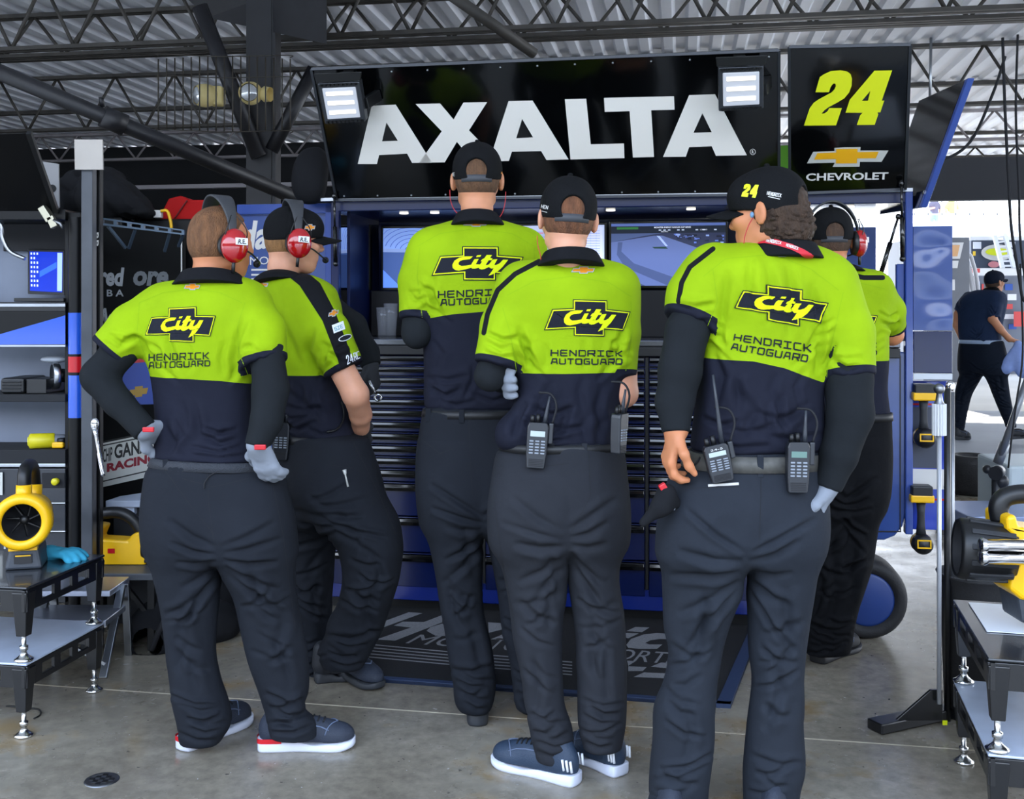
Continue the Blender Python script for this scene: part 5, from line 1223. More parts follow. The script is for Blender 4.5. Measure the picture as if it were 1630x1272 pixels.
# ---- yellow blowers
yb = mat('yellow_plastic', ''); bt = mat('battery_grey', '3c4148', .45, bump=.1, bscale=60)
def blower(label, c, rz, pitch=0.0, s=1.0):
    """round-mouthed cordless blower standing on its battery: mouth towards local -y"""
    r_ = thing('cordless_blower', label, 'blower', c, rz, 'yellow cordless blowers')
    M_ = wmat(r_) @ Matrix.Rotation(pitch, 4, 'X') @ Matrix.Scale(s, 4)
    m = MB(M_); z = .165; m.lathe((0, -.13, z), (0, 1, 0), [(.012, .062), (0, .066), (0, .088), (.02, .096), (.06, .094), (.12, .082), (.17, .07), (.24, .062), (.27, .05), (.27, 0)], 36); m.build('housing', yb, r_)
    m = MB(M_); m.lathe((0, -.125, z), (0, 1, 0), [(0, .067), (.10, .060), (.11, 0)], 32); m.build('intake_tube', black_matte, r_)
    m = MB(M_)
    for k in range(7): a = 2*PI*k/7; m.bar((math.cos(a)*.012, -.06, z+math.sin(a)*.012), (math.cos(a+.35)*.06, -.055, z+math.sin(a+.35)*.06), .016, .004)
    m.ball((0, -.065, z), .017, 12); m.build('fan', black_satin, r_)
    m = MB(M_); P_ = smooth_path([(0, -.075, z+.08), (0, -.075, z+.135), (0, -.055, z+.165), (0, 0, z+.175), (0, .07, z+.16), (0, .11, z+.11), (0, .12, z+.05)], 5); m.tube(P_, [.022]*len(P_), 12); m.build('handle', black_satin, r_)
    m = MB(M_); m.cyl((0, -.078, z+.07), (0, -.075, z+.12), .026, n=16); m.build('handle_socket', yb, r_); m = MB(M_); m.cyl((0, .11, z+.03), (0, .118, z+.09), .026, n=16); m.build('handle_socket', yb, r_)
    m = MB(M_); m.prism([(-.045, -.085, .075), (-.06, -.09, .0), (.06, -.09, .0), (.045, -.085, .075)], (0, .15, 0)); m.box((-.030, -.09, .06), (.030, .06, .09)); m.build('battery', bt, r_, .010)
    m = MB(M_); m.box((-.028, -.0945, .022), (.028, -.0900, .052)); m.build('battery_label', mat('label_dark', '17181b', .4), r_)
    m = MB(M_); m.box((-.024, -.0955, .046), (.024, -.0946, .050)); m.box((-.045, -.1, .066), (.045, -.07, .080)); m.build('clip', yb, r_, .002)
    return r_
zU = .511
p = W(45, 890, 3.92); blower('yellow round-mouthed blower standing on the left riser', (p.x, p.y, zU), .25, 0, 1.06)
# a second one lying on the floor table behind, seen from the side
def side_blower(label, c, rz, s=1.0):
    r_ = thing('cordless_blower', label, 'blower', c, rz, 'yellow cordless blowers'); M_ = wmat(r_) @ Matrix.Scale(s, 4)
    m = MB(M_); body = [(-.13, .0), (-.125, .035), (-.10, .06), (-.085, .10), (-.06, .115), (-.035, .11), (-.05, .075), (.035, .07), (.05, .09), (.075, .095), (.09, .075), (.10, .06), (.09, .0)]
    m.prism([(x, -.035, z) for x, z in body], (0, .07, 0)); m.build('housing', yb, r_, .01)
    m = MB(M_); P_ = smooth_path([(-.075, 0, .115), (-.06, 0, .14), (0, 0, .145), (.04, 0, .125), (.065, 0, .09)], 6); m.tube(P_, .017, 12); m.build('handle', black_satin, r_)
    m = MB(M_); m.lathe((.075, 0, .045), (1, 0, 0), [(0, .04), (.02, .048), (.05, .046), (.075, .05), (.08, .042), (.08, 0)], 24)
    for k in range(8): a = 2*PI*k/8; m.bar((.085, math.cos(a)*.047, .045+math.sin(a)*.047), (.15, math.cos(a)*.05, .045+math.sin(a)*.05), .012, .008)
    m.build('motor_cage', black_satin, r_, .002); m = MB(M_); m.box((-.02, -.0385, .035), (.0, -.0355, .048)); m.build('badge', red_p, r_); return r_
p = W(190, 893, 4.7); zT = EH-(895-HY)*4.7/F
side_blower('yellow blower lying on the black folding bench behind the left risers', (p.x, p.y, zT), .0, 1.5*1.0)

# ---- folding bench, step, bag, fitting, glove
r_ = thing('folding_bench', 'black topped low bench under the second yellow blower', 'bench', (p.x, p.y, 0), 0)
m = MB(); a_, b_ = W(120, 893, 4.95), W(248, 893, 4.55); m.box((-1.84, 4.50, zT-.03), (b_.x+.02, 4.86, zT-.001)); m.build('top', mat('bench_top', '4a4d52', .45, var=.15), r_, .003)
for x, y in ((b_.x-.01, 4.53), (b_.x-.01, 4.83), (-1.81, 4.53), (-1.81, 4.83)):
    m = MB(); m.bar((x, y, zT-.03), (x, y, 0), .03, .03); m.build('leg', black_satin, r_, .002)
m = MB(); m.bar((b_.x-.012, 4.53, zT-.07), (b_.x-.012, 4.83, zT-.07), .02, .06); m.bar((b_.x-.012, 4.52, .14), (b_.x-.14, 4.52, zT-.03), .018, .018); m.build('brace', black_satin, r_)
st = thing('step_platform', 'pale aluminium step platform behind the left risers', 'step', W(110, 1040, 4.25)*1, 0); st.location.z = 0
for (x0, y0, x1, z0, nm) in ((-1.93, 4.25, -1.60, .30, 'step_board'), (-1.93, 4.15, -1.58, .21, 'step_board')):
    m = MB(); m.box((x0, y0, z0), (x1, y0+.22, z0+.025)); m.build(nm, mat('step_alu', 'b6bccb', .3, .8), st, .003)
for x in (-1.90, -1.60):
    m = MB(); m.bar((x, 4.18, 0), (x, 4.38, .31), .03, .02); m.bar((x, 4.46, 0), (x, 4.42, .31), .03, .02); m.build('frame', alu, st, .002)
m = MB(); m.bar((-1.60, 4.2, .05), (-1.88, 4.2, .2), .012); m.bar((-1.88, 4.2, .05), (-1.60, 4.2, .2), .012); m.build('brace', alu, st)
bgm = cloth_mat('bag_cloth', '1c1d20', .9)
p0 = W(225, 1030, 4.65); v = vol_for([Vector((-1.72, 4.5, 0)), Vector((-1.15, 5.0, .28))], .0, .008, .05)
pc = [WF(232, 1040), WF(290, 1030), WF(350, 985)]
v.ell((pc[0].x+.02, pc[0].y+.12, .05), (.14, .17, .15), None, .04); v.ell((pc[1].x, pc[1].y+.15, .05), (.22, .17, .11), None, .06); v.ell((pc[2].x-.03, pc[2].y-.02, .07), (.13, .15, .14), None, .05); v.ell((pc[0].x+.05, pc[0].y+.15, .17), (.06, .1, .12), None, .04)
w_ = wnoise(4, 7, 6, 18); v.displace(lambda x, y, z: .014*w_(x, y, z)); v.ell((pc[1].x, pc[1].y, -.5), (2, 2, .5), None, .004, 's', n=8)
Pm, Qm = v.mesh(); bo = thing('equipment_bag', 'slumped black cloth bag on the floor behind the bareheaded man', 'bag', (pc[1].x, pc[1].y, 0), 0); to_obj('bag_body', Pm, Qm, bgm, bo)
curve_tube('strap', [(pc[0].x+.03, pc[0].y-.02, .02), (pc[0].x+.08, pc[0].y-.03, .13), (pc[0].x+.12, pc[0].y+.05, .2), (pc[0].x+.18, pc[0].y+.02, .12)], .012, black_matte, bo)
brass = mat('brass', 'b98f3c', .25, 1.0); p = W(358, 938, 5.1); fi = thing('hose_fitting', 'brass hose fitting seen between the first man\'s legs', 'fitting', p-Vector((0, 0, .03)), 0)
m = MB(); m.cyl(p+Vector((-.05, 0, 0)), p+Vector((.0, 0, 0)), .016, n=12); m.cyl(p+Vector((.0, 0, 0)), p+Vector((.03, 0, 0)), .028, n=6, smooth=False); m.cyl(p+Vector((.03, 0, 0)), p+Vector((.06, 0, 0)), .018, n=12); m.build('fitting_body', brass, fi)
m = MB(); m.tube(smooth_path([p+Vector((-.05, 0, 0)), p+Vector((-.12, .02, -.05)), p+Vector((-.16, .1, -.2)), Vector((p.x-.1, p.y+.2, .02)), Vector((p.x+.2, p.y+.3, .02))], 6), .012, 10); m.build('hose', rubber, fi)
gb = cloth_mat('glove_blue', '3fa3c4', .6); p = W(112, 880, 4.0); v = vol_for([p+Vector((-.12, -.1, -.05)), p+Vector((.12, .1, .08))], 0, .005, .0)
hand_shape(v, Vector((p.x-.07, p.y, zU+.02)), (.9, -.3, .05), (0, .1, -1), (.3, .9, 0), curl=.25, grow=.004, sc=.85, spread=.15); w_ = wnoise(9, 6, 30, 70); v.displace(lambda x, y, z: .004*w_(x, y, z)); Pm, Qm = v.mesh()
go = thing('rubber_glove', 'light blue rubber glove lying beside the blower on the left riser', 'glove', (p.x, p.y, zU), 0); to_obj('glove_body', Pm, Qm, gb, go)

# ---- the neighbouring team's black cabinet
NB = thing('neighbour_cabinet', 'black tool cabinet at the left edge with a blue slash and red band', 'tool cabinet', (-2.35, 4.75, 0), 0)
dN = 4.62
def n3(px, py, d=dN): return W(px, py, d)
def nbox(name, x0, y0, x1, y1, d0, d1, m_, parent=NB, bev=.003):
    a, b = n3(x0, y1, d0), n3(x1, y0, d0); mb = MB(); mb.box((a.x, d0, a.z), (b.x, d1, b.z)); return mb.build(name, m_, parent, bev)
inm = mat('compartment_grey', '747c8c', .6, var=.06); case_b = mat('case_black', '07080a', .4, spec=.25)
nbox('back_panel', -120, 340, 104, 880, dN+.27, dN+.28, inm)
nbox('side_panel', 103, 338, 128, 965, dN+.03, dN+.13, case_b)
nbox('shelf', -120, 481, 104, 496, dN, dN+.27, black_satin); nbox('shelf_edge', -120, 483, 104, 489, dN-.006, dN, alu)
nbox('shelf', -120, 628, 104, 640, dN, dN+.27, mat('shelf_liner', '1a1c20', .8)); nbox('shelf', -120, 716, 104, 738, dN, dN+.27, mat('shelf_liner', '')); nbox('shelf_edge', -120, 738, 104, 744, dN-.006, dN, alu)
nbox('roof_panel', -120, 333, 104, 350, dN, dN+.28, case_b)
# slash panel
mb = MB(); c = [n3(-120, 490, dN+.002), n3(104, 490, dN+.002), n3(104, 550, dN+.002), n3(-120, 550, dN+.002)]; mb.prism(c, (0, .02, 0)); mb.build('front_panel', case_b, NB)
mb = MB(); tess(mb, [[n3(-60, 545, dN+.0005), n3(0, 532, dN+.0005), n3(104, 502, dN+.0005), n3(104, 548, dN+.0005), n3(-60, 549, dN+.0005)]]); mb.build('blue_slash', blue_p, NB)
nbox('trim_line', -120, 549, 104, 552, dN-.002, dN+.02, alu, NB, 0)
# corner column with colours
for y0, y1, m_ in ((345, 498, case_b), (498, 564, blue_p), (564, 568, case_b), (568, 593, red_p), (593, 598, case_b), (598, 666, blue_p), (666, 975, case_b)):
    a, b = n3(103, y1, dN-.02), n3(128, y0, dN-.02); mb = MB(); xc = (a.x+b.x)/2; r0 = (b.x-a.x)/2
    mb.cyl((xc, dN+.02, a.z), (xc, dN+.02, b.z), r0, n=28, caps=False); mb.build('corner_post', m_, NB)
# lower front
nbox('drawer', -120, 746, 104, 800, dN+.0, dN+.25, mat('drawer_dark', '2a2d33', .35, coat=.2)); nbox('drawer', -120, 803, 104, 845, dN, dN+.25, mat('drawer_dark', '')); nbox('drawer', -120, 848, 104, 960, dN, dN+.25, mat('drawer_dark', ''))
nbox('drawer_rail', 60, 800, 104, 803, dN-.01, dN+.01, alu); nbox('drawer_rail', 60, 845, 104, 848, dN-.01, dN+.01, alu)
nbox('recess', 66, 753, 103, 777, dN-.004, dN+.002, black_matte)
# curved window trim
mb = MB(); mb.tube(smooth_path([n3(-30, 352, dN-.002), n3(0, 356, dN-.002), n3(4, 378, dN-.002), n3(16, 400, dN-.002), n3(40, 412, dN-.002)], 6), .008, 8); mb.build('window_trim', alu, NB)
nbox('dark_infill', 5, 352, 104, 400, dN+.24, dN+.26, black_matte)
# slanted lid
lid = thing('raised_lid', 'black lid leaning over the left cabinet', 'lid', (-2.3, 4.6, n3(0, 338).z), 0); mb = MB(); c = [n3(-140, 336, dN), n3(88, 336, dN), n3(44, 212, dN-.3), n3(-140, 218, dN-.3)]; mb.prism(c, (0, .03, .0)); mb.build('panel', case_b, lid)
mb = MB(); mb.bar(n3(90, 337, dN-.01), n3(46, 211, dN-.31), .02, .02); mb.build('edge', black_satin, lid)
lt = thing('latch', 'pale metal latch under the corner of the raised left lid', 'latch', n3(82, 362, dN-.03), 0); mb = MB(); mb.bar(n3(68, 330, dN-.03), n3(82, 352, dN-.03), .05, .03); mb.bar(n3(80, 345, dN-.04), n3(88, 362, dN-.04), .03, .03); mb.build('plate', mat('latch_metal', 'b4b09c', .35, .8), lt, .003)
mb = MB(); mb.tube([n3(85, 350, dN-.05), n3(96, 356, dN-.05), n3(100, 364, dN-.05)], .007, 8); mb.build('hook', steel, lt)
# laptop
lp = thing('laptop', 'open laptop with a blue desktop in the left cabinet', 'laptop', n3(72, 476, dN+.15), .1)
mb = MB(); c = [n3(44, 468, dN+.10), n3(103, 470, dN+.10), n3(103, 398, dN+.18), n3(44, 396, dN+.18)]; mb.prism(c, (0, .015, 0)); mb.build('screen_lid', black_satin, lp, .003)
q_ = [c[0].lerp(c[2], .07), c[1].lerp(c[3], .06), c[2].lerp(c[0], .05), c[3].lerp(c[1], .06)]; fq = quadmap([p+Vector((0, -.002, 0)) for p in q_]); mb = MB()
ms = [em('1630a8'), em('3060e8'), em('9ab4ea'), em('c8dcff')]
mb.cur = 0; mb.add([fq(0, 0), fq(1, 0), fq(1, 1), fq(0, 1)], [(0, 1, 2, 3)]); mb.cur = 1; up = Vector((0, -.0005, 0)); mb.add([fq(.3, .35)+up, fq(.82, .6)+up, fq(.82, .75)+up, fq(.3, .5)+up], [(0, 1, 2, 3)]); mb.cur = 2; mb.add([fq(.84, .03)+up, fq(.99, .03)+up, fq(.99, .98)+up, fq(.84, .98)+up], [(0, 1, 2, 3)])
mb.cur = 3
for i in range(3):
    for j_ in range(8):
        if i == 2 and j_ in (1, 5): continue
        x, y = .03+i*.09, .92-j_*.115; mb.add([fq(x, y)+up, fq(x+.045, y)+up, fq(x+.045, y+.055)+up, fq(x, y+.055)+up], [(0, 1, 2, 3)])
mb.build('picture', ms, lp); a, b = n3(20, 481, dN+.0), n3(100, 475, dN+.0); mb = MB(); mb.box((a.x, dN+.01, a.z+.002), (b.x, dN+.22, a.z+.018)); mb.build('keyboard_base', black_satin, lp, .003)
# grinder, case, torch
zs = n3(0, 628).z
gd = thing('angle_grinder', 'angle grinder with a bright guard on the middle left shelf', 'grinder', (n3(90, 620).x, dN+.1, zs), 0); mb = MB(); c = n3(92, 598, dN+.08); mb.lathe(c, (-.8, -.55, 0), [(-.005, .0), (-.005, .055), (.0, .058), (.02, .058), (.024, .05)], 30); mb.build('guard', alu, gd)
mb = MB(); mb.cyl(c+Vector((.0, .03, 0)), c+Vector((.10, .06, -.01)), .030, n=16); mb.cyl(c+Vector((-.01, -.0, 0)), c+Vector((.03, .03, 0)), .024, n=14); mb.build('body', black_satin, gd); mb = MB(); mb.ball(c+Vector((-.03, .03, .07)), (.06, .04, .016), 12); mb.build('side_grip', mat('translucent_grip', '9aa0a8', .3), gd)
hc = thing('hard_case', 'flat black ribbed case on the middle left shelf', 'case', (n3(30, 620).x, dN+.1, zs), 0); mb = MB(); a, b = n3(0, 626, dN+.02), n3(38, 602, dN+.02); mb.box((a.x, dN+.02, zs+.001), (b.x, dN+.25, b.z)); mb.build('shell', black_satin, hc, .012)
mb = MB(); 
a2, b2 = n3(40, 626, dN+.02), n3(72, 604, dN+.02); mb.box((a2.x, dN+.03, zs+.001), (b2.x, dN+.22, b2.z)); 
for k in range(4): mb.box((a.x+.01, dN+.014, zs+.008+k*.014), (b.x-.01, dN+.02, zs+.014+k*.014))
mb.build('lid', black_satin, hc, .006)
zs3 = n3(0, 716).z
to_ = thing('work_torch', 'yellow ended cylindrical torch on the lower left shelf', 'torch', (n3(60, 716).x, dN+.05, zs3), 0); c = n3(46, 704, dN+.02); c.z = zs3+.034; mb = MB(); ax = Vector((.93, .35, 0)); mb.lathe(c, ax, [(0, 0), (0, .026), (.006, .033), (.10, .033), (.104, .028)], 26); mb.build('barrel', mat('torch_yellow', 'cfc41a', .4), to_)
mb = MB(); mb.lathe(c, ax, [(.104, .027), (.15, .024), (.16, .0)], 20); mb.build('collar', mat('torch_grey', '7a7f88', .4), to_); mb = MB(); mb.lathe(c-ax*.001, -ax, [(0, .02), (.004, .018), (.004, 0)], 20); mb.build('lens_cap', mat('cap_yellow', 'e0d83a', .4), to_)
zz_ = n3(0, 716).z; sd = thing('cordless_driver', 'small yellow driver beside the torch in the left cabinet', 'driver', (n3(98, 716, dN+.03).x, dN+.03, zz_), 0); mb = MB(); c = n3(96, 707, dN+.04); mb.box((c.x-.03, dN+.02, zz_+.004), (c.x+.02, dN+.07, zz_+.03)); mb.build('housing', yb, sd, .006); mb = MB(); mb.cyl((c.x-.01, dN+.04, zz_+.034), (c.x+.02, dN+.04, zz_+.036), .012, n=10); mb.build('chuck', black_satin, sd)
kn = n3(90, 766, dN-.01); mb = MB(); mb.lathe(kn, (0, -1, 0), [(0, .014), (.02, .016), (.025, .012), (.025, 0)], 16); mb.build('yellow_knob', mat('torch_yellow', ''), NB)
pl_ = MB(); c = [n3(0, 788, dN-.01), n3(4, 788, dN-.01), n3(4, 752, dN-.01), n3(-20, 752, dN-.01)]; pl_.add(c, [(0, 1, 2, 3)]); pl_.build('label_plate', silver_p, NB)
# R on the low front
mb = MB(); words(mb, 'R', [n3(6, 874, dN-.003), n3(17, 874, dN-.003), n3(17, 856, dN-.003), n3(6, 856, dN-.003)], .04); mb.build('lettering', silver_p, NB)

# ---- tall post and the black trailer side with lettering
pm = mat('post_steel', '4a4d52', .35, .7, var=.25, vscale=5)
pt = thing('tall_post', 'tall square steel post right of the black cabinet', 'post', (W(138, 900, 4.55).x, 4.55, 0), 0); a, b = W(129, 262, 4.5), W(147, 262, 4.5); mb = MB(); mb.box((a.x, 4.5, 0), (b.x, 4.55, a.z)); mb.build('column', pm, pt, .003)
a, b = W(147, 262, 4.56), W(159, 262, 4.56); mb = MB(); mb.box((a.x, 4.56, 0), (b.x, 4.60, a.z)); mb.build('flange', case_b, pt, .003)
mb = MB(); words(mb, 'RR', [W(150, 370, 4.555), W(150, 395, 4.555), W(157, 395, 4.555), W(157, 370, 4.555)], .03); mb.build('lettering', white_p, pt)
wp = MB(); c = [W(119, 270, 4.48), W(164, 270, 4.48), W(163, 222, 4.48), W(118, 222, 4.48)]; wp.prism(c, (0, .01, 0)); tag(wp.build('pale_plate', mat('plate_pale', 'b3aca4', .6, var=.05), None, .001), 'plain pale plate on top of the tall post', 'plate')
wp = MB(); c = [W(82, 338, 4.9), W(94, 330, 4.9), W(93, 261, 4.9), W(67, 257, 4.9)]; wp.prism(c, (0, .01, 0)); wq = tag(wp.build('printed_plate', mat('plate_grey', '9a9a9c', .6), None, .001), 'pale printed plate behind the raised left lid', 'plate')
mb = MB(); mb.cyl(W(83, 300, 4.895), W(83, 300, 4.892), .018, n=16); mb.build('mark', black_satin, wq)
TB = thing('team_trailer_side', 'tall black panel with sponsor lettering between post and first man', 'panel', (W(225, 880, 5.25).x, 5.25, 0), 0)
dT = 5.2; PT = Plane(W(158, 870, dT-.02), W(300, 870, dT+.1), W(158, 340, dT-.02))
mb = MB(); mb.prism([PT.at(158, 975), PT.at(292, 975), PT.at(292, 372), PT.at(158, 360)], (0, .04, 0)); mb.build('panel', mat('panel_black','060708',.6,spec=.12), TB)
mb = MB(); mb.bar(PT.at(289, 372, .004), PT.at(289, 600, .004), .006, .006); mb.build('edge_line', white_p, TB)
def tl(name, txt, q, m_, bold=.02, shear=0.0, parent=TB):
    mb = MB(); words(mb, txt, [PT.at(x, y, .004) for x, y in q], bold, shear); return mb.build(name, m_, parent)
tl('lettering', 'red', [(157, 455), (198, 456), (198, 426), (157, 424)], grey_p, .04, .15); tl('lettering', 'ore', [(212, 455), (268, 456), (268, 432), (212, 431)], mat('dim_grey', '606468', .6), .04, .15)
tl('lettering', 'B A', [(170, 472), (197, 472), (197, 461), (170, 461)], grey_p); tl('lettering', 'McD', [(157, 518), (200, 520), (202, 492), (150, 490)], grey_p, .03)
mb = MB(); tess(mb, [[PT.at(x, y, .003) for x, y in ((158, 555), (292, 545), (292, 642), (158, 646))]]); mb.build('blue_band', mat('band_blue', '143c9a', .3), TB)
mb = MB(); tess(mb, [[PT.at(x, y, .004) for x, y in ((158, 572), (292, 562), (292, 572), (158, 582))]]); mb.build('red_line', red_p, TB)
dec('bowtie', [[[(204+u*32, 617+v*17-u*4) for u, v in BOW]]], mat('dim_gold', 'a8842c', .4), TB, .005, PT)
mb = MB(); tess(mb, [[PT.at(x, y, .006) for x, y in ((161, 706), (268, 684), (268, 752), (161, 776))]]); mb.build('sign_plate', silver_p, TB)
mb = MB()
for a_, b_ in (((161, 703), (268, 681)), ((161, 766), (268, 741)), ((161, 709), (268, 687))): tess(mb, [[PT.at(a_[0], a_[1], .008), PT.at(b_[0], b_[1], .008), PT.at(b_[0], b_[1]+2, .008), PT.at(a_[0], a_[1]+2, .008)]])
mb.build('border_line', black_satin, TB); mb = MB()
words(mb, 'CHIP', [PT.at(x, y, .008) for x, y in ((164, 737), (179, 733), (179, 711), (164, 715))], .02); words(mb, 'GANASSI', [PT.at(x, y, .008) for x, y in ((182, 731), (256, 716), (256, 694), (182, 708))], .03); mb.build('lettering', black_satin, TB)
mb = MB(); words(mb, 'RACING', [PT.at(x, y, .008) for x, y in ((170, 752), (250, 735), (250, 720), (170, 738))], .05); mb.build('lettering', mat('dark_red', '8a1428', .5), TB)
rt = thing('ratchet_wrench', 'chrome ratchet hung upright on the post left of the first man', 'wrench', W(160, 765, 4.485), 0); A, B = W(151, 682, 4.486), W(164, 758, 4.486); mb = MB(); d_ = (B-A); mb.tube([A, A+d_*.15, A+d_*.5, A+d_*.52, A+d_*.95, B], [.013, .008, .007, .0095, .0085, .010], 12); mb.build('handle', chrome, rt); mb = MB(); mb.ball(W(151, 676, 4.486), (.018, .012, .030), 18); mb.build('head', chrome, rt)
# heaped covers, rail, red box, pale case
v = vol_for([W(95, 345, 5.2), W(235, 345, 5.6), W(150, 265, 5.5)], .0, .010, .16); tb_ = W(120, 340, 5.4)
for (x, y, dd, r0) in ((105, 325, 5.4, (.10, .18, .12)), (128, 300, 5.42, (.09, .12, .10)), (165, 312, 5.4, (.12, .2, .14)), (190, 318, 5.38, (.10, .16, .10)), (212, 328, 5.4, (.08, .16, .06)), (180, 290, 5.45, (.05, .10, .07)), (232, 340, 5.4, (.05, .12, .025))): v.ell(W(x, y, dd), r0, None, .03)
w_ = wnoise(14, 8, 12, 40); v.displace(lambda x, y, z: .03*np.abs(w_(x, y, z))-.006); Pm, Qm = v.mesh(); tc_ = thing('equipment_cover', 'heaped black cloth cover above the sponsor panel', 'cover', W(165, 350, 5.4), 0); to_obj('cloth', Pm, Qm, bgm, tc_)
cs2 = MB(); a, b = W(95, 352, 5.55), W(222, 350, 5.55); cs2.box((a.x, 5.3, .2), (b.x, 5.7, a.z)); tag(cs2.build('equipment_rack', case_b, None, .01), 'dark rack body behind the sponsor panel carrying the cloth cover', 'rack')
rl = thing('folding_rail', 'slotted blue grey rail sticking out under the black cover', 'rail', W(225, 375, 4.9), 0); c = [W(160, 358, 4.9), W(293, 374, 4.9), W(293, 366, 4.9), W(160, 346, 4.9)]; fq = quadmap(c); mb = MB(); hs = []
for k in range(6): hs.append([fq(.03+k*.163, .28), fq(.155+k*.163, .28), fq(.155+k*.163, .76), fq(.03+k*.163, .76)])
mb.prism([fq(0, 0), fq(1, 0), fq(1, 1), fq(0, 1)], (0, .02, 0), holes=hs); mb.build('rail_bar', mat('rail_blue', '506070', .35, .5), rl)
for a_, b_ in (((172, 360), (200, 395)), ((215, 366), (205, 395)), ((270, 372), (262, 400)), ((292, 372), (284, 392))): mb = MB(); mb.bar(W(a_[0], a_[1], 4.92), W(b_[0], b_[1], 5.0), .012, .012); mb.build('strut', mat('rail_blue', ''), rl)
rb = thing('red_case', 'red soft case lying on the rack above the bareheaded man', 'case', W(295, 350, 5.6), 0); mb = MB(); P_ = [W(x, y, 5.52) for x, y in ((254, 350), (258, 336), (268, 316), (288, 311), (300, 318), (326, 318), (335, 322), (335, 350))]; mb.prism(P_, (0, .22, 0)); mb.build('shell', cloth_mat('case_red', 'a81414', .6), rb, .014, bseg=3)
mb = MB(); mb.tube(smooth_path([W(298, 319, 5.51), W(290, 330, 5.51), W(278, 348, 5.51)], 4), .004, 6); mb.build('zip', mat('zip_dark', '5c0c0c', .6), rb)
sh_ = MB(); a, b = W(228, 352, 5.6), W(352, 352, 5.6); sh_.box((a.x, 5.45, .5), (b.x, 5.75, a.z)); tag(sh_.build('storage_case', case_b, None, .01), 'tall black case under the red soft case', 'case')
mb = MB(); a, b = W(240, 347, 5.42), W(258, 335, 5.42); mb.box((a.x, 5.40, a.z), (b.x, 5.44, b.z)); tag(mb.build('white_box', white_p, None, .004), 'small white box left of the red soft case', 'box')
curve_tube('hose', [W(256, 336, 5.4), W(266, 336, 5.4), W(271, 350, 5.4), W(273, 364, 5.4)], .008, yb, None); tag(bpy.context.scene.collection.objects[-1], 'short yellow hose hanging beside the red soft case', 'hose')
pc2 = thing('parts_box', 'pale grey lidded box behind the first man, below the racing sign', 'box', W(200, 825, 4.9), 0); a, b = W(170, 808, 4.9), W(250, 785, 4.9)
mb = MB(); mb.hexa([W(168, 808, 4.85), W(255, 808, 4.85), W(255, 808, 5.15), W(180, 808, 5.15), W(168, 797, 4.85), W(255, 797, 4.85), W(255, 780, 5.15), W(190, 790, 5.15)]); mb.build('lid', mat('box_pale', 'a9b4c8', .5, var=.1), pc2, .004)
mb = MB(); mb.box((a.x+.03, 4.9, 0.0), (b.x, 5.15, W(0, 809, 4.9).z)); mb.build('body', mat('box_dark', '2b2e34', .5), pc2, .004); mb = MB(); mb.box((a.x+.05, 4.86, W(0, 820, 4.86).z), (a.x+.14, 4.90, W(0, 808, 4.86).z)); mb.build('latch', mat('box_pale', ''), pc2, .004)
# caged emergency light on the column
CG = thing('emergency_light', 'yellowed twin emergency light in a wire cage by the column', 'light', W(370, 200, 8.2), 0); dC = 8.15; cr = mat('cream_plastic', 'e0cc8c', .5, var=.1)
bulb = mat('bulb_glass', 'd8dadc', .1, .6)
for (x, y, ax) in ((322, 152, (-.8, -.6, -.1)), (398, 148, (.05, -1, -.1))):
    c = W(x, y, dC); mb = MB(); mb.lathe(c, Vector(ax), [(-.12, .03), (-.10, .07), (-.03, .09), (.02, .085), (.05, .07)], 24); h = mb.build('lamp_head', cr, CG); mb = MB(); mb.lathe(c+Vector(ax).normalized()*.045, Vector(ax), [(0, .065), (.012, .05), (.02, 0)], 20); mb.build('lamp_glass', bulb, h)
mb = MB(); a, b = W(333, 168, dC+.05), W(352, 138, dC+.05); mb.box((a.x, dC, a.z), (b.x+.02, dC+.12, b.z)); mb.build('battery_box', cr, CG, .02)
c = W(425, 150, dC+.02); mb = MB(); mb.lathe(c, (.9, -.3, -.1), [(-.06, .03), (-.02, .06), (.03, .055)], 20); mb.build('lamp_head', cr, CG)
mb = MB(); x0, x1 = 252, 462
for k in range(17):
    x = x0+(x1-x0)*k/16; sag = 4*math.sin(PI*k/16); mb.tube([W(x, 88+6*abs(k-8)/8, dC-.18), W(x, 150, dC-.22), W(x, 206+sag, dC-.18)], .0055, 5)
for y in (86, 120, 206): mb.tube(smooth_path([W(x0, y+4, dC+.1), W(x0+4, y, dC-.18), W(350, y+4, dC-.2), W(x1-4, y+2, dC-.18), W(x1, y+6, dC+.1)], 4), .004, 5)
mb.build('wire_cage', mat('cage_wire', '3a342c', .6), CG)
# bundled black cover beside the column
v = vol_for([W(490, 320, 5.15), W(495, 235, 5.15)], .0, .008, .14); v.ell(W(494, 278, 5.15), (.085, .09, .135), None, .05, n=2.6); w_ = wnoise(31, 8, 10, 24); v.displace(lambda x, y, z: .02*w_(x, y, z)); Pm, Qm = v.mesh(); o_ = thing('rolled_curtain', 'bunched black curtain left of the wide sign', 'curtain', W(497, 322, 5.15), 0); to_obj('cloth', Pm, Qm, bgm, o_)
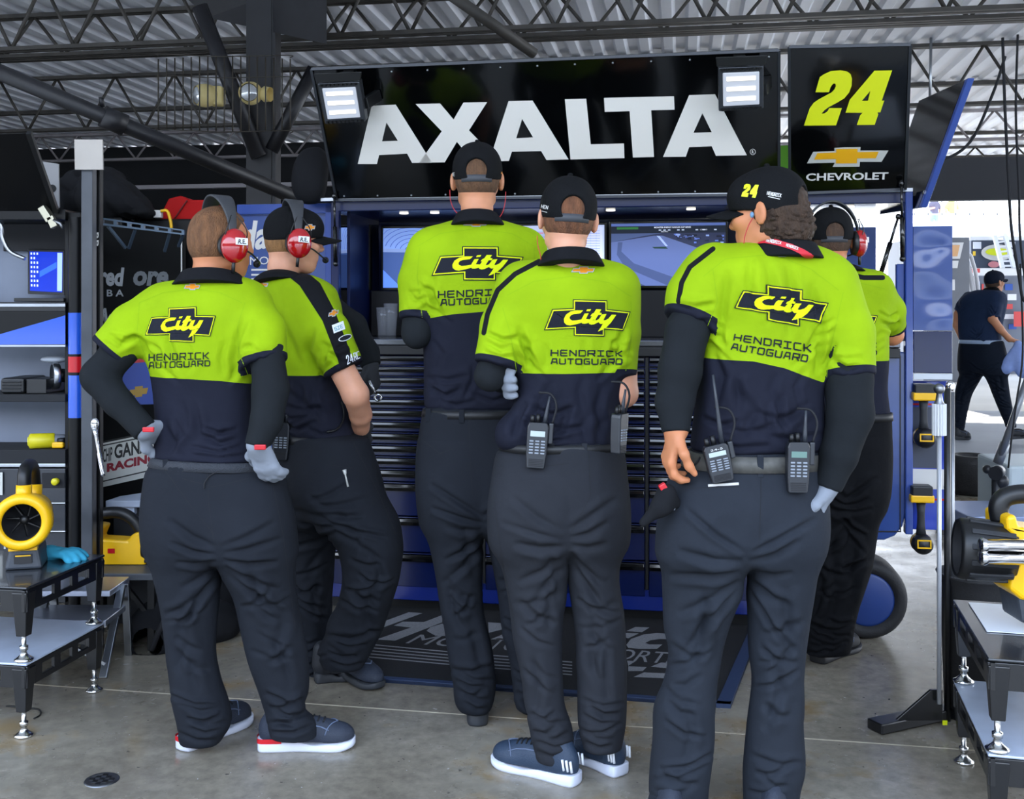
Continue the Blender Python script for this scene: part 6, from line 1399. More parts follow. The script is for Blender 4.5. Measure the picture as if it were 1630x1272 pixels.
# cover plate in the floor
p = WF(162, 1242); dc = thing('floor_cover', 'small round metal cover plate in the floor, lower left', 'cover plate', p, 0); mb = MB(); mb.lathe((p.x, p.y, 0), (0, 0, 1), [(0, .052), (.003, .050), (.004, .042), (.003, .040), (.003, 0)], 36); mb.build('ring', steel, dc); mb = MB()
for i in range(-2, 3):
    for j_ in range(-2, 3):
        if (i+j_) % 2 == 0 and i*i+j_*j_ < 6: mb.box((p.x+i*.015-.0075, p.y+j_*.015-.0075, .003), (p.x+i*.015+.0075, p.y+j_*.015+.0075, .0045))
mb.build('tread', black_satin, dc)
mb = MB(); mb.tube(smooth_path([WF(10, 1124, .004), WF(40, 1126, .004), WF(62, 1130, .004), WF(64, 1138, .004), WF(54, 1144, .004)], 5), .003, 6); tag(mb.build('loose_wire', black_satin, None), 'thin dark wire lying on the floor near the left riser', 'wire')
# ================================================================== the crew
up_navy = mat('shoe_navy', '252c3a', 0.7, bump=.3, bscale=300); up_dark = mat('shoe_dark', '23262c', .6, bump=.2, bscale=200); sole_w = mat('sole_white', 'cfd3e0', .5); sole_d = mat('sole_dark', '2b2e33', .6)
belt_w = mat('belt_weave', '2a2e36', .6, bump=.6, bscale=300); belt_l = mat('belt_leather', '4b4a46', .6, var=.3, vscale=40); belt_b = mat('belt_black', '17181a', .5)
ACC_R = red_p
# --- bareheaded man at the left, hands on hips
S1 = dict(back_folds=[([(262,500),(268,545),(285,590)],7,.006),([(392,505),(378,540),(372,598)],7,.007),([(360,540),(352,570),(356,600)],6,.004),([(205,530),(228,545),(245,580)],6,.007),([(300,548),(308,575),(300,598)],6,.003)],
  label='bareheaded person with short reddish hair and headset, hands on hips', d=3.5, foot=(340, 1195), seed=11, skin=skin_b, yaw=0.10,
  head=(352, 388, 3.52, 0.85, 0.02), roll=0.0, hair=hair_mat('hair_ginger', '6f4a2c'), short=.005,
  torso=[(440,302,392),(452,262,412),(466,236,424),(485,222,428),(510,220,428),(550,226,416),(600,240,406),(650,246,406),(690,246,410),(733,243,428)],
  collar=[(422,300,388),(434,293,398),(447,285,412)], ctilt=.25,
  line=[(100,598),(243,598),(300,600),(350,603),(405,610),(500,612)],
  sleeves=[dict(pts=[(262,490,3.5),(215,520,3.48),(176,562,3.46)], rad=[.085,.080,.074]), dict(pts=[(385,495,3.5),(412,530,3.45),(421,578,3.42)], rad=[.090,.084,.076])],
  arms=[dict(pts=[(262,495,3.5),(190,560,3.46),(158,600,3.45),(190,642,3.42),(230,684,3.40)], rad=[.05,.056,.058,.046,.034], cloth=under_m, glove=glove_g, tab=(236,684,3.33), hand=dict(f=(.40,.9,-.25), n=(.6,.2,-.5), s=(.1,-.1,-.9), curl=.4)),
        dict(pts=[(385,498,3.5),(424,560,3.42),(431,620,3.38),(424,670,3.34),(410,708,3.32)], rad=[.05,.057,.056,.049,.036], cloth=under_m, glove=glove_g, tab=(414,712,3.265), hand=dict(f=(.22,.30,-.72), n=(.35,.85,0), s=(-.9,.3,.1), curl=.35))],
  hips=[(727,246,428),(745,238,434),(775,233,446),(810,232,456),(845,235,462),(880,240,464)],
  legs=[[(850,238,346),(900,245,348),(950,255,348),(1000,262,344),(1040,267,343),(1080,270,350),(1120,275,362),(1150,282,366),(1182,286,350)],
        [(850,345,464),(900,352,468),(950,374,470),(1000,386,480),(1050,398,490),(1100,414,492),(1130,422,487),(1150,426,505),(1172,430,508)]],
  belt=(728,742,belt_w), loops=(265,330), beltslope=.03,
  shoes=[dict(pts=(WF(287,1196), WF(396,1146)), kw=dict(upper=up_navy, solem=sole_w, accent=red_p)), dict(pts=(WF(410,1192), WF(566,1188)), kw=dict(upper=up_navy, solem=sole_w, accent=red_p))],
  lower_seams=[[(330,745),(332,800),(340,860)],[(262,748),(300,800),(340,850)],[(290,762),(340,775),(395,762)],[(430,750),(450,850),(470,1000)]])
P1 = person(S1)
back_print(S1['shirt'], S1['bvh'], [(231,492),(344,486),(344,546),(231,542)], 2.0, [(238,564),(332,561),(332,571),(238,574)], [(238,577),(334,574),(334,582),(238,586)], (306,457,26,10),
  [[(222,482),(260,466),(310,460),(350,466),(385,482)], [(222,482),(218,530),(232,570)], [(390,482),(378,520),(380,560),(395,598)]])
headset(S1['H'], 'red ear-cup headset on the bareheaded man with hands on hips', 1)
# --- cap and headset, turned right, one foot up on the mat
S2 = dict(back_folds=[([(440,500),(460,540),(480,585)],8,.006),([(500,520),(490,560),(505,590)],7,.006),([(455,620),(490,650),(530,660)],8,.006)],
  label='person in black cap and headset facing right, one knee bent, bare forearm', d=4.05, foot=(500, 1092), seed=23, skin=skin_c, yaw=0.75,
  head=(468, 385, 4.05, 1.12, 0.05), hair=hair_mat('hair_sandy', '8a6238'), cap=cap_m, opening=False,
  torso=[(438,412,500),(455,396,528),(480,388,540),(520,390,545),(560,396,540),(600,405,540),(650,422,552),(694,432,566)],
  collar=[(423,420,480),(432,412,500),(443,405,512)], ctilt=.3,
  line=[(300,594),(545,594),(700,594)], rho=.70,
  sleeves=[dict(pts=[(480,478,3.95),(520,530,3.90),(549,588,3.88)], rad=[.085,.082,.074])],
  panels=[([(468,432),(500,458),(522,500),(545,560),(562,605)], 12), ([(478,440),(530,520)], 9)],
  arms=[dict(pts=[(480,478,3.95),(535,570,3.88),(566,628,3.86),(574,660,3.95),(574,684,4.03)], rad=[.04,.048,.047,.040,.030], bare=True, glove=glove_d, hand=dict(f=(.0,.55,-.6), n=(-.6,.6,0), s=(.3,.5,.6), curl=.5)),
        dict(pts=[(500,470,4.3),(560,520,4.4),(583,560,4.42),(590,580,4.40)], rad=[.05,.062,.05,.036], cloth=under_m, glove=glove_d, hand=dict(f=(.12,.0,-.9), n=(-.8,.3,0), s=(.1,-.9,0), curl=.9))],
  hips=[(688,436,562),(715,434,576),(750,436,592),(790,440,604),(830,448,612)], hrho=.72,
  legs=[[(800,445,560,.1),(860,452,535,.15),(920,458,530,.18),(980,462,525,.2),(1040,470,522,.2),(1078,476,524,.2)],
        [(780,470,604,-.05),(830,512,632,-.1),(870,536,640,-.12),(910,545,636,-.12),(950,540,626,-.08),(1000,520,610,-.02),(1035,508,594,.0),(1062,514,578,.0)]],
  belt=(688,702,belt_b), shoes=[dict(pts=(WF(500,1085), WF(560,1078)), kw=dict(upper=up_dark, solem=sole_d)), dict(pts=(WF(512,1066), WF(606,1100)), kw=dict(upper=mat('shoe_navy',''), solem=sole_d, lift=.03))],
  lower_seams=[[(520,740),(560,745)], [(560,700),(600,780),(630,850)]], pants=pants_m)
P2 = person(S2)
headset(S2['H'], 'red ear-cup headset over the black cap of the man facing right', 1)
lay('neck_badge', S2['bvh'], [(0, [[(400+(u)*28, 448+v*11) for u, v in BOW]], 0), (1, [inset([(400+(u)*28, 448+v*11) for u, v in BOW], 1.5)], .0006)], [silv, gold], S2['shirt'], thr=3)
SQ = lambda x0, y0, x1, y1, h: [(x0, y0), (x1, y1), (x1+h*.25, y1+h), (x0+h*.25, y0+h)]
lay('sleeve_badge', S2['bvh'], [(0, [[(522+u*17, 496+v*11-u*5) for u, v in BOW]], 0), (1, [inset([(522+u*17, 496+v*11-u*5) for u, v in BOW], 1.2)], .0006)], [silv, gold], S2['shirt'], thr=3)
lay('sleeve_patch', S2['bvh'], [(0, [SQ(528, 518, 546, 511, 13)], 0)], [patch_w], S2['shirt'], thr=3)
lay('sleeve_lettering', S2['bvh'], [(0, lp, .001) for lp in word_px('SIE', [(532,522),(544,517),(545,522),(533,527)], .8)], [mat('teal_print', '1a8a98', .6)], S2['shirt'], thr=3); lay('sleeve_number', S2['bvh'], [(1, lp, .001) for lp in word_px('24', [(551,568),(559,564),(562,575),(553,580)], 1.4)+word_px('RC', [(562,563),(570,560),(572,570),(564,574)], 1.2)], [mat('teal_print', '1a8a98', .6), patch_w], S2['shirt'], thr=3)
lay('sleeve_oval', S2['bvh'], [(0, [[(549+11*math.cos(t)*.94-4.5*math.sin(t)*.3, 538-11*math.cos(t)*.34-4.5*math.sin(t)) for t in [i*PI/9 for i in range(18)]]], 0), (1, [[(549+9.6*math.cos(t)*.94-3.4*math.sin(t)*.3, 538-9.6*math.cos(t)*.34-3.4*math.sin(t)) for t in [i*PI/9 for i in range(18)]]], .0006)], [patch_w, ink], S2['shirt'], thr=3)
# --- tallest man, centre left
S3 = dict(back_folds=[([(690,440),(688,470),(700,500)],7,.005),([(672,470),(680,490),(700,500)],5,.005),([(820,450),(812,480),(800,500)],7,.005)],
  label='tallest person in black cap seen from behind, standing at the counter centre left', d=3.72, foot=(765, 1150), seed=31, skin=skin_a, yaw=0.0, hscale=1.0,
  head=(760, 289, 3.72, 0.0, 0.0), hair=hair_mat('hair_brown', '5d4028'), cap=cap_m,
  torso=[(348,724,798),(360,696,826),(374,672,846),(392,658,858),(420,652,864),(460,656,862),(510,668,856),(560,673,850),(610,674,846),(652,676,842)],
  collar=[(333,731,790),(343,726,798),(356,720,806)],
  line=[(600,514),(672,508),(720,500),(770,496),(850,496)],
  sleeves=[dict(pts=[(690,400,3.72),(668,450,3.70),(662,508,3.66)], rad=[.085,.070,.056]), dict(pts=[(832,400,3.72),(850,450,3.72),(852,505,3.70)], rad=[.085,.070,.056])],
  arms=[dict(pts=[(690,405,3.72),(666,480,3.68),(664,530,3.66),(676,528,3.85),(700,520,3.98)], rad=[.05,.05,.052,.042,.034], cloth=under_m, glove=glove_d, hand=dict(f=(.4,.9,.0), n=(.5,-.2,-.6), s=(.1,0,.9), curl=.6)),
        dict(pts=[(832,405,3.72),(850,480,3.7),(846,530,3.72),(820,530,3.95)], rad=[.05,.05,.05,.036], cloth=under_m, glove=glove_d, hand=dict(f=(-.4,.9,.0), n=(-.5,-.2,-.6), s=(.1,0,.9), curl=.6))],
  hips=[(646,676,842),(690,668,846),(730,664,850),(770,666,852),(810,672,852),(840,676,850)],
  legs=[[(800,672,772),(850,680,768),(900,691,768),(950,700,768),(1000,709,774),(1050,716,784),(1090,723,790),(1118,726,786),(1131,733,781)],
        [(800,760,852),(850,772,852),(900,784,850),(950,792,850),(1000,800,852),(1060,812,858),(1100,816,862),(1130,822,862)]],
  belt=(650,662,belt_b), loops=(682,735), 
  shoes=[dict(pts=(WF(760,1158), WF(762,1066)), kw=dict(upper=up_dark, solem=sole_d)), dict(pts=(WF(846,1140), WF(850,1052)), kw=dict(upper=up_dark, solem=sole_d))],
  lower_seams=[[(746,665),(748,730),(752,790)],[(672,700),(700,722),(720,715)]], pants=pants_m)
P3 = person(S3)
back_print(S3['shirt'], S3['bvh'], [(687,392),(833,392),(833,446),(687,446)], 4.0, [(698,464),(812,460),(812,468),(698,474)], [(702,477),(812,473),(812,481),(702,486)], (757,356.5,40,10),
  [[(665,392),(700,372),(757,364),(815,372),(850,392)], [(668,395),(664,440),(672,505)], [(850,395),(852,440),(846,500)]])
# --- arms crossed, radio on the belt
S4 = dict(back_folds=[([(826,520),(838,555),(846,592)],7,.007),([(815,545),(825,570),(830,592)],5,.006),([(992,520),(985,555),(975,592)],7,.006),([(868,545),(872,570),(866,592)],6,.003),([(930,540),(934,570),(930,590)],7,.003),([(880,605),(860,640),(835,680)],8,.007),([(960,610),(950,650),(960,690)],8,.005),([(840,640),(826,665),(815,700)],7,.008)],
  label='person in mesh cap with crossed arms and a radio hanging at the belt', d=3.30, foot=(900, 1240), seed=44, skin=skin_c, yaw=-0.05,
  head=(903, 351, 3.28, -0.10, 0.0), roll=.06, hair=hair_mat('hair_copper', '6a4228'), cap=cap_m,
  torso=[(408,866,952),(420,838,978),(436,812,1000),(456,800,1010),(490,800,1012),(530,812,1004),(594,824,1000),(640,818,994),(680,806,988),(708,798,990)],
  collar=[(393,870,948),(404,864,955),(417,858,962)],
  line=[(700,586),(822,592),(900,592),(1003,590),(1100,592)],
  sleeves=[dict(pts=[(832,460,3.30),(806,520,3.27),(790,582,3.24)], rad=[.085,.080,.070]), dict(pts=[(978,460,3.30),(988,530,3.28),(990,598,3.26)], rad=[.082,.062,.046])],
  panels=[([(858,416),(820,436),(792,462),(776,500),(770,530)], 4)],
  shirt_extra=[((812,690,3.28), (.045,.08,.05))],
  arms=[dict(pts=[(832,465,3.30),(800,545,3.25),(780,598,3.25),(800,604,3.42),(850,600,3.52)], rad=[.045,.05,.046,.040,.032], cloth=under_m),
        dict(pts=[(978,465,3.30),(990,560,3.27),(993,626,3.28),(962,622,3.46),(900,606,3.52),(850,608,3.44),(836,606,3.36)], rad=[.045,.046,.042,.038,.036,.032,.028], bare=True, glove=glove_g, hand=dict(f=(-.55,-.8,0), n=(.8,-.5,0), s=(0,0,1), curl=.5, sc=1.05))],
  hips=[(700,800,990),(725,794,990),(760,789,992),(800,786,994),(840,786,995),(870,788,994)],
  legs=[[(820,785,900),(870,789,901),(920,802,899),(974,810,897),(1020,815,895),(1079,829,896),(1120,835,899),(1159,841,911),(1210,853,912)],
        [(820,902,994),(870,905,990),(920,907,986),(980,912,993),(1020,917,995),(1060,918,997),(1110,919,998),(1159,921,996),(1192,930,990)]],
  belt=(702,714,belt_b), loops=(878,930),
  shoes=[dict(pts=(WF(922,1250), WF(786,1212)), kw=dict(upper=mat('shoe_teal', '26364a', .6, bump=.2, bscale=200), solem=sole_w, marks=1, solh=.026)), dict(pts=(WF(992,1236), WF(905,1196)), kw=dict(upper=mat('shoe_teal',''), solem=sole_w, marks=1, solh=.026))],
  lower_seams=[[(937,720),(940,790),(908,850)],[(830,745),(870,742),(905,738)],[(786,790),(800,900),(822,1010)]], pants=cloth_mat('faded_trousers', '292b30', .85))
P4 = person(S4)
back_print(S4['shirt'], S4['bvh'], [(866,475),(1003,478),(1003,536),(866,533)], 4.0, [(878,557),(990,559),(990,567),(878,566)], [(878,571),(990,572),(990,580),(878,579)], (928,430.5,38,11),
  [[(808,470),(850,448),(910,440),(970,450),(1004,472)], [(800,490),(812,530),(822,590)], [(1004,480),(1006,530),(996,590)]])
# --- curly hair, cap with 24, two radios, right of the middle
S5 = dict(back_folds=[([(1196,408),(1192,450),(1200,500)],8,.005),([(1222,412),(1228,455),(1224,520)],8,.005),([(1254,420),(1262,470),(1256,540)],9,.006),([(1160,430),(1152,480),(1148,545)],8,.006),([(1290,450),(1300,500),(1292,560)],9,.006),([(1312,500),(1304,545),(1300,598)],7,.008),([(1332,545),(1318,570),(1306,590)],6,.007),([(1130,540),(1150,600),(1135,660)],9,.007),([(1290,640),(1250,670),(1200,690)],8,.006),([(1180,620),(1200,655),(1180,700)],9,.005)],
  label='curly-haired person in 24 cap looking left, two radios on a worn belt', d=3.05, foot=(1190, 1310), seed=57, skin=skin_b, yaw=-0.18, h=.005,
  head=(1222, 342, 3.02, -0.95, 0.08), roll=.0, hair=hair_mat('hair_curly', '3a2819'), curly=.015, short=.006, cap=cap_m,
  torso=[(384,1180,1285),(396,1140,1312),(412,1106,1332),(432,1092,1348),(470,1100,1350),(520,1116,1336),(570,1114,1318),(620,1108,1312),(670,1102,1314),(718,1098,1316)],
  collar=[(384,1192,1280),(397,1188,1288),(410,1184,1296)], ctilt=.12, crho=.8,
  line=[(900,568),(1113,568),(1200,572),(1250,583),(1308,606),(1500,615)],
  sleeves=[dict(pts=[(1140,440,3.05),(1112,475,3.02),(1098,512,3.00)], rad=[.098,.091,.080]), dict(pts=[(1310,460,3.05),(1340,530,3.05),(1351,598,3.02)], rad=[.105,.088,.072])],
  panels=[([(1135,396),(1098,425),(1085,450),(1080,480)], 4)],
  arms=[dict(pts=[(1140,445,3.05),(1094,525,2.99),(1082,590,2.97),(1074,640,2.96),(1076,684,2.94)], rad=[.06,.060,.060,.052,.036], cloth=under_m, barehand=True, hand=dict(f=(-.20,.10,-.95), n=(.95,.15,-.1), s=(.1,-.9,.2), curl=.62, thumb=.9, sc=1.05)),
        dict(pts=[(1310,465,3.05),(1350,600,3.02),(1354,660,3.0),(1335,725,2.98),(1318,772,2.98)], rad=[.06,.066,.064,.052,.036], cloth=under_m, glove=glove_g, hand=dict(f=(-.25,.25,-.9), n=(-.8,.3,0), s=(0,-.9,0), curl=.7))],
  hips=[(712,1100,1308),(745,1084,1310),(780,1068,1312),(820,1058,1312),(855,1053,1310),(885,1051,1306)],
  legs=[[(850,1053,1196),(900,1053,1186),(950,1055,1176),(1002,1057,1158),(1044,1064,1148),(1088,1055,1140),(1128,1040,1136),(1177,1038,1134),(1221,1033,1129),(1265,1031,1125),(1300,1030,1128)],
        [(850,1194,1310),(900,1190,1302),(950,1190,1294),(1000,1191,1286),(1040,1193,1281),(1080,1198,1278),(1155,1191,1279),(1221,1186,1281),(1260,1186,1272),(1300,1186,1268)]],
  belt=(718,742,belt_l), loops=(1209,), beltslope=.02,
  shoes=[dict(pts=(WF(1070,1330), WF(1060,1225)), kw=dict(upper=up_navy, solem=sole_w)), dict(pts=(WF(1230,1330), WF(1240,1225)), kw=dict(upper=up_navy, solem=sole_w))],
  lower_seams=[[(1211,745),(1211,790),(1209,860)],[(1090,778),(1130,776),(1176,775)]], pants=cloth_mat('grey_trousers', '272b32', .85))
P5 = person(S5)
back_print(S5['shirt'], S5['bvh'], [(1168,446),(1318,466),(1318,528),(1168,500)], 1.0, [(1170,532),(1290,549),(1290,560),(1168,541)], [(1166,547),(1286,566),(1284,576),(1164,556)], (1244,405,34,9),
  [[(1120,440),(1155,412),(1230,405),(1290,428),(1335,462)], [(1135,430),(1142,480),(1126,520)], [(1342,466),(1330,520),(1318,570),(1316,600)]])
# --- far right, red headset, leaning on the counter
S6 = dict(label='person in black cap and red headset leaning on the counter at the right', d=4.32, foot=(1330, 1052), seed=63, skin=skin_b, yaw=0.1,
  head=(1322, 383, 4.34, 0.12, 0.0), hair=hair_mat('hair_dark', '4a3424'), cap=cap_m,
  torso=[(424,1296,1362),(434,1280,1392),(446,1270,1408),(470,1268,1414),(510,1276,1412),(573,1284,1412),(620,1290,1410),(662,1296,1414)],
  collar=[(416,1298,1352),(422,1294,1368),(429,1290,1378)],
  line=[(1200,573),(1500,573)],
  sleeves=[dict(pts=[(1388,462,4.32),(1412,495,4.36),(1418,522,4.42)], rad=[.080,.070,.060]), dict(pts=[(1290,462,4.32),(1270,495,4.3),(1262,530,4.3)], rad=[.080,.070,.06])],
  panels=[([(1345,436),(1375,442),(1405,442)], 4)],
  arms=[dict(pts=[(1388,465,4.32),(1416,510,4.38),(1420,532,4.42),(1395,534,4.62),(1370,520,4.66)], rad=[.045,.045,.045,.036,.030], bare=True, barehand=True, hand=dict(f=(-.7,.5,.3), n=(0,.4,-.7), s=(.2,-.3,.8), curl=.6)),
        dict(pts=[(1290,465,4.32),(1266,520,4.3),(1270,560,4.4),(1290,550,4.6)], rad=[.045,.045,.045,.032], bare=True)],
  hips=[(655,1296,1416),(690,1294,1418),(730,1296,1418),(780,1300,1410),(815,1302,1402)],
  legs=[[(780,1300,1356),(840,1302,1352),(900,1300,1345),(960,1290,1335),(1010,1284,1330),(1040,1280,1326)],
        [(780,1340,1408),(821,1338,1400),(860,1334,1394),(900,1328,1388),(965,1312,1368),(1000,1306,1360),(1025,1303,1356),(1040,1302,1352)]],
  belt=(656,668,belt_b), pants=pants_b,
  shoes=[dict(pts=(WF(1298,1056), WF(1362,1030)), kw=dict(upper=mat('shoe_black', '121316', .7), solem=mat('sole_black', '1a1b1f', .6), solh=.026)), dict(pts=(WF(1290,1040), WF(1296,1004)), kw=dict(upper=mat('shoe_black', ''), solem=mat('sole_black', ''), solh=.026))])
P6 = person(S6)
back_print(S6['shirt'], S6['bvh'], [(1290,486),(1397,490),(1397,531),(1290,528)], 2.5, [(1298,546),(1395,546),(1395,553),(1298,553)], [(1298,558),(1395,558),(1395,565),(1298,565)], (1340,447,28,8), [[(1275,462),(1310,452),(1340,449),(1375,452),(1408,460)]])
headset(S6['H'], 'red ear-cup headset on the man leaning on the counter', 1)
# --- passer-by outside
S7 = dict(label='person in navy polo and cap walking right outside in the sun, holding a cloth', d=11.6, foot=(1560, 698), seed=71, skin=skin_a, yaw=0.9,
  head=(1583, 450, 11.6, 1.15, -0.12), hair=hair_mat('hair_dark', ''), cap=cloth_mat('navy_cap', '161f30', .8), opening=False, shirtmat=polo_m,
  torso=[(461,1557,1584),(466,1546,1592),(474,1536,1595),(490,1532,1594),(510,1532,1590),(530,1532,1587),(546,1534,1588)], rho=.75,
  collar=[(456,1562,1582),(462,1558,1586)],
  line=[(1400,700),(1700,700)], cuff=0,
  sleeves=[dict(pts=[(1582,474,11.45),(1582,490,11.4),(1581,504,11.4)], rad=[.075,.07,.068]), dict(pts=[(1542,474,11.75),(1532,487,11.75),(1527,496,11.75)], rad=[.07,.066,.062])],
  arms=[dict(pts=[(1582,476,11.45),(1580,508,11.38),(1592,524,11.38),(1607,540,11.4)], rad=[.045,.046,.04,.028], bare=True, barehand=True, hand=dict(f=(.9,0,-.2), n=(0,.1,-.8), s=(.1,-.8,0), curl=.7)),
        dict(pts=[(1542,476,11.75),(1525,500,11.75),(1523,518,11.75),(1532,542,11.7)], rad=[.045,.045,.04,.03], bare=True)],
  hips=[(542,1533,1588),(556,1531,1592),(575,1531,1595),(592,1534,1598)], hrho=.8,
  legs=[[(585,1532,1568,.1),(605,1526,1558,.15),(630,1521,1546,.2),(655,1519,1540,.2),(675,1519,1536,.2),(686,1519,1534,.2)],
        [(585,1560,1600,-.1),(605,1572,1603,-.1),(630,1582,1607,-.1),(655,1592,1612,-.1),(672,1599,1616,-.1),(680,1602,1617,-.1)]],
  belt=(541,547,mat('belt_pale', '9fb2cc', .5)), pants=pants_n, fold=.7,
  shoes=[dict(pts=(Vector(((1518-CX)*11.8/F, 11.8, 0)), Vector(((1543-CX)*11.8/F, 11.75, 0))), kw=dict(upper=up_dark, solem=sole_d, wid=.1)), dict(pts=(Vector(((1602-CX)*11.5/F, 11.5, 0)), Vector(((1636-CX)*11.5/F, 11.45, 0))), kw=dict(upper=up_dark, solem=sole_d, lift=.03, toe_z=.06))])
P7 = person(S7)
# ================================================================== right side
zU = .511
# pole with ribbed grip and ball top
pd = 3.64; PL = thing('support_pole', 'tall silver pole with ribbed grip and ball top on a black foot', 'pole', (W(1494, 1100, pd).x, pd, 0), 0); xp = W(1495, 900, pd).x
def zp(py): return EH-(py-HY)*pd/F
mb = MB(); mb.cyl((xp, pd, .10), (xp, pd, zp(692)), .0075, n=16); mb.build('shaft', mat('pole_silver', 'b9bcc2', .3, .35), PL)
mb = MB(); vs = []; N = 32
for z_ in (zp(693), zp(643)):
    for i in range(N): r0 = .024 if i % 2 else .020; vs.append((xp+r0*math.cos(2*PI*i/N), pd+r0*math.sin(2*PI*i/N), z_))
mb.add(vs, [(i, (i+1) % N, N+(i+1) % N, N+i) for i in range(N)]+[tuple(range(N))[::-1], tuple(range(N, 2*N))]); mb.build('grip', mat('grip_white', 'd2d4d6', .4), PL)
mb = MB(); mb.lathe((xp, pd, zp(643)), (0, 0, 1), [(0, .018), (.012, .012), (.035, .009), (.04, .011)], 20); mb.ball((xp, pd, zp(619)), .0185, 20); mb.build('ball_top', steel, PL)
f0, f1 = WF(1392, 1166), WF(1500, 1140); mb = MB(); mb.bar(f0+Vector((0, 0, .02)), f1+Vector((.02, .0, .02)), .07, .035); mb.build('foot', black_steel, PL, .004)
mb = MB(); mb.prism([(xp-.14, pd+.02, .035), (xp+.02, pd+.02, .035), (xp+.02, pd+.02, .14), (xp-.02, pd+.02, .14)], (0, .012, 0)); mb.build('gusset', black_steel, PL, .002)
mb = MB(); mb.box((xp+.004, pd-.02, .035), (xp+.02, pd-.016, .05)); mb.build('bright_tab', lime_p, PL)
# dark upright tubes beside it
for px_, py_, dd, r0, lb in ((1508, 618, 3.75, .011, 'thin black upright tube just right of the silver pole'), (1516, 624, 3.9, .008, 'thin grey upright rod right of the black tube')):
    mb = MB(); A = W(px_, py_, dd); mb.cyl((A.x, dd, 0), (A.x, dd, A.z), r0, n=12); tag(mb.build('upright_tube', black_steel if r0 > .01 else steel, None), lb, 'tube')
# impact wrenches hung on the board
dgr = mat('driver_grip', '26282c', .6)
def driver(label, py0, py1, px0=1454):
    a = FM @ Q(px0+16, py1, -.02); r_ = thing('impact_driver', label, 'impact driver', a, -TH, 'drivers hung on the cabinet end'); k = (py1-py0)
    q = lambda x, y, v: Q(px0+x, py0+y*k/105.0, v)
    mb = MB(FM); A, B = q(2, 24, -.06), q(29, 2, .02); mb.box((A.x, -.06, A.z), (B.x, .02, B.z)); mb.build('battery', black_satin, r_, .006)
    mb = MB(FM); A, B = q(0, 30, -.062), q(31, 15, .022); mb.box((A.x, -.062, A.z), (B.x, .022, B.z)); mb.build('battery_shoe', yb, r_, .006)
    mb = MB(FM); mb.tube([q(16, 30, -.02), q(16, 45, -.02), q(16, 62, -.02), q(16, 76, -.02)], [.020, .016, .017, .022], 14); mb.build('grip', dgr, r_)
    mb = MB(FM); c = q(16, 88, 0); mb.lathe((c.x, .045, c.z), (0, -1, 0), [(0, .0), (0, .036), (.03, .044), (.09, .044), (.11, .034), (.112, 0)], 28); mb.build('motor_housing', black_satin, r_)
    mb = MB(FM); mb.lathe((c.x, .0, c.z), (0, -1, 0), [(0, .0455), (.018, .0455)], 28); A, B = q(5, 92, 0), q(27, 80, 0); mb.prism([(A.x, -.069, A.z), (B.x, -.069, A.z), (B.x, -.069, B.z), (A.x, -.069, B.z)], (0, .004, 0), holes=[[(A.x+.005, -.069, A.z+.006), (B.x-.005, -.069, A.z+.006), (B.x-.005, -.069, B.z-.006), (A.x+.005, -.069, B.z-.006)]]); mb.build('yellow_band', yb, r_)
    return r_
driver('upper black and yellow impact driver on the right end of the cabinet', 608, 713); driver('lower black and yellow impact driver on the right end of the cabinet', 768, 882, 1450)
r_ = thing('ratchet_wrench', 'chrome ratchet hung beside the upper impact driver', 'wrench', W(1513, 690, 4.70), 0); mb = MB(); A, B = W(1512, 622, 4.70), W(1514, 740, 4.70); mb.tube([A, A.lerp(B, .3), A.lerp(B, .6), B], [.010, .007, .009, .009], 12); mb.build('handle', chrome, r_); mb = MB(); mb.ball(W(1512, 615, 4.70), (.021, .014, .026), 18); mb.cyl(W(1512, 615, 4.70)+Vector((0, -.03, -.0)), W(1512, 615, 4.70), .011, n=12); mb.build('head', chrome, r_)
r_ = thing('ratchet_wrench', 'second smaller chrome wrench beside the lower impact driver', 'wrench', W(1508, 800, 4.70), 0); mb = MB(); A, B = W(1507, 775, 4.70), W(1508, 850, 4.70); mb.tube([A, A.lerp(B, .5), B], [.009, .006, .009], 12); mb.ball(A, (.014, .01, .016), 14); mb.build('handle', chrome, r_)

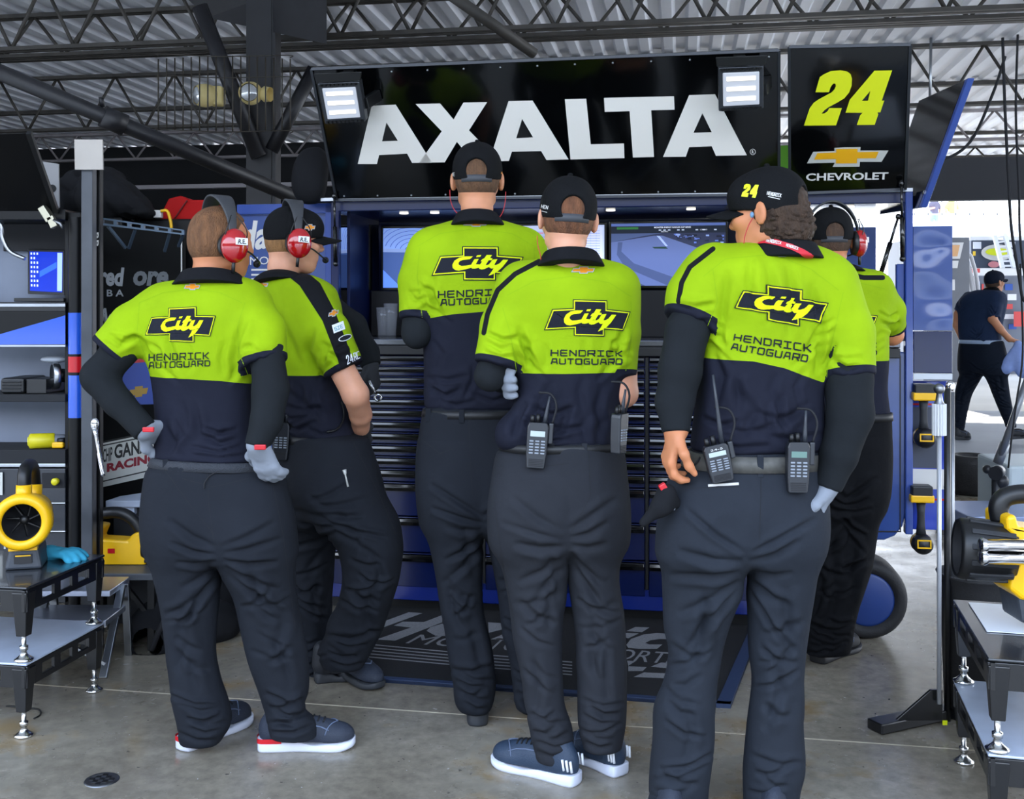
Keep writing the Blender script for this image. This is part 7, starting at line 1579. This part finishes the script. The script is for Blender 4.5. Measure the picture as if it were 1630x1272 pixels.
# black tub and yellow black blower on the right riser
c = W(1546, 958, 3.42); tb2 = thing('round_tub', 'low round black tub behind the right riser', 'tub', (c.x+.02, 3.72, 0), 0); mb = MB(); c = Vector((W(1560, 0, 3.78).x, 3.80, 0)); zt2 = EH-(912-HY)*3.8/F
mb.lathe(c, (0, 0, 1), [(0, 0), (0, .11), (zt2*.9, .125), (zt2-.01, .135), (zt2, .14), (zt2, .128), (zt2-.06, .122), (zt2-.06, 0)], 40); mb.build('shell', rubber, tb2)
def big_blower():
    c = Vector((1.46, 3.10, zU)); r_ = thing('cordless_blower', 'large yellow and black blower with nozzle ring on the right riser', 'blower', c, 0, 'yellow cordless blowers')
    d = 3.12; q = lambda x, y, o=0.0: W(x, y, d+o)
    mb = MB(); ring = q(1538, 873); ax = Vector((1, -.22, -.06)).normalized(); mb.lathe(ring, ax, [(-.022, .074), (-.028, .081), (-.015, .088), (.02, .088), (.05, .086), (.10, .082), (.13, .07), (.13, 0)], 40); mb.build('nozzle_ring', black_satin, r_)
    mb = MB(); mb.lathe(ring, ax, [(-.024, .074), (.03, .062), (.04, 0)], 36); mb.build('nozzle_inside', black_matte, r_)
    mb = MB()
    a = ax.orthogonal().normalized(); b = ax.cross(a)
    for k in range(12):
        t = 2*PI*k/12; o_ = a*math.cos(t)+b*math.sin(t); mb.bar(ring+o_*.087+ax*.0, ring+o_*.080+ax*.12, .016, .012, up=o_)
    mb.build('nozzle_rib', dgr, r_, .002)
    mb = MB(); P_ = [q(1585, 815), q(1600, 812), q(1605, 832), q(1660, 840), q(1680, 960), q(1608, 945), q(1590, 930), q(1592, 912), q(1606, 890), q(1612, 870), q(1598, 850), q(1586, 835)]
    mb.prism([p-Vector((0, .07, 0)) for p in P_], (0, .15, 0)); mb.build('housing', yb, r_, .014, bseg=3)
    mb = MB(); mb.tube(smooth_path([q(1592, 828), q(1590, 805), q(1604, 790), q(1640, 787), q(1680, 800)], 6), .028, 14); mb.build('handle', black_satin, r_)
    for yy in (868, 888):
        mb = MB(); A = q(1560, yy, -.15); mb.lathe(A, (1, .02, -.02), [(0, 0), (0, .017), (.004, .021), (.015, .021), (.018, .018), (.13, .018), (.132, 0)], 24); mb.build('socket_tube', chrome, r_)
    mb = MB(); P_ = [q(1604, 935), q(1620, 922), q(1660, 922), q(1668, 982), q(1612, 984)]; mb.prism([p-Vector((0, .06, 0)) for p in P_], (0, .13, 0)); mb.build('battery', bt, r_, .01); return r_
big_blower()
# loose tyre, box, jack parts on the floor further away
c = W(1548, 785, 8.35); c.z = 0; TY = thing('spare_wheel', 'black slick tyre lying flat on the floor by the right opening', 'tyre', c, 0); hgt = .30; mb = MB(); mb.lathe(c, (0, 0, 1), [(0, .14), (0, .15), (.015, .175), (.06, .185), (.24, .185), (.285, .175), (.30, .15), (.30, .115), (.29, .11), (.27, .105), (.02, .105), (0, .12)], 44)
mb.build('tread', rubber, TY); mb = MB(); mb.lathe(c+Vector((0, 0, .04)), (0, 0, 1), [(0, 0), (0, .106), (.2, .106), (.22, .07), (.20, .03), (.20, 0)], 30); mb.build('rim', steel, TY)
mb = MB(); a, b = W(1606, 800, 7.2), W(1640, 742, 7.2); mb.hexa([(a.x, 7.2, 0), (a.x+.35, 7.2, 0), (a.x+.35, 7.7, 0), (a.x, 7.7, 0), (a.x, 7.2, b.z), (a.x+.35, 7.2, b.z), (a.x+.35, 7.7, b.z+.02), (a.x-.0, 7.7, b.z+.02)]); tag(mb.build('pale_crate', mat('crate_pale', 'bcc8cc', .4), None, .02), 'pale plastic crate on the floor at the right edge', 'crate')
JK = thing('floor_jack', 'grey lever jack handle leaning in the right opening', 'jack', (W(1585, 750, 7.0).x, 7.0, 0), 0); mb = MB(); mb.cyl(W(1588, 738, 7.0), W(1640, 590, 6.9), .022, n=14); mb.cyl(W(1588, 738, 7.0), W(1600, 705, 7.0), .032, n=14); mb.build('lever', mat('jack_grey', '7b7f86', .35, .6), JK)
mb = MB(); A = W(1586, 752, 7.0); mb.cyl(A+Vector((-.03, -.05, 0)), A+Vector((.03, .03, 0)), .045, n=16); mb.ball(A+Vector((.03, 0, -.06)), .05, 14); mb.ball(A+Vector((-.06, 0, .02)), .03, 12); mb.bar(Vector((A.x-.1, 7.0, .05)), Vector((A.x+.5, 7.1, .08)), .05, .08); mb.cyl((A.x+.0, 6.98, .045), (A.x+.0, 7.05, .045), .045, n=18); mb.cyl((A.x, 7.0, .04), A, .03, n=12); mb.build('frame', mat('jack_dark', '2b2d31', .4, .5), JK)
mb = MB(); a, b = W(1512, 838, 6.9), W(1640, 790, 7.4); mb.box((a.x, 6.6, 0), (2.9+.9, 7.15, .16)); bp = tag(mb.build('low_platform', mat('platform_blue', '8d9cc0', .35, .3), None, .01), 'low pale blue platform on the floor below the loose tyre', 'platform')
# hanging cables
for k, (pts, r0, lb) in enumerate([([(1596, 60), (1600, 180), (1606, 300), (1608, 340), (1612, 380), (1622, 440), (1628, 475), (1640, 485)], .011, 'left black cable hanging from the roof at the right edge'), ([(1620, 55), (1617, 180), (1622, 300), (1624, 380), (1636, 480)], .009, 'right black cable hanging from the roof at the right edge'), ([(1624, 420), (1628, 560), (1618, 640), (1610, 700), (1605, 745)], .008, 'thin cord running down beside the walking man')]):
    o = curve_tube('hanging_cable', [W(x, y, 5.9 if k < 2 else 6.6) for x, y in pts], r0*.75, black_matte, None); tag(o, lb, 'cable')
curve_tube('roof_cable', [W(1450, 262, 6.4), W(1500, 255, 6.4), W(1545, 225, 6.4), (W(1580, 150, 6.4)), W(1600, 90, 6.4)], .009, black_matte, None); tag(COL.objects[-1], 'black cable sagging from the roof toward the number board', 'cable')
# strip lamp high on the right
SL = thing('roof_lamp', 'lit strip lamp under the roof right of the number board', 'lamp', W(1488, 178, 9.0), 0); mb = MB(); mb.hexa([W(1462, 177, 8.8), W(1508, 176, 8.8), W(1508, 168, 9.2), W(1466, 168, 9.2), W(1466, 166, 8.8), W(1512, 165, 8.8), W(1510, 162, 9.2), W(1468, 162, 9.2)]); mb.build('housing', white_p, SL, .004); mb = MB(); mb.add([W(1464, 176.5, 8.79), W(1507, 175.5, 8.79), W(1509, 167, 8.79), W(1466, 168, 8.79)], [(0, 1, 2, 3)]); mb.build('diffuser', glow, SL)
mb = MB(); mb.cyl(W(1480, 164, 9.0), W(1482, 60, 9.0), .012, n=8); mb.bar(W(1508, 172, 8.9), W(1530, 168, 8.9), .05, .05); mb.build('bracket', alu, SL)

# ------------------------------------------------------------------ outside in the sun
hl_w = mat('hauler_white', 'dfe1e4', .4); hl_d = mat('hauler_dark', '3c4658', .5)
dH = 24.0; h = lambda x, y, o=0.0: W(x, y, dH+o)
def slab(name, px4, th, m_, parent, o=0.0):
    mb = MB(); mb.prism([h(x, y, o) for x, y in px4], (0, th, 0)); return mb.build(name, m_, parent)
H1 = thing('race_hauler', 'dark hauler with an oval yellow and white logo behind the walking man', 'truck', (h(1600, 0).x, dH, 0), 0)
slab('body', [(1546, 640), (1700, 640), (1700, 378), (1546, 378)], 3.0, hl_d, H1); slab('roof_rail', [(1544, 382), (1700, 382), (1700, 376), (1544, 376)], .2, hl_w, H1, -.2)
dk2 = slab('work_shelf', [(1538, 438), (1700, 438), (1700, 427), (1538, 427)], .9, hl_w, H1, -.92)
slab('lower_front', [(1546, 640), (1700, 640), (1700, 439), (1546, 439)], .05, mat('hauler_grey', '6a7180', .5), H1, -.3)
def hov(cx, cy, rx, ry, m_, o): return slab('decal', [(cx+rx*math.cos(t*PI/12), cy+ry*math.sin(t*PI/12)) for t in range(24)], .01, m_, H1, o)
hov(1588, 402, 26, 13, white_p, -.04); hov(1588, 401, 19, 6, lime_p, -.06); hov(1582, 421, 9, 5, mat('pinkish', 'd98a90', .5), -.04)
dm = {c: mat('decal_'+c, c, .5) for c in ('e8eaf0', '3058b0', 'd04848', 'e8c030', '9aa6c8')}
for (x0, y0, x1, y1, c, o) in ((1549, 385, 1562, 396, 'e8eaf0', -.04), (1606, 385, 1616, 394, 'e8eaf0', -.04), (1549, 400, 1553, 407, 'e8c030', -.04), (1540, 427.5, 1560, 434, 'd04848', -.93), (1549, 448, 1560, 456, '9aa6c8', -.34), (1550, 460, 1558, 470, 'e8eaf0', -.34), (1563, 452, 1566, 466, 'd04848', -.34),
       (1600, 452, 1612, 462, '3058b0', -.34), (1604, 468, 1618, 478, 'e8eaf0', -.34), (1600, 484, 1612, 492, 'd04848', -.34), (1598, 500, 1616, 508, 'e8eaf0', -.34), (1606, 516, 1618, 524, '3058b0', -.34), (1614, 496, 1632, 520, 'd04848', -.5)):
    slab('decal', [(x0, y1), (x1, y1), (x1, y0), (x0, y0)], .01, dm[c], H1, o)
H2 = thing('race_hauler', 'second hauler with a white numbered panel partly hidden by the dented door', 'truck', (h(1520, 0).x, dH, 0), 0)
slab('body', [(1470, 660), (1543, 660), (1543, 378), (1470, 378)], 2.0, mat('hauler_mid', '70757f', .5), H2, -2.9)
slab('number_panel', [(1510, 412), (1528, 412), (1534, 386), (1510, 386)], .01, hl_w, H2, -2.93); slab('decal', [(1508, 427), (1524, 427), (1526, 415), (1508, 415)], .01, hl_w, H2, -2.93)
slab('number', [(1514, 408), (1524, 408), (1528, 390), (1514, 390)], .01, mat('orange_soft', 'e0b080', .5), H2, -2.95); slab('decal', [(1508, 462), (1520, 462), (1520, 445), (1508, 445)], .01, hl_w, H2, -2.93)
LD = thing('ladder', 'white ladder leaning on the dark hauler', 'ladder', (h(1610, 0).x, dH-.5, 0), 0)
for a_, b_ in (((1583, 375), (1596, 427)), ((1599, 372), (1614, 427))): mb = MB(); mb.bar(h(a_[0], a_[1], -.3), h(b_[0], b_[1], -.6), .09, .05); mb.build('rail', hl_w, LD)
for k in range(7): t = (k+.5)/7; mb = MB(); mb.bar(h(1583+13*t, 375+52*t, -.3-.3*t), h(1599+15*t, 372+55*t, -.3-.3*t), .05, .04); mb.build('rung', hl_w, LD)
ST = thing('stair_rail', 'grey curved stair rails by the second hauler', 'stairs', (h(1535, 0).x, dH-1.8, 0), 0)
for o_ in (0, 9): mb = MB(); mb.tube(smooth_path([h(1545+o_, 598, -1.5), h(1543+o_, 478, -1.5), h(1536+o_, 436, -1.5), h(1529+o_, 412, -1.5), h(1533+o_, 406, -1.5), h(1538+o_, 414, -1.5), h(1548+o_, 465, -1.5), h(1552+o_, 598, -1.5)], 5), .045, 8); mb.build('handrail', mat('rail_grey', 'b0b0b4', .4), ST)
for k in range(5): mb = MB(); mb.bar(h(1516+4*k, 436+9*k, -1.5), h(1530+4*k, 436+9*k, -1.5), .05, .3); mb.build('tread', mat('rail_grey', ''), ST)
# viewing deck with two far figures
VD = thing('viewing_platform', 'white viewing platform far off with thin railing above the haulers', 'platform', (h(1520, 0, 12).x, dH+12, 0), 0); mb = MB(); a, b = W(1300, 356, 36), W(1700, 352, 36); mb.box((a.x, 36, a.z-.5), (b.x, 42, a.z)); mb.build('deck', hl_w, VD)
for k in range(9): x = 1455+k*22; mb = MB(); A = W(x, 352, 36.2); mb.bar(A, A+Vector((0, 0, .75)), .04, .04); mb.build('rail_post', mat('rail_pale', 'd8dade', .5), VD)
mb = MB(); A, B = W(1440, 341, 36.2), W(1660, 341, 36.2); mb.bar(A, B, .04, .04); mb.build('handrail', mat('rail_pale', ''), VD)
def far_person(label, px, shirt_c, legs_c, pose):
    base = W(px, 353, 37); r_ = thing('person', label, 'person', base, 0); k = 1.0; b0 = base
    v = Vol([b0.x-.6, b0.y-.4, b0.z-.05], [b0.x+.6, b0.y+.4, b0.z+1.1], .018); P = lambda x, z, y=0.0: b0+Vector((x*.62, y, z*.62))
    v.ell(P(0, 1.28), (.085, .095, .11), None, .02); v.chain([P(0, 1.15), P(0, 1.0)], [.05, .06], .02); v.chain([P(0, 1.0), P(0, .55)], [.125, .115], .04); v.chain([P(-.1, .5), P(-.13, 0)], [.075, .05], .03); v.chain([P(.1, .5), P(.14, 0)], [.075, .05], .03)
    v.chain([P(-.2, 1.0), P(-.34, .72), pose[0] and P(-.12, .75, -.2) or P(-.3, .5)], [.05, .045, .035], .02); v.chain([P(.2, 1.0), P(.36, .74), pose[1] and P(.15, 1.2, -.1) or P(.3, .5)], [.05, .045, .035], .02); Pm, Qm = v.mesh(); to_obj('body', Pm, Qm, skin_c, r_)
    v = Vol([b0.x-.5, b0.y-.4, b0.z+.2], [b0.x+.5, b0.y+.4, b0.z+.75], .018); v.chain([P(0, .98), P(0, .55)], [.145, .135], .04); v.chain([P(-.18, 1.0), P(-.3, .8)], [.07, .065], .03); v.chain([P(.18, 1.0), P(.3, .8)], [.07, .065], .03); Pm, Qm = v.mesh(); to_obj('shirt', Pm, Qm, shirt_c, r_)
    v = Vol([b0.x-.4, b0.y-.4, b0.z-.03], [b0.x+.4, b0.y+.4, b0.z+.45], .018); v.chain([P(-.09, .52), P(-.13, .06)], [.09, .065], .04); v.chain([P(.09, .52), P(.14, .06)], [.09, .065], .04); Pm, Qm = v.mesh(); to_obj('trousers', Pm, Qm, legs_c, r_)
    mb = MB(); mb.ball(P(0, 1.36), (.09, .10, .06), 14); mb.build('cap', shirt_c, r_); return r_
far_person('far person in dark top standing on the platform, left of the two', 1487, cloth_mat('far_dark', '6b6470'), cloth_mat('far_blue', '8fa0c4'), (1, 0))
far_person('far person in bright vest standing on the platform, right of the two', 1515, cloth_mat('far_vest', 'c8c070'), cloth_mat('far_white', 'e0e0e4'), (0, 1))
# cloth in the walker's hand
v = vol_for([W(1604, 545, 11.35), W(1628, 600, 11.35)], .0, .012, .15)
v.chain([W(1620, 548, 11.34), W(1618, 575, 11.34)], [.04, .10], .04); v.chain([W(1612, 560, 11.34), W(1602, 586, 11.34)], [.04, .07], .04); v.chain([W(1624, 556, 11.34), W(1630, 590, 11.34)], [.04, .08], .04)
w_ = wnoise(41, 8, 10, 26); v.displace(lambda x, y, z: .025*w_(x, y, z)+.02*np.abs(y-11.34)/.05); Pm, Qm = v.mesh(); cl = thing('cleaning_cloth', 'pale blue cloth hanging from the walking man\'s hand', 'cloth', W(1615, 598, 11.34), 0); to_obj('fabric', Pm, Qm, cloth_mat('cloth_blue', '8ea4dc', .8), cl)

# ================================================================== radios, wrench, holster, cords
key_m = mat('key_grey', '8b929c', .5); lcd = mat('lcd', 'aeb8b4', .2); lcd2 = mat('lcd_green', '5c7a70', .2); rbody = mat('radio_body', '1d2026', .4, coat=.2)
def radio(label, S, pxc, py_top, py_bot, wpx, lean=0.0, ant=(0, -60), lcdm=None, surf='tbvh', turn=0.0, off=0.022, clip=True):
    """belt radio: body between py_top and py_bot, leaning to the right by lean px from foot to head"""
    d = S['d']; r = Vector(((pxc-CX)/F, 1, -((py_top*.35+py_bot*.65)-HY)/F)).normalized(); h_ = S[surf].ray_cast(EYE, r); hd = h_[0].y-off if h_[0] is not None else d-.2
    th = .034; H_ = (py_bot-py_top)*hd/F; w = wpx*hd/F; base = W(pxc, py_bot, hd); R = Matrix.Rotation(lean*hd/F/H_, 4, 'Y') @ Matrix.Rotation(turn, 4, 'Z')
    root = thing('two_way_radio', label, 'radio', base, 0, 'belt radios'); M_ = Matrix.Translation(base) @ R
    mb = MB(M_); mb.prism([(-w*.42, -th/2, 0), (w*.42, -th/2, 0), (w*.48, -th/2, H_*.3), (w*.5, -th/2, H_*.9), (w*.42, -th/2, H_), (-w*.42, -th/2, H_), (-w*.5, -th/2, H_*.9), (-w*.48, -th/2, H_*.3)], (0, th, 0)); mb.build('body', rbody, root, .005, bseg=3)
    if lcdm: mb = MB(M_); mb.box((-w*.34, -th/2-.001, H_*.70), (w*.34, -th/2+.002, H_*.82)); mb.build('display', lcdm, root)
    for r0 in range(5):
        for c0 in range(3):
            mb = MB(M_); x = (c0-1)*w*.27; z = H_*(.34+.065*r0); mb.box((x-w*.095, -th/2-.0025, z-H_*.016), (x+w*.095, -th/2, z+H_*.016)); mb.build('key', key_m, root, .001)
    mb = MB(M_)
    for k in range(5): z = H_*(.06+.035*k); mb.box((-w*.34, -th/2-.001, z-.0012), (w*.34, -th/2+.001, z+.0012))
    mb.build('speaker_grille', black_matte, root)
    for x, hh in ((-w*.28, .020), (-w*.02, .024)): mb = MB(M_); mb.cyl((x, 0, H_), (x, 0, H_+hh), .0075, .0065, n=12); mb.build('knob', black_satin, root)
    a = M_ @ Vector((w*.3, 0, H_)); b = a+Vector((ant[0]*hd/F, 0, -ant[1]*hd/F)); mb = MB(); mb.tube([a, a.lerp(b, .25), a.lerp(b, .6), b], [.0075, .0065, .0045, .0035], 10); mb.build('antenna', mat('antenna_grey', '2d3138', .45), root)
    if clip: mb = MB(M_); mb.box((w*.5, -th*.3, H_*.55), (w*.5+.014, th*.4, H_*1.0)); mb.build('connector', rbody, root, .003)
    p1_ = M_ @ Vector((w*.5+.01, 0, H_)); mb = MB(); mb.tube(smooth_path([p1_, p1_+Vector((.012, .0, .05)), p1_+Vector((-.004, .005, .085)), p1_+Vector((-.04, .015, .09))], 6), .0032, 6); mb.build('cord', black_matte, root)
    tbm = MB(M_); words(tbm, 'RADIO' if False else '24-5', [(-w*.25, -th/2-.0015, H_*.86), (w*.25, -th/2-.0015, H_*.86), (w*.25, -th/2-.0015, H_*.91), (-w*.25, -th/2-.0015, H_*.91)]) if lcdm is lcd and wpx > 38 else None
    if tbm.v: tbm.build('lettering', white_p, root)
    return root
radio('black radio with pale display on the belt of the man with crossed arms, left hip', S4, 852, 672, 745, 34, 5, (8, -42), lcd)
radio('black radio seen from its side on the right hip of the man with crossed arms', S4, 984, 658, 722, 24, 2, (6, -38), None, turn=.9)
radio('tilted radio with long thin antenna on the curly-haired man, left of the pair', S5, 1150, 706, 766, 40, -13, (-14, -108), lcd)
radio('upright radio with green display on the curly-haired man, right of the pair', S5, 1268, 703, 784, 36, 2, (2, -50), lcd2)
radio('radio at the hip of the capped headset wearer, behind the first man\'s arm', S2, 447, 672, 732, 26, 3, (0, -44), None, off=.03)
# wire loops and pocket items
def on_cloth(S, pts, off=.006, surf='tbvh'):
    out = []
    for x, y in pts:
        r = Vector(((x-CX)/F, 1, -(y-HY)/F)).normalized(); h_ = S[surf].ray_cast(EYE, r)[0]
        if h_ is not None: out.append(h_-r*off)
    return out
def cord(name, label, S, pts, r0, m_, surf='tbvh', off=.006):
    P_ = on_cloth(S, pts, off, surf)
    if len(P_) > 2: tag(curve_tube(name, P_, r0, m_, None), label, 'cord')
cord('earpiece_cord', 'thin dark cord looping over the back pocket of the bareheaded man', S1, [(325, 778), (326, 768), (336, 756), (355, 748), (380, 745), (410, 747)], .002, black_matte)
cord('earpiece_cord', 'black cord curling down from the tilted radio of the curly-haired man', S5, [(1133, 700), (1120, 712), (1112, 732), (1100, 745), (1093, 752)], .0028, black_matte, off=.016)
cord('coiled_cord', 'coiled black cord along the side of the man facing right', S2, [(543, 640), (547, 655), (545, 672), (535, 684), (520, 688)], .004, black_satin, 'bvh', .01)
A = on_cloth(S5, [(1127, 773), (1176, 770)], .004); mb = MB(); mb.bar(A[0], A[1], .004, .007); tag(mb.build('white_card', white_p, None, .001), 'white card edge poking out of the back pocket below the tilted radio', 'card')
A = on_cloth(S2, [(548, 748), (554, 775)], .005)
if len(A) == 2: mb = MB(); mb.tube([A[0], A[0].lerp(A[1], .2), A[0].lerp(A[1], .3), A[1]], [.008, .006, .003, .004], 10); tag(mb.build('zip_puller', silver_p, None), 'pale zip puller on the thigh of the man facing right', 'zip puller')
# holstered tool with red tip at the curly man's left hip
hd = 2.93; hs = thing('tool_holster', 'black tool pouch with a red tip at the left hip of the curly-haired man', 'pouch', W(1050, 830, hd), 0); v = vol_for([W(1022, 832, hd), W(1066, 775, hd)], .0, .005, .05); v.chain([W(1060, 785, hd), W(1054, 805, hd)], [.026, .028], .02); v.chain([W(1052, 806, hd), W(1024, 832, hd)], [.022, .012], .02); v.chain([W(1062, 790, hd), W(1072, 800, hd+.02)], [.02, .02], .02); Pm, Qm = v.mesh(); to_obj('pouch', Pm, Qm, bgm, hs)
mb = MB(); mb.bar(W(1050, 778, hd-.01), W(1060, 772, hd-.01), .02, .018); mb.build('red_tip', red_p, hs, .003)
mb = MB(); mb.tube([W(1066, 806, hd+.01), W(1074, 806, hd+.01)], .012, 8); mb.build('grey_end', glove_g, hs)
# spanner in the hand of the man facing right
hd = 4.30; sp = thing('ring_spanner', 'chrome ring spanner held by the man facing right', 'spanner', W(600, 632, hd), 0); mb = MB(); mb.tube([W(588, 606, hd), W(597, 626, hd)], .006, 8); mb.build('handle', chrome, sp); mb = MB(); c = W(602, 633, hd-.005)
vs = []; N = 20
for y_ in (-.006, .006):
    for r0 in (.016, .009):
        for i in range(N): vs.append(c+Vector((r0*math.cos(2*PI*i/N), y_, r0*math.sin(2*PI*i/N))))
mb.add(vs, [(a*N+i, a*N+(i+1) % N, b*N+(i+1) % N, b*N+i) for a, b in ((0, 1), (1, 3), (3, 2), (2, 0)) for i in range(N)], True); mb.build('ring', chrome, sp)
# ear wires and lanyard
red_w = mat('red_wire', 'b01822', .5)
def wire(label, S, pts, d_, r0=.0013, m_=red_w, name='earphone_wire', cat='earphone'): tag(curve_tube(name, [W(x, y, d_) for x, y in pts], r0, m_, None), label, cat)
wire('thin red earphone wire at the left ear of the tallest man', S3, [(716, 302), (717, 318), (722, 332), (730, 342)], 3.66); wire('thin red earphone wire at the right ear of the tallest man', S3, [(805, 305), (804, 322), (800, 338), (792, 350)], 3.66)
wire('thin red earphone wire below the left ear of the man with crossed arms', S4, [(855, 375), (856, 390), (860, 405), (862, 420)], 3.20)
wire('red earphone wire on the cheek of the curly-haired man', S5, [(1199, 346), (1192, 358), (1186, 375), (1184, 388)], 2.955)
H5 = S5['H']; ln = MB(); 
H_ = S5['H']; r_ = thing('lanyard', 'red lanyard with white print round the neck of the curly-haired man', 'lanyard', W(1235, 400, 2.95), 0)
cb_ = bvh_of(S5['collarobj']); pl = [(1188, 390), (1200, 385), (1218, 383), (1238, 387), (1258, 393), (1276, 401), (1290, 409)]
lay('ribbon', cb_, [(0, lp, 0) for lp in stroke(pl, 8.5)], [mat('lanyard_red', 'c21a2c', .6)], r_, off=.003, thr=3)
lay('lettering', cb_, [(0, lp, 0) for lp in word_px('HENDRICK', [(1222, 382), (1244, 386), (1243, 390), (1221, 386)], .8)+word_px('HENDRICK', [(1252, 389), (1270, 395), (1269, 399), (1251, 393)], .8)], [white_p], r_, off=.005, thr=3)
mb = MB(); c = W(1197, 342, 2.955); mb.ball(c, (.006, .006, .009), 10); tag(mb.build('ear_plug', mat('plug_blue', '5f87a8', .4), None), 'blue grey ear plug in the ear of the curly-haired man', 'ear plug')
# marks on the caps
def cap_mark(S, items, ms, nm='cap_badge'):
    if S.get('capobj'): lay(nm, bvh_of(S['capobj']), items, ms, S['capobj'], off=.0012, thr=3)
g24 = [[(1270+x/6.36, 100+y/6.36) for x, y in l] for l in ([(178,298),(222,145),(330,85),(500,88),(548,160),(520,300),(400,402),(270,480),(240,515),(318,458),(446,458),(386,634),(62,636),(120,460),(340,300),(385,235),(345,225),(315,298)], [(483,505),(525,375),(775,80),(955,76),(850,382),(875,382),(835,502),(778,628),(597,630),(655,506)])]
sc_ = lambda pl: [(1180+(x-1279)*.2, 292+(y-113)*.24+(x-1279)*.02) for x, y in pl]
cap_mark(S5, [(0, [sc_(l)], 0) for l in g24], [lime_p], 'cap_number'); cap_mark(S5, [(0, lp, 0) for lp in word_px('HENDRICK', [(1222, 305), (1244, 309), (1243, 314), (1221, 310)], .9)]+[(0, lp, 0) for lp in stroke([(1223, 313), (1241, 317)], 1.2)], [white_p], 'cap_lettering')
cap_mark(S4, [(0, lp, 0) for lp in word_px('HEN', [(863, 326), (873, 328), (872, 333), (862, 331)], .9)+stroke([(863, 336), (871, 338)], 1.0)], [white_p], 'cap_lettering')
cap_mark(S3, [(0, [[(797+u*7, 272+v*6) for u, v in BOW]], 0)], [gold]); cap_mark(S3, [(0, lp, 0) for lp in word_px('HE', [(719, 275), (724, 275), (724, 280), (719, 280)], .8)], [white_p], 'cap_lettering')
cap_mark(S2, [(0, [[(484+u*18, 357+v*10) for u, v in BOW]], 0), (1, [inset([(484+u*18, 357+v*10) for u, v in BOW], 1)], .0006)], [silv, gold]); cap_mark(S6, [(0, lp, 0) for lp in word_px('HEN', [(1295, 384), (1308, 385), (1308, 389), (1295, 388)], .9)], [white_p], 'cap_lettering')
